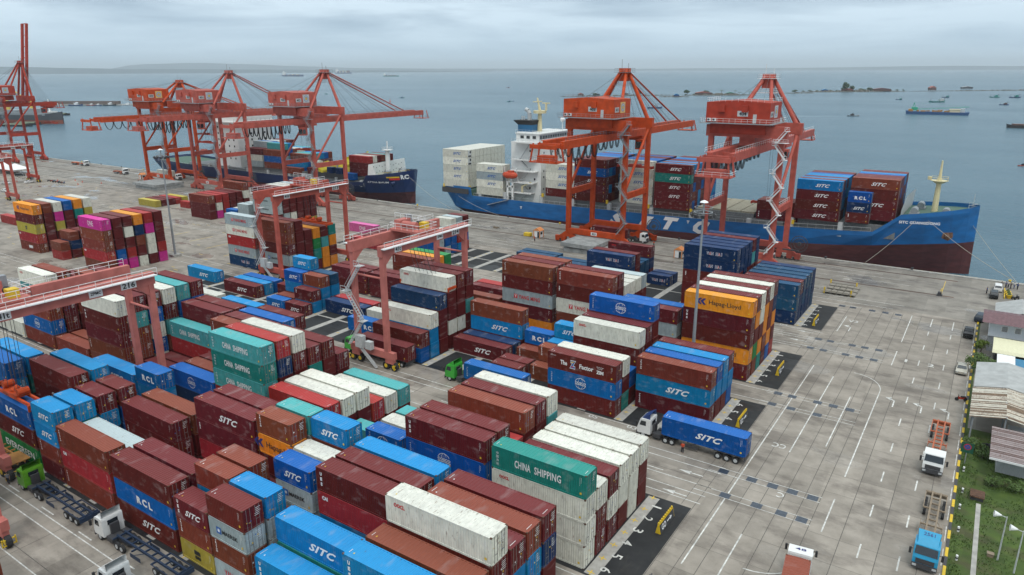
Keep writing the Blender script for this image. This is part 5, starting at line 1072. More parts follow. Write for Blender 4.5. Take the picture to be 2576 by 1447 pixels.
# ---------------------------------------------------------------- vehicles
def wheel_pair(o, x, w, r=0.5, wd=0.32):
    for s in (-1, 1):
        b = MB(); b.tube((x, s*w-wd/2, r), (x, s*w+wd/2, r), r, n=16); wl = b.build('wheel', M_BLACK, o)
        b = MB(); b.tube((x, s*w-wd/2-.02, r), (x, s*w+wd/2+.02, r), r*0.55, n=10); b.build('rim', M_LGREY, wl)
def truck(name, loc, rz, cabc, label, frame=M_GREY, chassis=12.3, gap=0.9, deflector=None, deck=False, number=None, skel=True):
    """cab nose at +x; trailer behind at -x. loc is under the cab's front bumper"""
    o = empty('semi_truck', loc, label, 'truck', rz, 'trucks in the yard'); w = 1.22
    pr = [(-2.05, 0.75), (0, 0.75), (0.02, 1.6), (-0.12, 2.0), (-0.42, 2.95), (-0.6, 3.08), (-2.0, 3.12), (-2.05, 2.9)]
    b = MB(); b.prism([(x, z) for x, z in pr], -w, w); cab = b.build('cab', cabc, o)
    b = MB(); b.add([(-0.10, -w+.12, 2.0), (-0.10, w-.12, 2.0), (-0.38, w-.18, 2.86), (-0.38, -w+.18, 2.86)], [(0, 1, 2, 3)]); b.v = [(x+.03, y, z+.02) for x, y, z in b.v]; b.build('windscreen', M_GLASS, cab)
    for s in (-1, 1):
        b = MB(); b.add([(-0.35, s*(w+.012), 2.0), (-1.35, s*(w+.012), 2.0), (-1.35, s*(w+.012), 2.75), (-0.55, s*(w+.012), 2.75)], [(0, 1, 2, 3)]); b.build('side_window', M_GLASS, cab)
        b = MB(); b.box(-0.15, 0.05, s*(w+.32)-.12, s*(w+.32)+.12, 1.9, 2.6); b.bar((-0.1, s*w, 2.5), (-0.05, s*(w+.3), 2.5), .05); b.build('mirror', M_BLACK, cab)
    b = MB(); b.box(-2.09, -2.055, -0.6, 0.6, 2.1, 2.7); b.build('rear_window', M_GLASS, cab)
    b = MB(); b.box(0.02, 0.14, -w, w, 0.4, 0.95); b.box(0.0, 0.05, -0.9, 0.9, 1.0, 1.55); b.build('bumper', M_DARK, cab)
    for s in (-1, 1): b = MB(); b.box(0.13, 0.17, s*0.95-.2, s*0.95+.2, 0.6, 0.85); b.build('headlight', M_LGREY, cab)
    if deflector:
        b = MB(); P = [(-0.55, 3.05, .95), (-1.2, 3.55, 1.0), (-1.95, 4.0, 1.1)]
        for (x0, z0, h0), (x1, z1, h1) in zip(P, P[1:]): b.add([(x0, -h0, z0), (x0, h0, z0), (x1, h1, z1), (x1, -h1, z1), (x0, -h0, z0-.06), (x0, h0, z0-.06), (x1, h1, z1-.06), (x1, -h1, z1-.06)], [(0,1,2,3),(7,6,5,4)])
        for s in (-1, 1): b.add([(-0.55, s*.95, 3.05), (-1.2, s*1.0, 3.55), (-1.95, s*1.1, 4.0), (-1.95, s*1.1, 3.1)], [(0, 1, 2, 3)])
        b.build('wind_deflector', deflector, cab)
    if number:
        v, f = text_mesh(number, 1.1, 0.4, None, 0, .01); b = MB(); b.add([(-1.2+p[2], -p[0], 3.15) for p in v] if not deflector else [(-1.575-p[2]*0.86, p[0], 3.80+p[2]*0.52) for p in v], f); b.build('fleet_number', M_LOGONAVY, cab)
    b = MB(); b.box(-5.6, -0.3, -0.45, 0.45, 0.65, 0.95); b.box(-3.6, -2.6, -1.15, -0.5, 0.5, 1.1); b.box(-3.6, -2.4, 0.5, 1.1, 0.5, 1.1); b.tube((-4.7, 0, 1.0), (-4.7, 0, 1.15), 0.5, n=12); b.box(-2.5, -2.2, -0.5, 0.5, 1.0, 2.3); b.build('chassis', M_DARK, o)
    wheel_pair(o, -0.95, 1.0); wheel_pair(o, -4.4, 0.95); wheel_pair(o, -5.4 if chassis > 5 else -5.3, 0.95)
    if chassis > 5:
        x1 = -3.6; x0 = x1-chassis
        b = MB()
        for s in (-1, 1): b.box(x0, x1, s*0.45-.09, s*0.45+.09, 1.15, 1.42)
        for k in range(10): x = x0+0.3+(x1-x0-.6)*k/9; b.box(x-.07, x+.07, -1.15 if k in (0, 3, 6, 9) else -.45, 1.15 if k in (0, 3, 6, 9) else .45, 1.16, 1.34)
        for s in (-1, 1): b.bar((x0+.3, s*1.15, 1.25), (x0+4.3, s*1.15, 1.25), .09); b.bar((x0+6.5, s*1.15, .7), (x0+8.5, s*1.15, .7), .05, .5); b.bar((x0+6.5, s*0.45, 1.2), (x0+8.0, s*1.15, .8), .06)
        if deck: b.box(x0, x0+5.0, -1.2, 1.2, 1.40, 1.50)
        b.box(x0-.05, x0+.08, -1.2, 1.2, 0.7, 1.3); b.build('trailer_frame', frame, o)
        for x in (x0+1.2, x0+2.45, x0+3.7): wheel_pair(o, x, 0.98)
    return o
M_TWHITE = mat('truck_white', (0.68, 0.69, 0.69), 0.3, var=0.04); M_TGREEN = mat('truck_green', (0.10, 0.30, 0.02), 0.35); M_TBLUE = mat('truck_blue', (0.015, 0.27, 0.48), 0.3, var=0.05); M_TGREEN2 = mat('truck_bright_green', (0.04, 0.34, 0.04), 0.35); M_TNAVY = mat('deflector_navy', (0.015, 0.04, 0.15), 0.4); M_TRAILB = mat('trailer_blue', (0.012, 0.028, 0.065), 0.6, rust=0.3); M_TRAILO = mat('trailer_orange', (0.40, 0.10, 0.04), 0.6, rust=0.25); M_TRAILG = mat('trailer_tan', (0.22, 0.17, 0.12), 0.7, rust=0.4); M_TRAILY = mat('trailer_mustard', (0.40, 0.19, 0.05), 0.6, rust=0.2)
truck('t', (-38.0, 91.25, 0), PI, M_TWHITE, 'white-cabbed truck with navy roof deflector hauling a blue container by the road', M_DARK, deflector=M_TNAVY)
truck('t', (-74.7, 91.25, 0), PI, M_TGREEN2, 'bright green cab hauling a blue container behind the stacks', M_DARK, deflector=M_TGREEN2)
truck('t', (-99.5, 91.0, 0), PI, M_TGREEN2, 'green cab almost hidden behind the yard gantry leg', M_DARK)
truck('t', (-129.8, 91.0, 0), PI, M_TWHITE, 'truck queueing under a maroon container, beside the long blue container', M_DARK)
truck('t', (-99.8, 33.5, 0), PI, M_TGREEN, 'lime green truck with empty blue skeletal trailer on the left lane', M_TRAILB, deflector=M_TGREEN)
truck('t', (-80.8, 33.7, 0), PI, M_TWHITE, 'white truck with empty blue trailer in the left lane, behind the green one', M_TRAILB, deflector=M_TWHITE)
truck('t', (-71.2, 29.2, 0), PI, mat('truck_old_white', (0.55, 0.58, 0.60), .4), 'white truck roof with curved deflector at the bottom edge', M_TRAILB, deflector=M_TWHITE)
truck('t', (-113.8, 28.2, 0), PI, M_TWHITE, 'truck cut by the left edge with a maroon container', M_DARK)
truck('t', (0.6, 79.2, 0), -PI/2, M_TBLUE, 'bright blue truck with empty tan trailer parked by the kerb', M_TRAILG, deflector=M_TBLUE, number='2561')
truck('t', (-0.4, 101.6, 0), -PI/2, M_TWHITE, 'white truck with empty orange trailer parked by the kerb', M_TRAILO, deflector=None)
truck('t', (-10.8, 72.6, 0), R_(97), M_TWHITE, 'white truck seen from behind at the bottom edge, number on its roof', M_DARK, deflector=None, number='48')
truck('t', (-87.0, 206.2, 0), 0, M_TWHITE, 'white-cabbed truck under the tall orange quay crane', M_DARK)
truck('t', (-434.0, 208.6, 0), 0, M_TWHITE, 'white truck with empty rusty trailer, far left on the quay', M_TRAILO, deck=True)
truck('t', (-380.0, 201.8, 0), 0, M_TWHITE, 'white truck with short orange trailer beside the leftmost standing crane', M_TRAILO, chassis=8)
truck('t', (-337.5, 205.5, 0), 0, M_TWHITE, 'white truck under the leftmost orange-red quay crane', M_TRAILO)
truck('t', (-344, 118.0, 0), R_(185), M_TWHITE, 'white truck with red trailer between the two far left gantries', M_TRAILO)
truck('t', (-48.3, 206.8, 0), 0, M_TWHITE, 'truck with cyan container behind navy stacks under the salmon crane', M_RED)
# trailer without a cab
o = empty('flatbed_trailer', (-104.2, 34.6, 0), 'empty mustard flatbed trailer at the left edge beside the green truck', 'trailer', 0, None); b = MB()
for s in (-1, 1): b.box(-12, 0, s*.45-.09, s*.45+.09, 1.1, 1.4)
for k in range(9): b.box(-11.8+1.4*k, -11.65+1.4*k, -1.2, 1.2, 1.15, 1.35)
b.box(-3.4, 0, -1.2, 1.2, 1.36, 1.48); b.build('trailer_frame', M_TRAILY, o); wheel_pair(o, -1.2, 1.0); wheel_pair(o, -2.5, 1.0)
# rotated container on the bottom-edge truck
rr = cont_meshes(12.19, 2.9, 'b'); c0 = link('shipping_container', rr['body'], loc=(-9.6, 62.3, 1.35), rz=R_(97)); tag(c0, 'brown container behind the white cab at the bottom edge', 'container', 'containers riding on trailers'); link('door', rr['door0'], c0); link('door', rr['door1'], c0)

def car(loc, rz, m, label, kind='sedan', L=4.6, h=1.45):
    o = empty('parked_car', loc, label, 'car', rz, 'cars parked by the verge'); w = 0.88
    if kind == 'sedan': base = [(-L/2, .35), (L/2, .35), (L/2, .75), (L/2-1.15, .92), (L/2-1.85, h), (-L/2+1.4, h), (-L/2+.55, .98), (-L/2, .9)]
    elif kind == 'suv': base = [(-L/2, .4), (L/2, .4), (L/2, .95), (L/2-1.1, 1.1), (L/2-1.75, h+.25), (-L/2+.45, h+.25), (-L/2+.05, 1.1), (-L/2, .9)]; h += .25
    else: base = [(-L/2, .45), (L/2, .45), (L/2, 1.0), (L/2-1.2, 1.12), (L/2-1.9, h+.3), (0.0-.7, h+.3), (-.95, 1.15), (-L/2, 1.15)]; h += .3
    b = MB(); n = len(base)
    low = [(x, -w, z) for x, z in base]; top = [(x, w, z) for x, z in base]
    def tap(p): x, y, z = p; return (x, y*(0.80 if z > 1.25 else (0.98 if z < .5 else 1)), z)
    vs = [tap(p) for p in low+top]; b.add(vs, [tuple(range(n)), tuple(range(2*n-1, n-1, -1))]+[(i, n+i, n+(i+1) % n, (i+1) % n) for i in range(n)]); bd = b.build('body', m, o)
    fx0, fz0 = base[3]; fx1, fz1 = base[4]; rx1, rz1 = base[5]; rx0, rz0 = base[6]
    def glass(x0, z0, x1, z1, d):
        b = MB(); e = .04*d; b.add([(x0+(x1-x0)*.1+e, -w*.88, z0+(z1-z0)*.12+.02), (x0+(x1-x0)*.1+e, w*.88, z0+(z1-z0)*.12+.02), (x0+(x1-x0)*.88+e, w*.74, z0+(z1-z0)*.88+.02), (x0+(x1-x0)*.88+e, -w*.74, z0+(z1-z0)*.88+.02)], [(0, 1, 2, 3)]); return b
    glass(fx0, fz0, fx1, fz1, 1).build('windscreen', M_GLASS, bd); glass(rx0, rz0, rx1, rz1, -1).build('rear_window', M_GLASS, bd)
    for s in (-1, 1):
        b = MB(); y0 = s*(w*.985+.012); y1 = s*(w*.83+.012); b.add([(fx0-.35, y0, fz0+.1), (rx0+.35, y0, fz0+.1), (rx1+.15, y1, h-.12), (fx1-.15, y1, h-.12)], [(0, 1, 2, 3)]); b.build('side_window', M_GLASS, bd)
        b = MB(); b.box(L/2-.02, L/2+.02, s*.62-.16, s*.62+.16, .58, .74); b.build('headlight', M_LGREY, bd)
    if kind == 'pickup': b = MB(); b.box(-L/2+.1, -1.0, -.75, .75, 1.13, 1.17); b.build('cargo_bed', M_DARK, bd)
    wheel_pair(o, L/2-.85, .78, .34, .2); wheel_pair(o, -L/2+.9, .78, .34, .2); return o
M_CBLK = mat('car_black', (0.015, 0.016, 0.018), 0.15, coat=1); M_CSIL = mat('car_champagne', (0.42, 0.40, 0.35), 0.25, .4); M_CWHT = mat('car_white', (0.7, 0.7, 0.7), 0.2); M_CDRK = mat('car_dark_blue', (0.02, 0.03, 0.05), 0.15)
car((1.0, 144.2, 0), -PI/2, M_CSIL, 'champagne saloon facing the camera beside the kerb'); car((1.1, 166.2, 0), PI/2, M_CBLK, 'black pickup seen from behind near the kerb', 'pickup', 5.2)
car((4.9, 199.6, 0), PI/2, M_CBLK, 'black sports utility parked in front of the white one by the quay', 'suv', 4.8); car((5.6, 206.6, 0), PI/2, M_CWHT, 'white sports utility nearest the group of people at the quay edge', 'suv', 4.8); car((2.9, 178.5, 0), R_(80), M_CDRK, 'dark car beside the white building with a maroon roof', 'suv', 4.6)
for i, (x, y, m, k) in enumerate(((-398, 152.0, M_CWHT, 'white car at far left under the red gantry'), (-421, 168, M_CBLK, 'dark car in front of the white tents'), (-392, 160, M_CWHT, 'silver-white car next to the motorcycles, far left'), (-404, 165.5, M_CDRK, 'second dark car left of the motorcycles, far left'), (-372, 141, M_CWHT, 'white van-like car behind the nearest left gantry leg'))): car((x, y, 0), R_(20+40*i), m, k, 'suv' if i % 2 else 'sedan')
def motorbike(loc, rz, label, m=M_RED):
    o = empty('motorcycle', loc, label, 'motorcycle', rz, 'parked motorcycles')
    for x in (-.62, .62): b = MB(); b.tube((x, -.06, .3), (x, .06, .3), .3, n=14); b.build('wheel', M_BLACK, o)
    b = MB(); b.prism([(-.75, .7), (.15, .62), (.5, .85), (.45, .35), (-.35, .32), (-.5, .6)], -.13, .13); b.build('body', m, o); b = MB(); b.box(-.65, .1, -.14, .14, .7, .82); b.build('seat', M_BLACK, o); b = MB(); b.bar((.45, -.35, 1.02), (.45, .35, 1.02), .05); b.bar((.62, 0, .3), (.42, 0, 1.02), .06); b.build('handlebar', M_DARK, o)
motorbike((1.6, 130.3, 0), R_(200), 'red motorcycle parked beside the puddled kerb')
motorbike((8.8, 199.5, 0), R_(120), 'dark motorcycle behind the yellow planters near the quay', M_DARK); motorbike((9.6, 200.6, 0), R_(110), 'second motorcycle by the fence near the group of people', M_DARK)
for k in range(2): motorbike((5.6+1.3*k, 114.3, 0), R_(30+20*k), ('scooter parked under the rusty shed, left one', 'scooter under the rusty shed, beside the air conditioner')[k], M_DARK)
for k in range(9): motorbike((-389+1.7*k, 167.5+.3*(k % 3), 0), R_(80+7*k), f'{ORD[k]} motorcycle from the left in the far left row', (M_DARK, M_RED, M_LOGOBLUE)[k % 3])

# ---------------------------------------------------------------- people
def person(loc, rz, shirt, trousers, label, pose=0, h=1.7):
    o = empty('person', loc, label, 'person', rz, 'people on the quay'); k = h/1.7; b = MB()
    def limb(pts):
        for (a, ra), (c, rc) in zip(pts, pts[1:]): b.tube(a, c, ra, rc, 8)
    st_ = .09 if pose != 2 else .16; rings = []
    for z, rx, ry in ((.86, .15, .11), (1.0, .15, .10), (1.2, .16, .11), (1.38, .19, .11), (1.46, .10, .08), (1.5, .055, .055), (1.55, .055, .06), (1.6, .078, .095), (1.68, .082, .10), (1.74, .05, .06)): rings.append([(ry*math.cos(2*PI*i/10)*k, rx*math.sin(2*PI*i/10)*k, z*k) for i in range(10)])
    b.loft(rings)
    for s in (-1, 1):
        limb([((0, s*.09*k, .9*k), .095*k), ((.02+st_*s*.5, s*.10*k, .48*k), .065*k), ((st_*s, s*.10*k, .06*k), .045*k), ((st_*s+.14, s*.11*k, .03*k), .04*k)])
        hx_ = .28 if pose == 1 else .05; limb([((0, s*.19*k, 1.4*k), .055*k), ((-.02, s*.25*k, 1.12*k), .042*k), ((hx_, s*.24*k, .92*k if pose != 1 else 1.15*k), .03*k), ((hx_+.03, s*.24*k, .80*k if pose != 1 else 1.2*k), .035*k)])
    b.build('body', M_SKIN, o)
    b = MB(); b.loft([[(ry*math.cos(2*PI*i/10)*k, rx*math.sin(2*PI*i/10)*k, z*k) for i in range(10)] for z, rx, ry in ((.88, .17, .13), (1.0, .165, .12), (1.2, .175, .125), (1.38, .205, .125), (1.465, .11, .09))])
    for s in (-1, 1): b.tube((0, s*.19*k, 1.42*k), (-.02, s*.25*k, 1.14*k), .07*k, .055*k)
    b.build('shirt', shirt, o)
    b = MB(); b.tube((0, 0, .84*k), (0, 0, .98*k), .165*k, .165*k, 10)
    for s in (-1, 1): b.tube((0, s*.09*k, .9*k), (.02+st_*s*.5, s*.10*k, .48*k), .11*k, .085*k); b.tube((.02+st_*s*.5, s*.10*k, .48*k), (st_*s, s*.10*k, .1*k), .085*k, .065*k)
    b.build('trousers', trousers, o)
    b = MB(); b.loft([[(-.01+ry*math.cos(2*PI*i/10)*k, rx*math.sin(2*PI*i/10)*k, z*k) for i in range(10)] for z, rx, ry in ((1.64, .088, .105), (1.7, .09, .108), (1.77, .06, .07))]); b.build('hair', M_BLACK, o)
M_SB = mat('cloth_blue', (0.03, 0.07, 0.2), .8); M_SD = mat('cloth_dark', (0.02, 0.02, 0.03), .8); M_SW = mat('cloth_white', (.6, .6, .6), .8); M_SG = mat('cloth_grey', (.16, .17, .2), .8)
person((-102.1, 32.0, 0), R_(-40), M_SG, M_SD, 'worker in a grey shirt walking beside the green truck', 2)
for x, y, s, t, l in ((3.4, 201.8, M_SB, M_SD, 'person in blue standing left of the black car'), (6.3, 209.2, M_SD, M_SD, 'person in black behind the white car, leftmost of the group'), (7.2, 209.8, M_SB, M_SD, 'person in navy shirt, second from the left in the quay group'), (7.7, 210.6, M_SW, M_SD, 'person in a white top at the back of the quay group'), (8.2, 209.4, M_SD, M_SD, 'person in dark clothes, middle of the quay group'), (8.9, 210.2, M_SW, M_SB, 'person in white holding something in the quay group', ), (9.6, 209.7, M_SB, M_SD, 'person in blue, rightmost of the quay group')): person((x, y, 0), R_(60+37*x), s, t, l, int(x) % 2)
for x, y, l in ((-512.7, 214, 'angler at the quay edge, leftmost of the far group'), (-510, 214.2, 'second angler from the left at the far quay edge'), (-505.3, 214.3, 'third angler at the far quay edge'), (-499, 214.2, 'crouching figure right of three anglers'), (-493.4, 214.3, 'rightmost angler of the far left group'), (-442.9, 214.4, 'lone figure at the quay edge right of the rusty trailer'), (-348.5, 190.1, 'worker in orange by the small booth under the left crane')): person((x, y, 0), 1.0, M_SD if 'orange' not in l else M_LIFE, M_SD, l, 0, 1.7)

# ---------------------------------------------------------------- yard furniture
def mast(x, y, h, label):
    o = empty('light_mast', (x, y, 0), label, 'light mast', 0, 'high light masts'); b = MB(); b.tube((0, 0, .6), (0, 0, h), .34, .14, 12); b.build('pole', M_GREY, o); b = MB(); b.box(-1.2, 1.2, -1.2, 1.2, 0, .6); b.build('base', M_CONC, o)
    b = MB(); n = 10; b.path([(1.5*math.cos(2*PI*i/n), 1.5*math.sin(2*PI*i/n), h-1.6) for i in range(n+1)], .07); b.path([(1.5*math.cos(2*PI*i/n), 1.5*math.sin(2*PI*i/n), h-.8) for i in range(n+1)], .05)
    for i in range(0, n, 2): b.bar((0, 0, h-1.2), (1.5*math.cos(2*PI*i/n), 1.5*math.sin(2*PI*i/n), h-1.6), .08)
    b.build('lamp_ring', M_GREY, o)
    for i in range(n):
        a = 2*PI*i/n; b = MB(); c = Vector((1.8*math.cos(a), 1.8*math.sin(a), h-2.0)); b.bar(c-Vector((0, 0, .3)), c+Vector((.25*math.cos(a), .25*math.sin(a), .25)), .55, .35); b.build('floodlight', M_DARK, o)
    b = MB()
    for i in range(4): b.tube((0, 0, h+.1*i), (0, 0, h+.1*(i+1)), .7*math.cos(i*.38), .7*math.cos((i+1)*.38), 12)
    b.build('cap', M_WHITE, o)
mast(-197, 115.1, 31, 'tall grey light mast standing right of the magenta-topped stack'); mast(-38.6, 114.3, 31.5, 'tall grey light mast in front of the orange container')
for x, y, l in ((-26.1, 71.8, 'nearest yellow and black GO barrier board on asphalt'), (-26.3, 103.2, 'GO barrier board behind the parked blue container truck'), (-26.3, 126.3, 'GO barrier board beside the orange container block'), (-26.6, 157.2, 'farthest GO barrier board beside navy containers')):
    o = empty('barrier_board', (x, y, 0), l, 'barrier', 0, 'yellow and black barrier boards'); b = MB(); b.prism([(-.30, 0), (.34, 0), (.10, 1.12), (-.08, 1.12)], -2.2, 2.2); b.build('board', M_YEL, o)
    b = MB(); b.add([(.355, -2.1, .04), (.355, 2.1, .04), (.135, 2.1, 1.08), (.135, -2.1, 1.08)], [(0, 1, 2, 3)]); pn = b.build('panel', M_DARK, o)
    v, f = text_mesh('GO', 1.3, .72, None, 0, .03); b = MB(); K_ = lambda p: (.385-.214*(p[2]+.56), p[0], p[2]+.56); b.add([K_((p[0]-1.0, 0, p[2])) for p in v], f); b.add([K_((u, 0, w_)) for u, w_ in ((0, -.08), (.9, -.08), (.9, -.25), (1.5, 0), (.9, .25), (.9, .08), (0, .08))], [tuple(range(7))]); b.build('lettering', M_WHITE, pn)
    b = MB()
    for k in range(9): b.box(-.08, .10, -2.15+.5*k, -1.93+.5*k, 1.12, 1.42)
    b.build('teeth', M_YEL, o)
for x, y, l in ((-120, 194.6, 'small orange-trimmed booth left of the tall orange crane'), (-71.9, 194.6, 'small orange-trimmed booth half hidden by navy containers'), (-356.5, 197, 'small orange booth at the foot of the leftmost standing crane')):
    o = empty('guard_booth', (x, y, 0), l, 'booth', 0, 'orange-trimmed booths'); b = MB(); b.box(-1.1, 1.1, -1.1, 1.1, .15, 2.4); b.build('wall', M_WHITE, o); b = MB()
    b.prism([(-1.35, 2.4), (1.35, 2.4), (0, 3.3)], -1.3, 1.3); m_ = mat('booth_orange', (.62, .22, .06), .5); b.build('roof', m_, o); b = MB()
    for sx in (-1, 1):
        for sy in (-1, 1): b.box(sx*1.12-.1, sx*1.12+.1, sy*1.12-.1, sy*1.12+.1, 0, 2.42)
    b.build('frame', m_, o); b = MB(); b.box(.2, .9, -1.14, -1.11, .2, 2.0); b.build('door', M_GLASS, o); b = MB(); b.box(1.11, 1.14, -.6, .6, 1.1, 1.9); b.build('window', M_GLASS, o)
M_SLAB = mat('slab_grey', (.26, .27, .27), .8, var=.3, nscale=.6, rust=.2)
def slab(x0, x1, y0, y1, z0, z1, label):
    b = MB(); n = 6; b.box(x0, x1, y0, y1, z0+.35, z1)
    for k in range(n): xx = x0+(x1-x0-.3)*k/(n-1); b.box(xx, xx+.3, y0+.05, y1-.05, z0, z0+.345)
    for k in range(4): yy = y0+(y1-y0-.3)*k/3; b.box(x0+.02, x1-.02, yy, yy+.28, z0+.02, z0+.34)
    tag(b.build('hatch_cover', M_SLAB), label, 'hatch cover', 'hatch covers laid on the quay')
slab(-333, -315, 180, 193, 0, 1.2, 'lower grey hatch cover of the far left pile'); slab(-334.5, -315.5, 179.5, 193.5, 1.4, 2.6, 'upper grey hatch cover of the far left pile')
slab(-104, -92, 183, 195, 0, 1.3, 'lower grey hatch cover beside the tall orange crane'); slab(-104.8, -93.5, 182.5, 195.5, 1.6, 2.8, 'upper stained hatch cover beside the tall orange crane')
o = empty('storage_rack', (-26.6, 185, 0), 'low grey rack with yellow posts standing on the quay', 'rack'); b = MB()
for i in range(5):
    for yy in (-3.2, 0, 3.2): b.box(-2.9+1.4*i, -1.7+1.4*i, yy-1.2, yy+1.2, .45, .6)
for yy in (-4, -1.2, 1.6, 4): b.bar((-3, yy, .7), (3, yy, .7), .12)
for xx in (-3, -1, 1, 3): b.bar((xx, -4, .62), (xx, 4, .62), .12)
b.build('frame', mat('rack_grey', (.22, .2, .17), .8), o)
for sx in (-1, 1):
    for yy in (-3.9, 3.9): b = MB(); b.box(sx*3-.15, sx*3+.15, yy-.15, yy+.15, 0, 1.5); b.build('post', M_YEL, o)
b = MB(); b.box(-.4, .4, -.5, .5, 0, .9); b.box(-.6, .6, -.6, .6, 0, .25); b.mi = 1; b.bar((0, .4, .6), (.3, 1.3, 1.5), .12); tag(b.build('rail_buffer', [M_DARK, M_YEL], loc=(-6.0, 194.0, 0)), 'rail end buffer with yellow bar near the quay', 'buffer')
b = MB(); b.box(-1.2, 1.2, -.8, .8, .1, 1.1); tag(b.build('scrap_bin', M_YEL, loc=(-124, 194.4, 0)), 'yellow wire bin left of the small booth', 'bin')
for k in range(22):
    b = MB(); b.tube((0, 0, 0), (0, 0, .45), .28, .22, 10); b.tube((0, 0, .45), (0, 0, .62), .4, .36, 10)
    tag(b.build('bollard', M_YEL if k % 3 == 0 else M_DARK, loc=(8-22*k, 215.3, .28)), 'mooring bollard on the quay edge, beside the '+('bow' if k < 9 else 'gap and left ship'), 'bollard', 'mooring bollards')
for k, (x, y) in enumerate(((-388, 171), (-381, 176), (-401, 158), (-372, 175), (-345, 188), (-398, 149), (-366, 170), (-360, 178))):
    b = MB(); b.tube((0, 0, 0), (0, 0, .8), .28, .05, 10); b.box(-.3, .3, -.3, .3, 0, .05); tag(b.build('traffic_cone', M_LIFE, loc=(x, y, 0)), 'small orange traffic cone on the far left yard', 'cone', 'traffic cones scattered far left')
o = empty('event_tent', (-447, 172, 0), 'row of white peaked tents at the far left', 'tent'); 
for k in range(3):
    b = MB(); x0 = -18+12*k
    b.add([(x0, -5, 2.6), (x0+12, -5, 2.6), (x0+12, 5, 2.6), (x0, 5, 2.6), (x0+6, 0, 5.4)], [(0, 1, 4), (1, 2, 4), (2, 3, 4), (3, 0, 4)]); b.build('canopy', M_WHITE, o)
b = MB()
for k in range(4):
    for yy in (-5, 5): b.tube((-18+12*k, yy, 0), (-18+12*k, yy, 2.6), .08)
b.build('poles', M_GREY, o)

# ---------------------------------------------------------------- buildings and verge on the right
M_CORW = mat('white_cladding', (.58, .63, .68), .55, var=.08, stretch=(8, 8, .3)); M_MAROOF = mat('maroon_roofing', (.13, .065, .075), .6, var=.25, nscale=2); M_TIN = mat('tin_roof', (.36, .37, .37), .5, .2, var=.15, nscale=.8); M_RUSTR = mat('rusty_tin_roof', (.40, .36, .30), .6, var=.3, nscale=1.0, rust=.9)
M_RUSTM = mat('brown_tin_roof', (.24, .20, .20), .6, var=.3, nscale=1, stretch=(.35, 3, 1), rust=.78); M_CRM = mat('cream_sheet', (.62, .60, .42), .6, var=.05); M_BLUT = mat('blue_tarp', (.02, .16, .3), .6)
def shed_roof(b, x0, x1, y0, y1, ze, zr, n=None, ridge='y', t=.06, mix=0):
    """corrugated gable roof sheets, ridge along y (or x)"""
    n = n or int((y1-y0)/.35); rs = random.Random(int(x0*7+y0))
    for s in range(2):
        for k in range(n):
            if mix: b.mi = rs.choices((0, 1, 2), (1-mix, mix*.6, mix*.4))[0]
            if ridge == 'y':
                a, c = y0+(y1-y0)*k/n, y0+(y1-y0)*(k+1)/n; xm = (x0+x1)/2; xe = x0 if s == 0 else x1
                b.quad((xe, a, ze+t*(k % 2)), (xm, a, zr+t*(k % 2)), (xm, c, zr+t*((k+1) % 2)), (xe, c, ze+t*((k+1) % 2)))
            else:
                a, c = x0+(x1-x0)*k/n, x0+(x1-x0)*(k+1)/n; ym = (y0+y1)/2; ye = y0 if s == 0 else y1
                b.quad((a, ye, ze+t*(k % 2)), (a, ym, zr+t*(k % 2)), (c, ym, zr+t*((k+1) % 2)), (c, ye, ze+t*((k+1) % 2)))
o = empty('site_office', (0, 0, 0), 'white clad two-storey building with a maroon roof and louvred windows', 'building')
b = MB(); b.box(4.2, 24, 158.2, 165, 3.2, 6.1); b.mi = 1; b.box(4.4, 24, 158.4, 165, .0, 3.19); wl_ = b.build('wall', [M_CORW, M_GREY], o)
b = MB(); shed_roof(b, 2.9, 24.5, 156.8, 166, 6.1, 7.0, 60, 'x', .05); b.build('roof', M_MAROOF, o)
for x in (6.1, 8.2, 11, 14):
    b = MB(); b.box(x, x+1.1, 158.12, 158.19, 4.4, 5.5); fr = b.build('window', M_WHITE, wl_); b = MB()
    for k in range(5): b.box(x+.1, x+1.0, 158.06, 158.11, 4.5+.2*k, 4.6+.2*k)
    b.build('louvres', M_DARK, fr)
o = empty('lean_to_shelter', (0, 0, 0), 'cream curved sheet awning in front of the white building', 'shelter'); b = MB(); P = [(155.6, 3.9), (153, 3.95), (151, 3.8), (149.8, 3.4), (149.3, 2.9)]
for (y0, z0), (y1, z1) in zip(P, P[1:]):
    for k in range(40): x = 5.1+.35*k; b.quad((x, y0, z0+.03*(k % 2)), (x+.35, y0, z0+.03*((k+1) % 2)), (x+.35, y1, z1+.03*((k+1) % 2)), (x, y1, z1+.03*(k % 2)))
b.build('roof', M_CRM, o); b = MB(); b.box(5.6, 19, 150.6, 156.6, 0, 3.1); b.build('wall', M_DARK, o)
o = empty('tarp_tent', (0, 0, 0), 'small white tarpaulin roof on blue sides between awning and grey shed', 'tent'); b = MB(); b.box(5.9, 8.6, 143.6, 148.9, 2.9, 3.0); b.build('canopy', M_WHITE, o); b = MB(); b.box(6.1, 11.5, 143.8, 148.7, 0, 2.7); b.build('side', M_BLUT, o)
o = empty('open_shed', (0, 0, 0), 'long open shed, grey roof at back and rusty streaked roof in front', 'shed'); b = MB()
shed_roof(b, 2.9, 11.6, 127.2, 138.8, 4.2, 5.0); b.build('roof', M_TIN, o); b = MB(); shed_roof(b, 2.8, 11.6, 115.0, 127.1, 4.1, 4.9, 70, mix=.55); b.build('roof', [M_RUSTR, mat('tin_brown_stain', (.13, .085, .055), .8, var=.4, nscale=1.5), mat('tin_pale', (.46, .44, .38), .6, var=.2, rust=.5)], o)
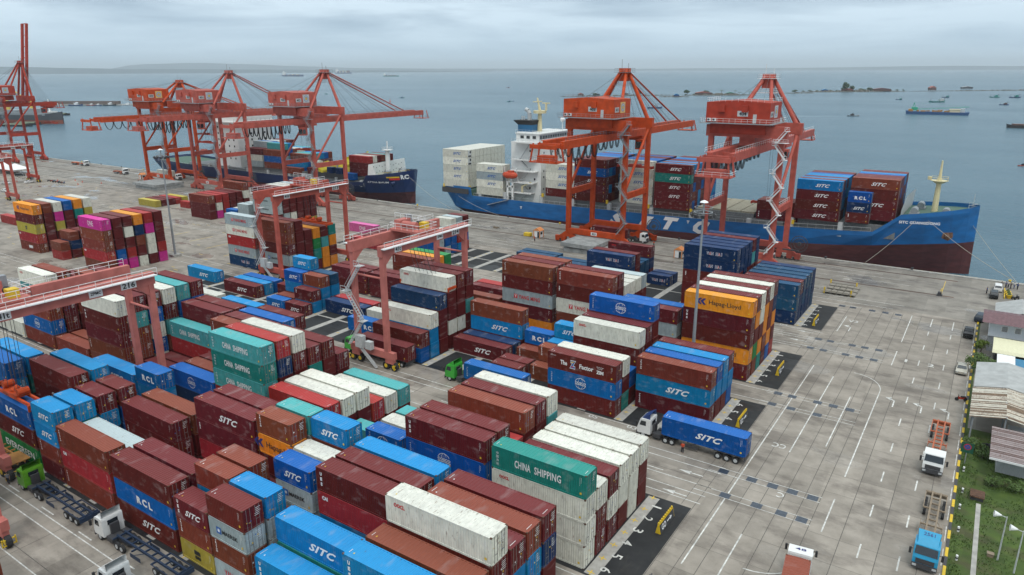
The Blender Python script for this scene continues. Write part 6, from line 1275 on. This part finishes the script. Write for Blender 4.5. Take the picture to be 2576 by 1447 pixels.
for x in (3.3, 7.2, 11.2):
    for y in (115.4, 121, 127, 133, 138.4): b = MB(); b.box(x-.1, x+.1, y-.1, y+.1, 0, 4.2+(.75 if x == 7.2 else 0)); b.build('post', M_GREY, o)
b = MB(); b.box(7.8, 11, 115.2, 119, 0, 2.4); b.build('cabin', M_CORW, o); b = MB(); b.box(8.4, 9.4, 114.8, 115.18, .9, 1.7); b.build('air_conditioner', M_WHITE, o)
o = empty('small_shed', (0, 0, 0), 'small grey-walled hut with brown streaked roof on the grass', 'shed'); b = MB()
b.quad((5.6, 104.3, 3.4), (11.5, 104.3, 3.4), (11.5, 112.6, 4.4), (5.6, 112.6, 4.4)); b.v = b.v; 
b = MB(); n = 44
for k in range(n): y0 = 104.2+8.4*k/n; y1 = 104.2+8.4*(k+1)/n; b.mi = (k*7 % 5) < 2; b.quad((5.6, y0, 3.5+.9*k/n+.05*(k % 2)), (11.8, y0, 3.5+.9*k/n+.05*(k % 2)), (11.8, y1, 3.5+.9*(k+1)/n+.05*((k+1) % 2)), (5.6, y1, 3.5+.9*(k+1)/n+.05*((k+1) % 2)))
b.build('roof', [M_RUSTM, mat('tin_dark_brown', (.10, .06, .055), .8, var=.3)], o); b = MB(); b.box(6.7, 11.5, 107.6, 112.3, 0, 3.7); b.build('wall', mat('grey_boards', (.42, .44, .45), .7, stretch=(9, 9, .4), var=.15), o); b = MB(); b.box(5.6, 11.8, 104.12, 104.2, 3.3, 3.58); b.build('fascia', M_WHITE, o)
o = empty('gable_hut', (0, 0, 0), 'grey gabled roof behind the maroon-roofed building', 'shed'); b = MB(); shed_roof(b, 5, 14, 168.5, 180, 4.0, 5.6); b.build('roof', M_TIN, o); b = MB(); b.box(5.4, 13.6, 169, 179.5, 0, 4.0); b.build('wall', M_GREY, o); b = MB(); b.box(3.2, 5.2, 168, 174, 3.2, 3.3); b.build('awning', M_CORW, o)
# verge details
o = empty('no_parking_sign', (3.15, 107.8, 0), 'green board with a red and blue round no-parking sign at the kerb', 'sign'); b = MB(); b.tube((0, 0, 0), (0, 0, 3.0), .06); b.build('post', M_GREY, o); b = MB(); b.box(-.75, .75, -.06, -.02, 1.7, 3.2); bd = b.build('board', mat('sign_green', (.01, .08, .05), .5), o)
b = MB(); n = 24
for r, mi, yy in ((.46, 0, -.07), (.36, 1, -.08)): b.mi = mi; b.add([(r*math.cos(2*PI*i/n), yy, 2.6+r*math.sin(2*PI*i/n)) for i in range(n)], [tuple(range(n))])
b.mi = 0; b.bar((-.28, -.09, 2.88), (.28, -.09, 2.32), .07, .01); b.bar((-.28, -.09, 2.32), (.28, -.09, 2.88), .07, .01); b.build('symbol', [M_LOGORED, M_LOGOBLUE], bd)
for x, y, h, l in ((7.3, 86.0, 5.6, 'left pole with a horn loudspeaker on the grass'), (8.8, 84.3, 5.4, 'right pole with a lamp near the lower right corner')):
    o = empty('loudspeaker_pole', (x, y, 0), l, 'pole', 0, 'poles on the grass'); b = MB(); b.tube((0, 0, 0), (0, 0, h), .09, .06); b.bar((0, 0, h-.1), (-.7, 0, h), .06); b.build('pole', M_LGREY, o); b = MB(); b.tube((-.5, 0, h), (-1.2, -.1, h+.05), .08, .36, 12); b.build('horn', M_WHITE, o)
for k, (x, y) in enumerate(((3.15, 105.4), (3.3, 99.3), (3.2, 95), (3.35, 89.6), (3.5, 83.5))):
    b = MB()
    for j in range(3): b.mi = j % 2; b.tube((0, 0, .22*j), (0, 0, .22*(j+1)), .13, n=10)
    tag(b.build('kerb_post', [M_WHITE, M_DARK], loc=(x, y, 0)), f'short white and black post on the grass, {ORD[k]} from the green sign', 'post', 'short posts along the kerb')
b = MB(); b.box(4.1, 5.7, 97.9, 99.8, .55, .7); b.mi = 1; b.box(4.2, 5.6, 98.1, 99.7, .02, .55)
for k in range(7): b.mi = 0; b.box(4.15+.22*k, 4.22+.22*k, 97.95, 99.75, .7, .76)
tag(b.build('drain_grating', [M_RUST, M_DARK]), 'rusty steel grating over the ditch on the grass', 'grating')
b = MB(); b.box(4.9, 5.4, -10, 97.5, .025, .06); tag(b.build('path', M_CONC), kind='structure')
b = MB(); b.box(-.3, .3, -.25, .25, 0, .4); b.box(-.35, .35, -.3, .3, .4, .46); tag(b.build('wooden_crate', M_TRAILG, loc=(6.6, 86.3, 0.02)), 'small brown crate beside the loudspeaker pole', 'crate')
for k in range(3): b = MB(); b.tube((0, 0, 0), (0, 0, .8), .42, .62, 12); b.tube((0, 0, .8), (0, 0, .95), .7, .7, 12); b.mi = 1; b.tube((0, 0, .95), (0, 0, 1.5), .5, .1, 7); tag(b.build('planter', [M_YEL, mat('planter_leaf', (.06, .08, .02), .8)], loc=(7.6+.15*k, 203.5-1.7*k, 0)), ('farthest', 'middle', 'nearest')[k]+' yellow planter by the quay group', 'planter', 'yellow planters')
b = MB(); b.box(6.9, 7.1, 199, 208, 0, .5); tag(b.build('yellow_barrier', M_YEL), 'low yellow barrier left of the planters', 'barrier')
o = empty('fence', (0, 0, 0), 'grey metal fence at the upper right edge', 'fence'); b = MB(); b.rail([(11.0, 178, 0), (11.0, 213.5, 0)], 2.4, .07, 2.0)
for k in range(60): b.bar((11.0, 178+.59*k, .1), (11.0, 178+.59*k, 2.4), .03)
b.build('panel', M_GREY, o)

M_LEAF = mat('leaf_green', (.060, .105, .020), .7, var=.45, nscale=2.5); M_LEAF2 = mat('leaf_dark', (.030, .065, .020), .7, var=.45, nscale=1.5)
def foliage(c, rx, ry, rz_, n, size, seed, m):
    rg = random.Random(seed); b = MB(); cl = [(rg.gauss(0, .5), rg.gauss(0, .5), rg.gauss(0, .45)) for _ in range(9)]
    for i in range(n):
        q = cl[i % 9]; p = Vector((q[0]+rg.gauss(0, .27), q[1]+rg.gauss(0, .27), q[2]+rg.gauss(0, .25)))
        if p.length > 1.25: continue
        p = Vector((c[0]+p.x*rx, c[1]+p.y*ry, max(0.05, c[2]+p.z*rz_))); u = Vector((rg.gauss(0, 1), rg.gauss(0, 1), rg.gauss(0, 1))).normalized(); v = u.orthogonal().normalized(); s = size*(.6+.8*rg.random())
        b.add([p-u*s, p+v*s*.45, p+u*s, p-v*s*.45], [(0, 1, 2, 3)])
    return b
def tree(loc, h, r, label, m, n=900, size=.25, cat='tree', name='tree', seed=1):
    o = empty(name, loc, label, cat, 0); rg = random.Random(seed); b = MB(); b.tube((0, 0, 0), (0, 0, h*.6), .05*h, .025*h, 8)
    for k in range(6): a = k*1.05; b.tube((0, 0, h*(.25+.05*k)), (r*.7*math.cos(a), r*.7*math.sin(a), h*(.6+.06*k)), .02*h, .006*h, 6)
    b.build('trunk', M_TRUNK, o); foliage((0, 0, h*.68), r, r, h*.36, n, size, seed, m).build('crown', m, o)
tree((3.5, 145.3, 0), 3.4, 1.9, 'leafy small tree beside the champagne saloon', M_LEAF, 1500, .2, seed=3); tree((3.6, 157.0, 0), 2.2, 1.2, 'yellow-green bush in front of the white building', mat('leaf_lime', (.085, .13, .012), .7, var=.4), 1300, .16, 'bush', 'bush', 5)
for k, (x, y, r, l) in enumerate(((3.6, 113.2, 1.0, 'bush by the kerb beneath the rusty roof corner'), (4.6, 112.2, .9, 'bush right of the kerb bush, under the rusty shed'), (5.2, 110.8, .8, 'low bush beside the scooters'), (6.5, 103.2, .9, 'low bush in front of the brown-roofed hut'), (8.8, 103.4, 1.1, 'bush near the hut\'s right corner'), (3.4, 152.2, .6, 'low plants between the pickup and cream awning'))): tree((x, y, 0), 1.4, r, l, M_LEAF, 700, .16, 'bush', 'bush', 20+k)
rg = random.Random(9); b = MB()
for i in range(9000):
    x = 2.8+rg.random()**1.4*9.5; y = 60+rg.random()*58
    if 4.8 < x < 5.5 or mnoise.noise((x*.35, y*.35, 2)) < -.18: continue
    h = .10+.22*rg.random(); a = rg.random()*6.28; b.add([(x, y, .02), (x+.12*math.cos(a), y+.12*math.sin(a), .02), (x+.1*rg.gauss(0, 1), y+.1*rg.gauss(0, 1), h)], [(0, 1, 2)])
tag(b.build('grass', M_LEAF), 'rough grass on the verge right of the kerb', 'grass', kind='stuff')

# ---------------------------------------------------------------- boats, islets, far ships
M_BTEAL = mat('boat_teal', (.03, .22, .20), .5); M_BBLUE = mat('boat_blue', (.015, .05, .16), .5); M_BWOOD = mat('boat_wood', (.10, .05, .04), .7); M_ROCK = mat('rock', (.09, .085, .07), .9, var=.4)
def boat(loc, az, L, label, hm_, cm, cabin=.5, group='small boats on the water', mast_=True, name='fishing_boat', cat='boat'):
    o = empty(name, (loc[0], loc[1], -3), label, cat, az, group); W = L*.15; st_ = [(-.5, .8, .16), (-.35, 1, .12), (.1, 1, .11), (.35, .7, .15), (.5, .04, .24)]; b = MB(); rings = []
    for x, w_, z in st_: rings.append([(x*L, -w_*W, z*L*.55), (x*L*.97, -w_*W*.7, -.25), (x*L*.97, w_*W*.7, -.25), (x*L, w_*W, z*L*.55)])
    b.loft(rings); b.build('hull', hm_, o); c0 = (cabin-.5)*L; b = MB(); b.box(c0-L*.13, c0+L*.13, -W*.6, W*.6, .05*L, .17*L); b.box(c0-L*.17, c0+L*.15, -W*.7, W*.7, .17*L, .19*L); b.box(c0-L*.03, c0+L*.08, -W*.45, W*.45, .19*L, .24*L); cb_ = b.build('cabin', cm, o); b = MB(); b.box(c0+L*.131, c0+L*.134, -W*.5, W*.5, .11*L, .15*L); b.build('window', M_GLASS, cb_)
    if mast_: b = MB(); b.bar((c0+.2*L, 0, .06*L), (c0+.2*L, 0, .34*L), .012*L+.04); b.bar((c0+.2*L, 0, .3*L), (c0+.42*L, 0, .22*L), .008*L+.03); b.bar((-.45*L, 0, .1*L), (-.45*L, 0, .28*L), .01*L+.03); b.build('mast', M_DARK, o)
    return o
VX = YAW*-1
A0_ = R_(33)
for x, y, L, c, m1, m2, l in ((-97, 1438, 27, .75, M_BTEAL, M_LGREY, 'long teal and white fishing boat behind the crane barge'), (-164, 1519, 12, .7, M_BBLUE, M_BTEAL, 'small fishing boat left of the crane barge'), (-100, 1675, 15, .7, M_BBLUE, M_BTEAL, 'fishing boat just above the long teal boat'), (-20, 1724, 20, .6, M_BTEAL, M_BTEAL, 'teal fishing boat with tall cabin, far right water'), (13, 1725, 22, .6, M_BBLUE, M_BTEAL, 'fishing boat at the far right, beside the tall-cabined one'), (-2, 1378, 15, .6, M_BBLUE, M_BWOOD, 'dark fishing boat with raised gear at far right'),
                              (-747, 1120, 5, .5, M_BBLUE, M_BBLUE, 'tiny dark boat left of the orange crane top'), (-1315, 1942, 12, .6, M_RED, M_BBLUE, 'small red-hulled boat in open water'), (-1037, 1141, 11, .5, M_BTEAL, M_BBLUE, 'green-hulled small boat right of the middle cranes'), (-742, 1100, 9, .5, M_BTEAL, M_BBLUE, 'dark green fishing boat behind the white stern stack'), (-1358, 1228, 9, .5, M_BTEAL, M_BTEAL, 'green boat between the crane masts'), (14, 521, 5.5, .5, M_LIFE, M_SD, 'small orange workboat at the right picture edge')): boat((x, y), A0_+R_(5), L, l, m1, m2, c)
boat((-151.3, 968.6), A0_-R_(4), 14, 'long grey speedboat with a wake behind the ship stacks', M_GREY, M_DARK, .4, mast_=False); boat((-430, 1021), A0_, 22, 'grey-blue houseboat behind the orange boom tip', M_BBLUE, M_GREY, .45)
b = MB(); b.add([(-158, 964.8, -2.985), (-158, 966, -2.985), (-230, 926, -2.985), (-231, 921, -2.985)], [(0, 3, 2, 1)]); tag(b.build('water_wake', mat('foam', (.30, .38, .42), .5)), kind='structure')
o = empty('crane_barge', (-70.5, 1057, -3), 'long blue barge carrying a green lattice crane', 'barge', R_(4)); b = MB(); b.loft([[(x, -8, z1), (x*.97, -8, -.5), (x*.97, 8, -.5), (x, 8, z1)] for x, z1 in ((-34, 4.6), (-30, 3.4), (0, 3.2), (30, 3.2), (35, 3.6))]); b.build('hull', mat('barge_blue', (.01, .06, .17), .6), o)
b = MB(); b.box(-31, -26, -6, 6, 3.2, 6); rg = random.Random(4)
for k in range(26): x = -24+rg.random()*40; y = -6+12*rg.random(); b.box(x, x+2.5, y, y+2, 3.2, 4.2+1.2*rg.random())
b.build('deck_cargo', mat('ochre', (.35, .17, .04), .8, var=.5), o); b = MB(); b.box(14, 25, -5, 5, 3.2, 6.2); b.box(13.5, 25.5, -5.5, 5.5, 6.2, 6.7); b.mi = 1; b.box(25.5, 30, -4, 4, 3.2, 7.5); b.build('cabin', [mat('barge_cream', (.6, .52, .35), .6), M_LGREY], o)
b = MB(); b.box(-28, -21, -2.5, 2.5, 4.6, 8.4); b.bar((-24, 0, 8), (-25.5, 0, 14), .6); b.bar((-27, 0, 8), (-25.5, 0, 14), .6); b.build('crane_house', mat('crane_green', (.03, .32, .20), .5), o)
b = MB(); p0 = Vector((-22, 0, 6)); p1 = Vector((34, 0, 9.6))
for dy in (-.7, .7):
    for dz in (-.7, .7): b.bar(p0+Vector((0, dy, dz)), p1+Vector((0, dy*.4, dz*.4)), .18)
for k in range(22): q = p0.lerp(p1, k/22); r_ = p0.lerp(p1, (k+1)/22); b.bar(q+Vector((0, -.7, -.6)), r_+Vector((0, -.7, .6)), .12); b.bar(q+Vector((0, .7, -.6)), r_+Vector((0, .7, .6)), .12)
b.bar((-25.5, 0, 14), (33, 0, 10.2), .1); b.build('crane_jib', MATS['crane_green'], o)
o = empty('work_barge', (19, 856, -3), 'dark work barge cut by the right picture edge', 'barge', R_(10)); b = MB(); b.loft([[(x, -5, z1), (x*.95, -5, -.4), (x*.95, 5, -.4), (x, 5, z1)] for x, z1 in ((-15, 3.6), (-11, 2.6), (12, 2.6), (15, 3.4))]); b.build('hull', M_BLACK, o); b = MB(); b.box(-11, 0, -3.5, 3.5, 2.6, 3.8); b.build('deck_cargo', M_BWOOD, o); b = MB(); b.box(2, 9, -3, 3, 2.6, 6); b.box(1, 10, -4, 4, 7.4, 7.9); b.build('cabin', M_DARK, o)
def cargo(x, y, L, az, m, label, box=True):
    o = empty('cargo_ship', (x, y, -3), label, 'ship', az, 'cargo ships at anchor'); W = L*.075; b = MB(); b.loft([[(u*L, -w_*W, z*L), (u*L, -w_*W*.8, 0), (u*L, w_*W*.8, 0), (u*L, w_*W, z*L)] for u, w_, z in ((-.5, .7, .055), (-.3, 1, .045), (.35, 1, .045), (.5, .05, .07))]); b.build('hull', m, o)
    b = MB(); b.box(-.44*L, -.36*L, -.8*W, .8*W, .045*L, .16*L); b.box(-.43*L, -.40*L, -.3*W, .3*W, .16*L, .2*L); b.build('deckhouse', M_SHIPW, o); b = MB(); rg = random.Random(int(L))
    for k in range(10): u = -.33+.065*k; hh = (.04+.04*rg.random()) if box else .015*(1+rg.random()); b.mi = k % 3; b.box(u*L, (u+.055)*L, -.8*W, .8*W, .045*L, (.05+hh)*L)
    b.build('deck_cargo', [cmat('m'), cmat('u'), M_CREAM], o)
cargo(-5607, 4678, 235, R_(14), M_BBLUE, 'dark cargo ship with pale deckhouse on the horizon, leftmost of the three', False); cargo(-8500, 8070, 370, R_(-4), M_BBLUE, 'container-laden ship on the horizon, behind a crane mast'); cargo(-4450, 4772, 152, R_(14), M_BTEAL, 'green-decked cargo ship on the horizon, rightmost of the three', False)
b = MB(); b.tube((-917.6, 978, -3.2), (-917.6, 978, -1), 1.2, 1.1, 10); b.tube((-917.6, 978, -1), (-917.6, 978, 3), .6, .15, 8); tag(b.build('buoy', M_LIFE), 'small orange channel buoy in open water', 'buoy')
def islet(p, q, wd, h, label, seed):
    p = Vector((*p, -3)); q = Vector((*q, -3)); d = (q-p); L = d.length; d.normalize(); nrm = Vector((-d.y, d.x, 0)); rings = []; rg = random.Random(seed); n = max(8, int(L/4))
    for i in range(n+1):
        t = i/n; w_ = wd*(.25+.75*math.sin(PI*min(1, max(0, t))))*(.5+.5*rg.random()); c = p+d*(L*t); hh = h*(.3+rg.random())*(.3+math.sin(PI*t)); rings.append([c-nrm*w_-Vector((0, 0, .6)), c-nrm*w_*.5+Vector((0, 0, hh)), c+nrm*w_*.5+Vector((0, 0, hh)), c+nrm*w_-Vector((0, 0, .6))])
    b = MB(); b.loft(rings); tag(b.build('breakwater', M_ROCK), label, 'breakwater', kind=None); return p, d, nrm, L
def hut(x, y, w_, d_, h, az, wm, rm, label): 
    o = empty('stilt_hut', (x, y, -2.2), label, 'hut', az, 'huts on the breakwater'); b = MB(); b.box(-w_/2, w_/2, -d_/2, d_/2, .8, .8+h); b.build('wall', wm, o); b = MB(); b.prism([(-w_/2-.5, .8+h), (w_/2+.5, .8+h), (0, .8+h*1.7)], -d_/2-.5, d_/2+.5); b.build('roof', rm, o)
    b = MB()
    for sx in (-1, 1):
        for sy in (-1, 1): b.tube((sx*w_*.4, sy*d_*.4, -1.2), (sx*w_*.4, sy*d_*.4, .9), .2)
    b.build('stilts', M_TRUNK, o)
islet((-598, 1441), (-545, 1470), 6, 2.2, 'low breakwater spit with a small blue-roofed hut', 1); islet((-592, 1550), (-455, 1632), 10, 3.2, 'rocky breakwater with red-roofed house and palms', 2); islet((-440, 1790), (-375, 1828), 6, 1.8, 'low dark jetty right of the salmon crane mast', 3); islet((-425, 1900), (-210, 2070), 12, 3.4, 'long breakwater carrying the tall tree', 4); islet((-790, 1365), (-600, 1560), 5, 1.8, 'thin breakwater behind the orange machinery house', 5); islet((-205, 2080), (260, 2500), 5, 1.6, 'thin far breakwater running off right', 6)
M_RROOF = mat('red_roof', (.28, .08, .06), .7); M_BROOF = mat('blue_roof', (.02, .16, .34), .6)
hut(-568, 1458, 10, 7, 3, A0_, M_BBLUE, M_BROOF, 'blue-roofed hut on the nearer spit'); hut(-553, 1577, 34, 12, 4, A0_, M_BWOOD, M_RROOF, 'wide red-roofed house between palms on the breakwater'); hut(-503, 1605, 16, 9, 3.2, A0_, M_DARK, mat('green_roof', (.05, .2, .14), .6), 'green-roofed hut right of the red-roofed house'); hut(-752, 1385, 12, 8, 3.5, A0_, M_BWOOD, M_RROOF, 'hut with a red antenna behind the machinery house'); hut(-731, 1416, 14, 8, 3.2, A0_, M_DARK, M_GREY, 'grey hut behind the orange machinery house roof'); hut(-690, 1472, 13, 8, 3.6, A0_, M_BWOOD, M_GREY, 'thatched hut under the orange crane mast')
hut(-330, 1975, 26, 11, 4, A0_, M_BWOOD, M_RROOF, 'brown house left of the tall tree'); hut(-262, 2030, 44, 12, 4.5, A0_, M_BWOOD, M_MAROOF, 'long low brown house near the breakwater end'); hut(-376, 1945, 14, 8, 3.2, A0_, M_BBLUE, M_BROOF, 'blue-roofed hut on the long breakwater'); hut(-162, 2160, 15, 12, 6, A0_, M_BWOOD, M_RROOF, 'square red-brown stilt house standing alone in the water'); hut(-95, 2350, 28, 10, 4, A0_, M_DARK, M_GREY, 'long floating house beyond the fishing boats')
def crown_tree(x, y, h, r, l, seed, n=700): tree((x, y, -2.5), h, r, l, M_LEAF2, n, .09*h+.2, seed=seed)
crown_tree(-336, 1968, 21, 8.5, 'tall dark tree on the long breakwater, its highest', 31, 1100); crown_tree(-322, 1984, 14, 6, 'smaller tree right of the tallest tree on the breakwater', 32, 800); crown_tree(-300, 2003, 7, 8, 'round low trees beside the brown house', 33); crown_tree(-284, 2012, 9, 6, 'round dark tree left of the long low house', 34); crown_tree(-583, 1560, 10, 6, 'leaning dark tree at the left of the red-roofed house', 35); crown_tree(-549, 1584, 9, 6, 'dark tree behind the red-roofed house', 36); crown_tree(-668, 1498, 9, 5, 'palm behind the orange crane mast', 37); crown_tree(-415, 1808, 7, 6, 'green bush on the jetty right of the salmon mast', 38); crown_tree(-733, 1412, 6, 4, 'bush beside the grey hut', 39)
def palm(x, y, h, l, seed):
    o = empty('palm_tree', (x, y, -2.5), l, 'palm', 0, 'palms on the breakwater'); b = MB(); b.path([(0, 0, 0), (.3, 0, h*.5), (.8, .2, h)], .3, 6); b.build('trunk', M_TRUNK, o); b = MB(); rg = random.Random(seed)
    for k in range(14):
        a = 2*PI*k/14; p = Vector((.8, .2, h)); d = Vector((math.cos(a), math.sin(a), .45))
        for j in range(5):
            q = p+d*1.0; w_ = Vector((-d.y, d.x, 0))*.38; b.quad(p-w_, q-w_, q+w_, p+w_); p = q; d = d+Vector((0, 0, -.32))
    b.build('crown', M_LEAF2, o)
for k, (x, y, h, l) in enumerate(((-520, 1597, 10, 'tallest palm, left of the green-roofed hut'), (-495, 1612, 9, 'palm right of the green-roofed hut'), (-487, 1617, 6, 'short palm at the right of the green hut'), (-468, 1628, 7, 'first of two palms at the breakwater end'), (-463, 1632, 7, 'rightmost palm at the breakwater end'))): palm(x, y, h, l, k)
# left side: finger pier with moored boats, bulk carrier with barges
o = empty('finger_pier', (-1240, 640, 0), 'low finger pier with a long brown shed roof, upper left', 'pier'); b = MB(); a = Vector((-1400, 560, 0)); c = Vector((-1130, 716, 0)); d = (c-a).normalized(); nn = Vector((-d.y, d.x, 0)); a2 = a-Vector((-1240, 640, 0)); c2 = c-Vector((-1240, 640, 0))
b.bar(a2+nn*10+Vector((0, 0, -2.2)), c2+nn*10+Vector((0, 0, -2.2)), 14, 2.4); b.build('deck', M_CONC, o); b = MB(); b.bar(a2+d*60+nn*12+Vector((0, 0, 1.6)), a2+d*190+nn*12+Vector((0, 0, 1.6)), 9, 4.6); b.build('shed', mat('shed_brown', (.13, .10, .09), .8), o)
for k, (x, y, L, m1, m2, l) in enumerate(((-1319, 601, 16, M_WHITE, M_WHITE, 'white yacht left in the row at the finger pier'), (-1289, 618, 24, M_BBLUE, M_WHITE, 'navy tug with white cabin at the finger pier'), (-1272, 634, 15, M_RED, M_WHITE, 'red-hulled boat at the finger pier'), (-1262, 640, 14, M_BBLUE, M_WHITE, 'small white-cabined boat right of the red-hulled boat'), (-1245, 651, 22, M_BLACK, M_WHITE, 'black tug with white wheelhouse at the finger pier'), (-1222, 668, 18, M_WHITE, M_WHITE, 'white boat with a yellow mast near the red machinery house'), (-1150, 698, 20, M_BBLUE, M_WHITE, 'dark boat between two machinery houses'), (-1335, 592, 9, M_WHITE, M_WHITE, 'tiny white launch at the left end of the finger pier'))): boat((x, y), math.atan2(d.y, d.x), L, l, m1, m2, .55, 'boats moored at the finger pier')
o = empty('bulk_carrier', (-860, 395, -3), 'grey and rust-red bulk carrier with yellow deck cranes at the left edge', 'ship', R_(14)); b = MB()
rings = []
for x, w_, z in ((-150, 13, 9), (-60, 14, 9), (-20, 13, 9.5), (-8, 8, 11), (2, .6, 13)): rings.append([(x, -w_, z), (x, -w_*.97, 4), (x*.99, -w_*.9, -.5), (x*.99, w_*.9, -.5), (x, w_*.97, 4), (x, w_, z)])
for r0, r1 in zip(rings, rings[1:]):
    for i in range(5): b.mi = 0 if i in (0, 4) else 1; b.quad(r0[i], r1[i], r1[i+1], r0[i+1])
b.mi = 0; b.add(rings[-1], [tuple(range(6))[::-1]]); b.add(rings[0], [tuple(range(6))]); b.build('hull', [mat('bulk_grey', (.06, .065, .075), .6), mat('bulk_red', (.22, .06, .035), .6)], o)
b = MB(); b.box(-140, -12, -11, 11, 9, 11.5)
for k in range(4): b.box(-135+30*k, -115+30*k, -9, 9, 11.5, 14+2*(k % 2)); 
b.build('hatches', M_GREY, o)
for x in (-42, -80): b = MB(); b.tube((x, 0, 11), (x, 0, 24), 2.6, 2.0, 8); b.bar((x, 0, 22), (x-14, -6, 34), .9); b.bar((x+1, 0, 24), (x-14, -6, 34), .15); b.build('deck_crane', mat('crane_yellow', (.58, .42, .08), .5), o)
b = MB(); b.tube((-16, 0, 11), (-16, 0, 26), 1.2, .6, 8); b.box(-20, -12, -6, 6, 10, 13); b.build('foremast', M_SHIPW, o)
for k, (x, y, L, l) in enumerate(((-862, 350, 34, 'moss-topped barge alongside the bulk carrier, nearest'), (-880, 368, 30, 'second flat barge against the bulk carrier\'s side'), (-1030, 470, 30, 'small grey barge beyond the bulk carrier\'s bow'))):
    o = empty('river_barge', (x, y, -3), l, 'barge', R_(25), 'barges by the bulk carrier'); b = MB(); b.loft([[(u*L, -w_*5, z), (u*L, -w_*4.5, -.3), (u*L, w_*4.5, -.3), (u*L, w_*5, z)] for u, w_, z in ((-.5, .5, 2.2), (-.4, 1, 1.8), (.4, 1, 1.8), (.5, .5, 2.6))]); b.build('hull', M_BLACK, o); b = MB(); b.loft([[(u*L, -4, 1.8), (u*L, -1, 3.2), (u*L, 1, 3.2), (u*L, 4, 1.8)] for u in (-.38, .38)]); b.build('cargo_cover', mat('moss_cover', (.10, .12, .08), .9), o)


# scattered scrub on the breakwaters
for k in range(16):
    t = (k+.5)/16; x, y = -425+215*t, 1900+170*t; h = 2.2+2.2*((k*37) % 10)/10
    tree((x, y+3, -2.0), h, 3.2+((k*13) % 5)*.6, f'{ORD[k]} scrub clump from the left along the long breakwater', M_LEAF2, 160, .7, 'shrub', 'shrub', 60+k)
for k in range(9):
    t = (k+.5)/9; x, y = -592+137*t, 1550+82*t; h = 2.0+1.6*((k*31) % 7)/7
    tree((x, y+3, -2.0), h, 3.0+((k*11) % 4)*.5, f'{ORD[k]} scrub clump from the left beside the red-roofed house', M_LEAF2, 140, .6, 'shrub', 'shrub', 90+k)
# loose gear about the yard
rg = random.Random(21)
for k, (x, y, l) in enumerate(((-23, 61, 'coiled wire by the numbered asphalt pad'), (-43, 212, 'timber dunnage pile on the quay under the bow crane'), (-112, 205, 'timber pile beside the tall orange crane'), (-140, 199, 'timber dunnage on the quay left of the booth'), (-66, 190, 'small timber pile in front of the navy stacks'))):
    b = MB()
    for j in range(7): a = rg.random()*.4; b.bar((-1.2, -.6+.2*j, .1+.12*(j % 3)), (1.2, -.6+.2*j+a, .1+.12*(j % 3)), .14)
    tag(b.build('timber_pile' if k else 'wire_coil', M_TRAILG if k else M_DARK, loc=(x, y, .02), rz=rg.random()*3), l, 'timber' if k else 'wire')
for k, (x, y, l) in enumerate(((-118, 189, 'worker in orange vest beside the small booth'), (-83.6, 203.5, 'worker in orange near the white cab under the tall crane'), (-137, 221.5, ''), (-62, 85, 'worker in an orange vest walking by the green cab'), (-30.5, 89, 'worker in orange vest near the parked blue container truck'))):
    if l: person((x, y, 0), 1.3*k, M_LIFE, M_SD, l, k % 3)
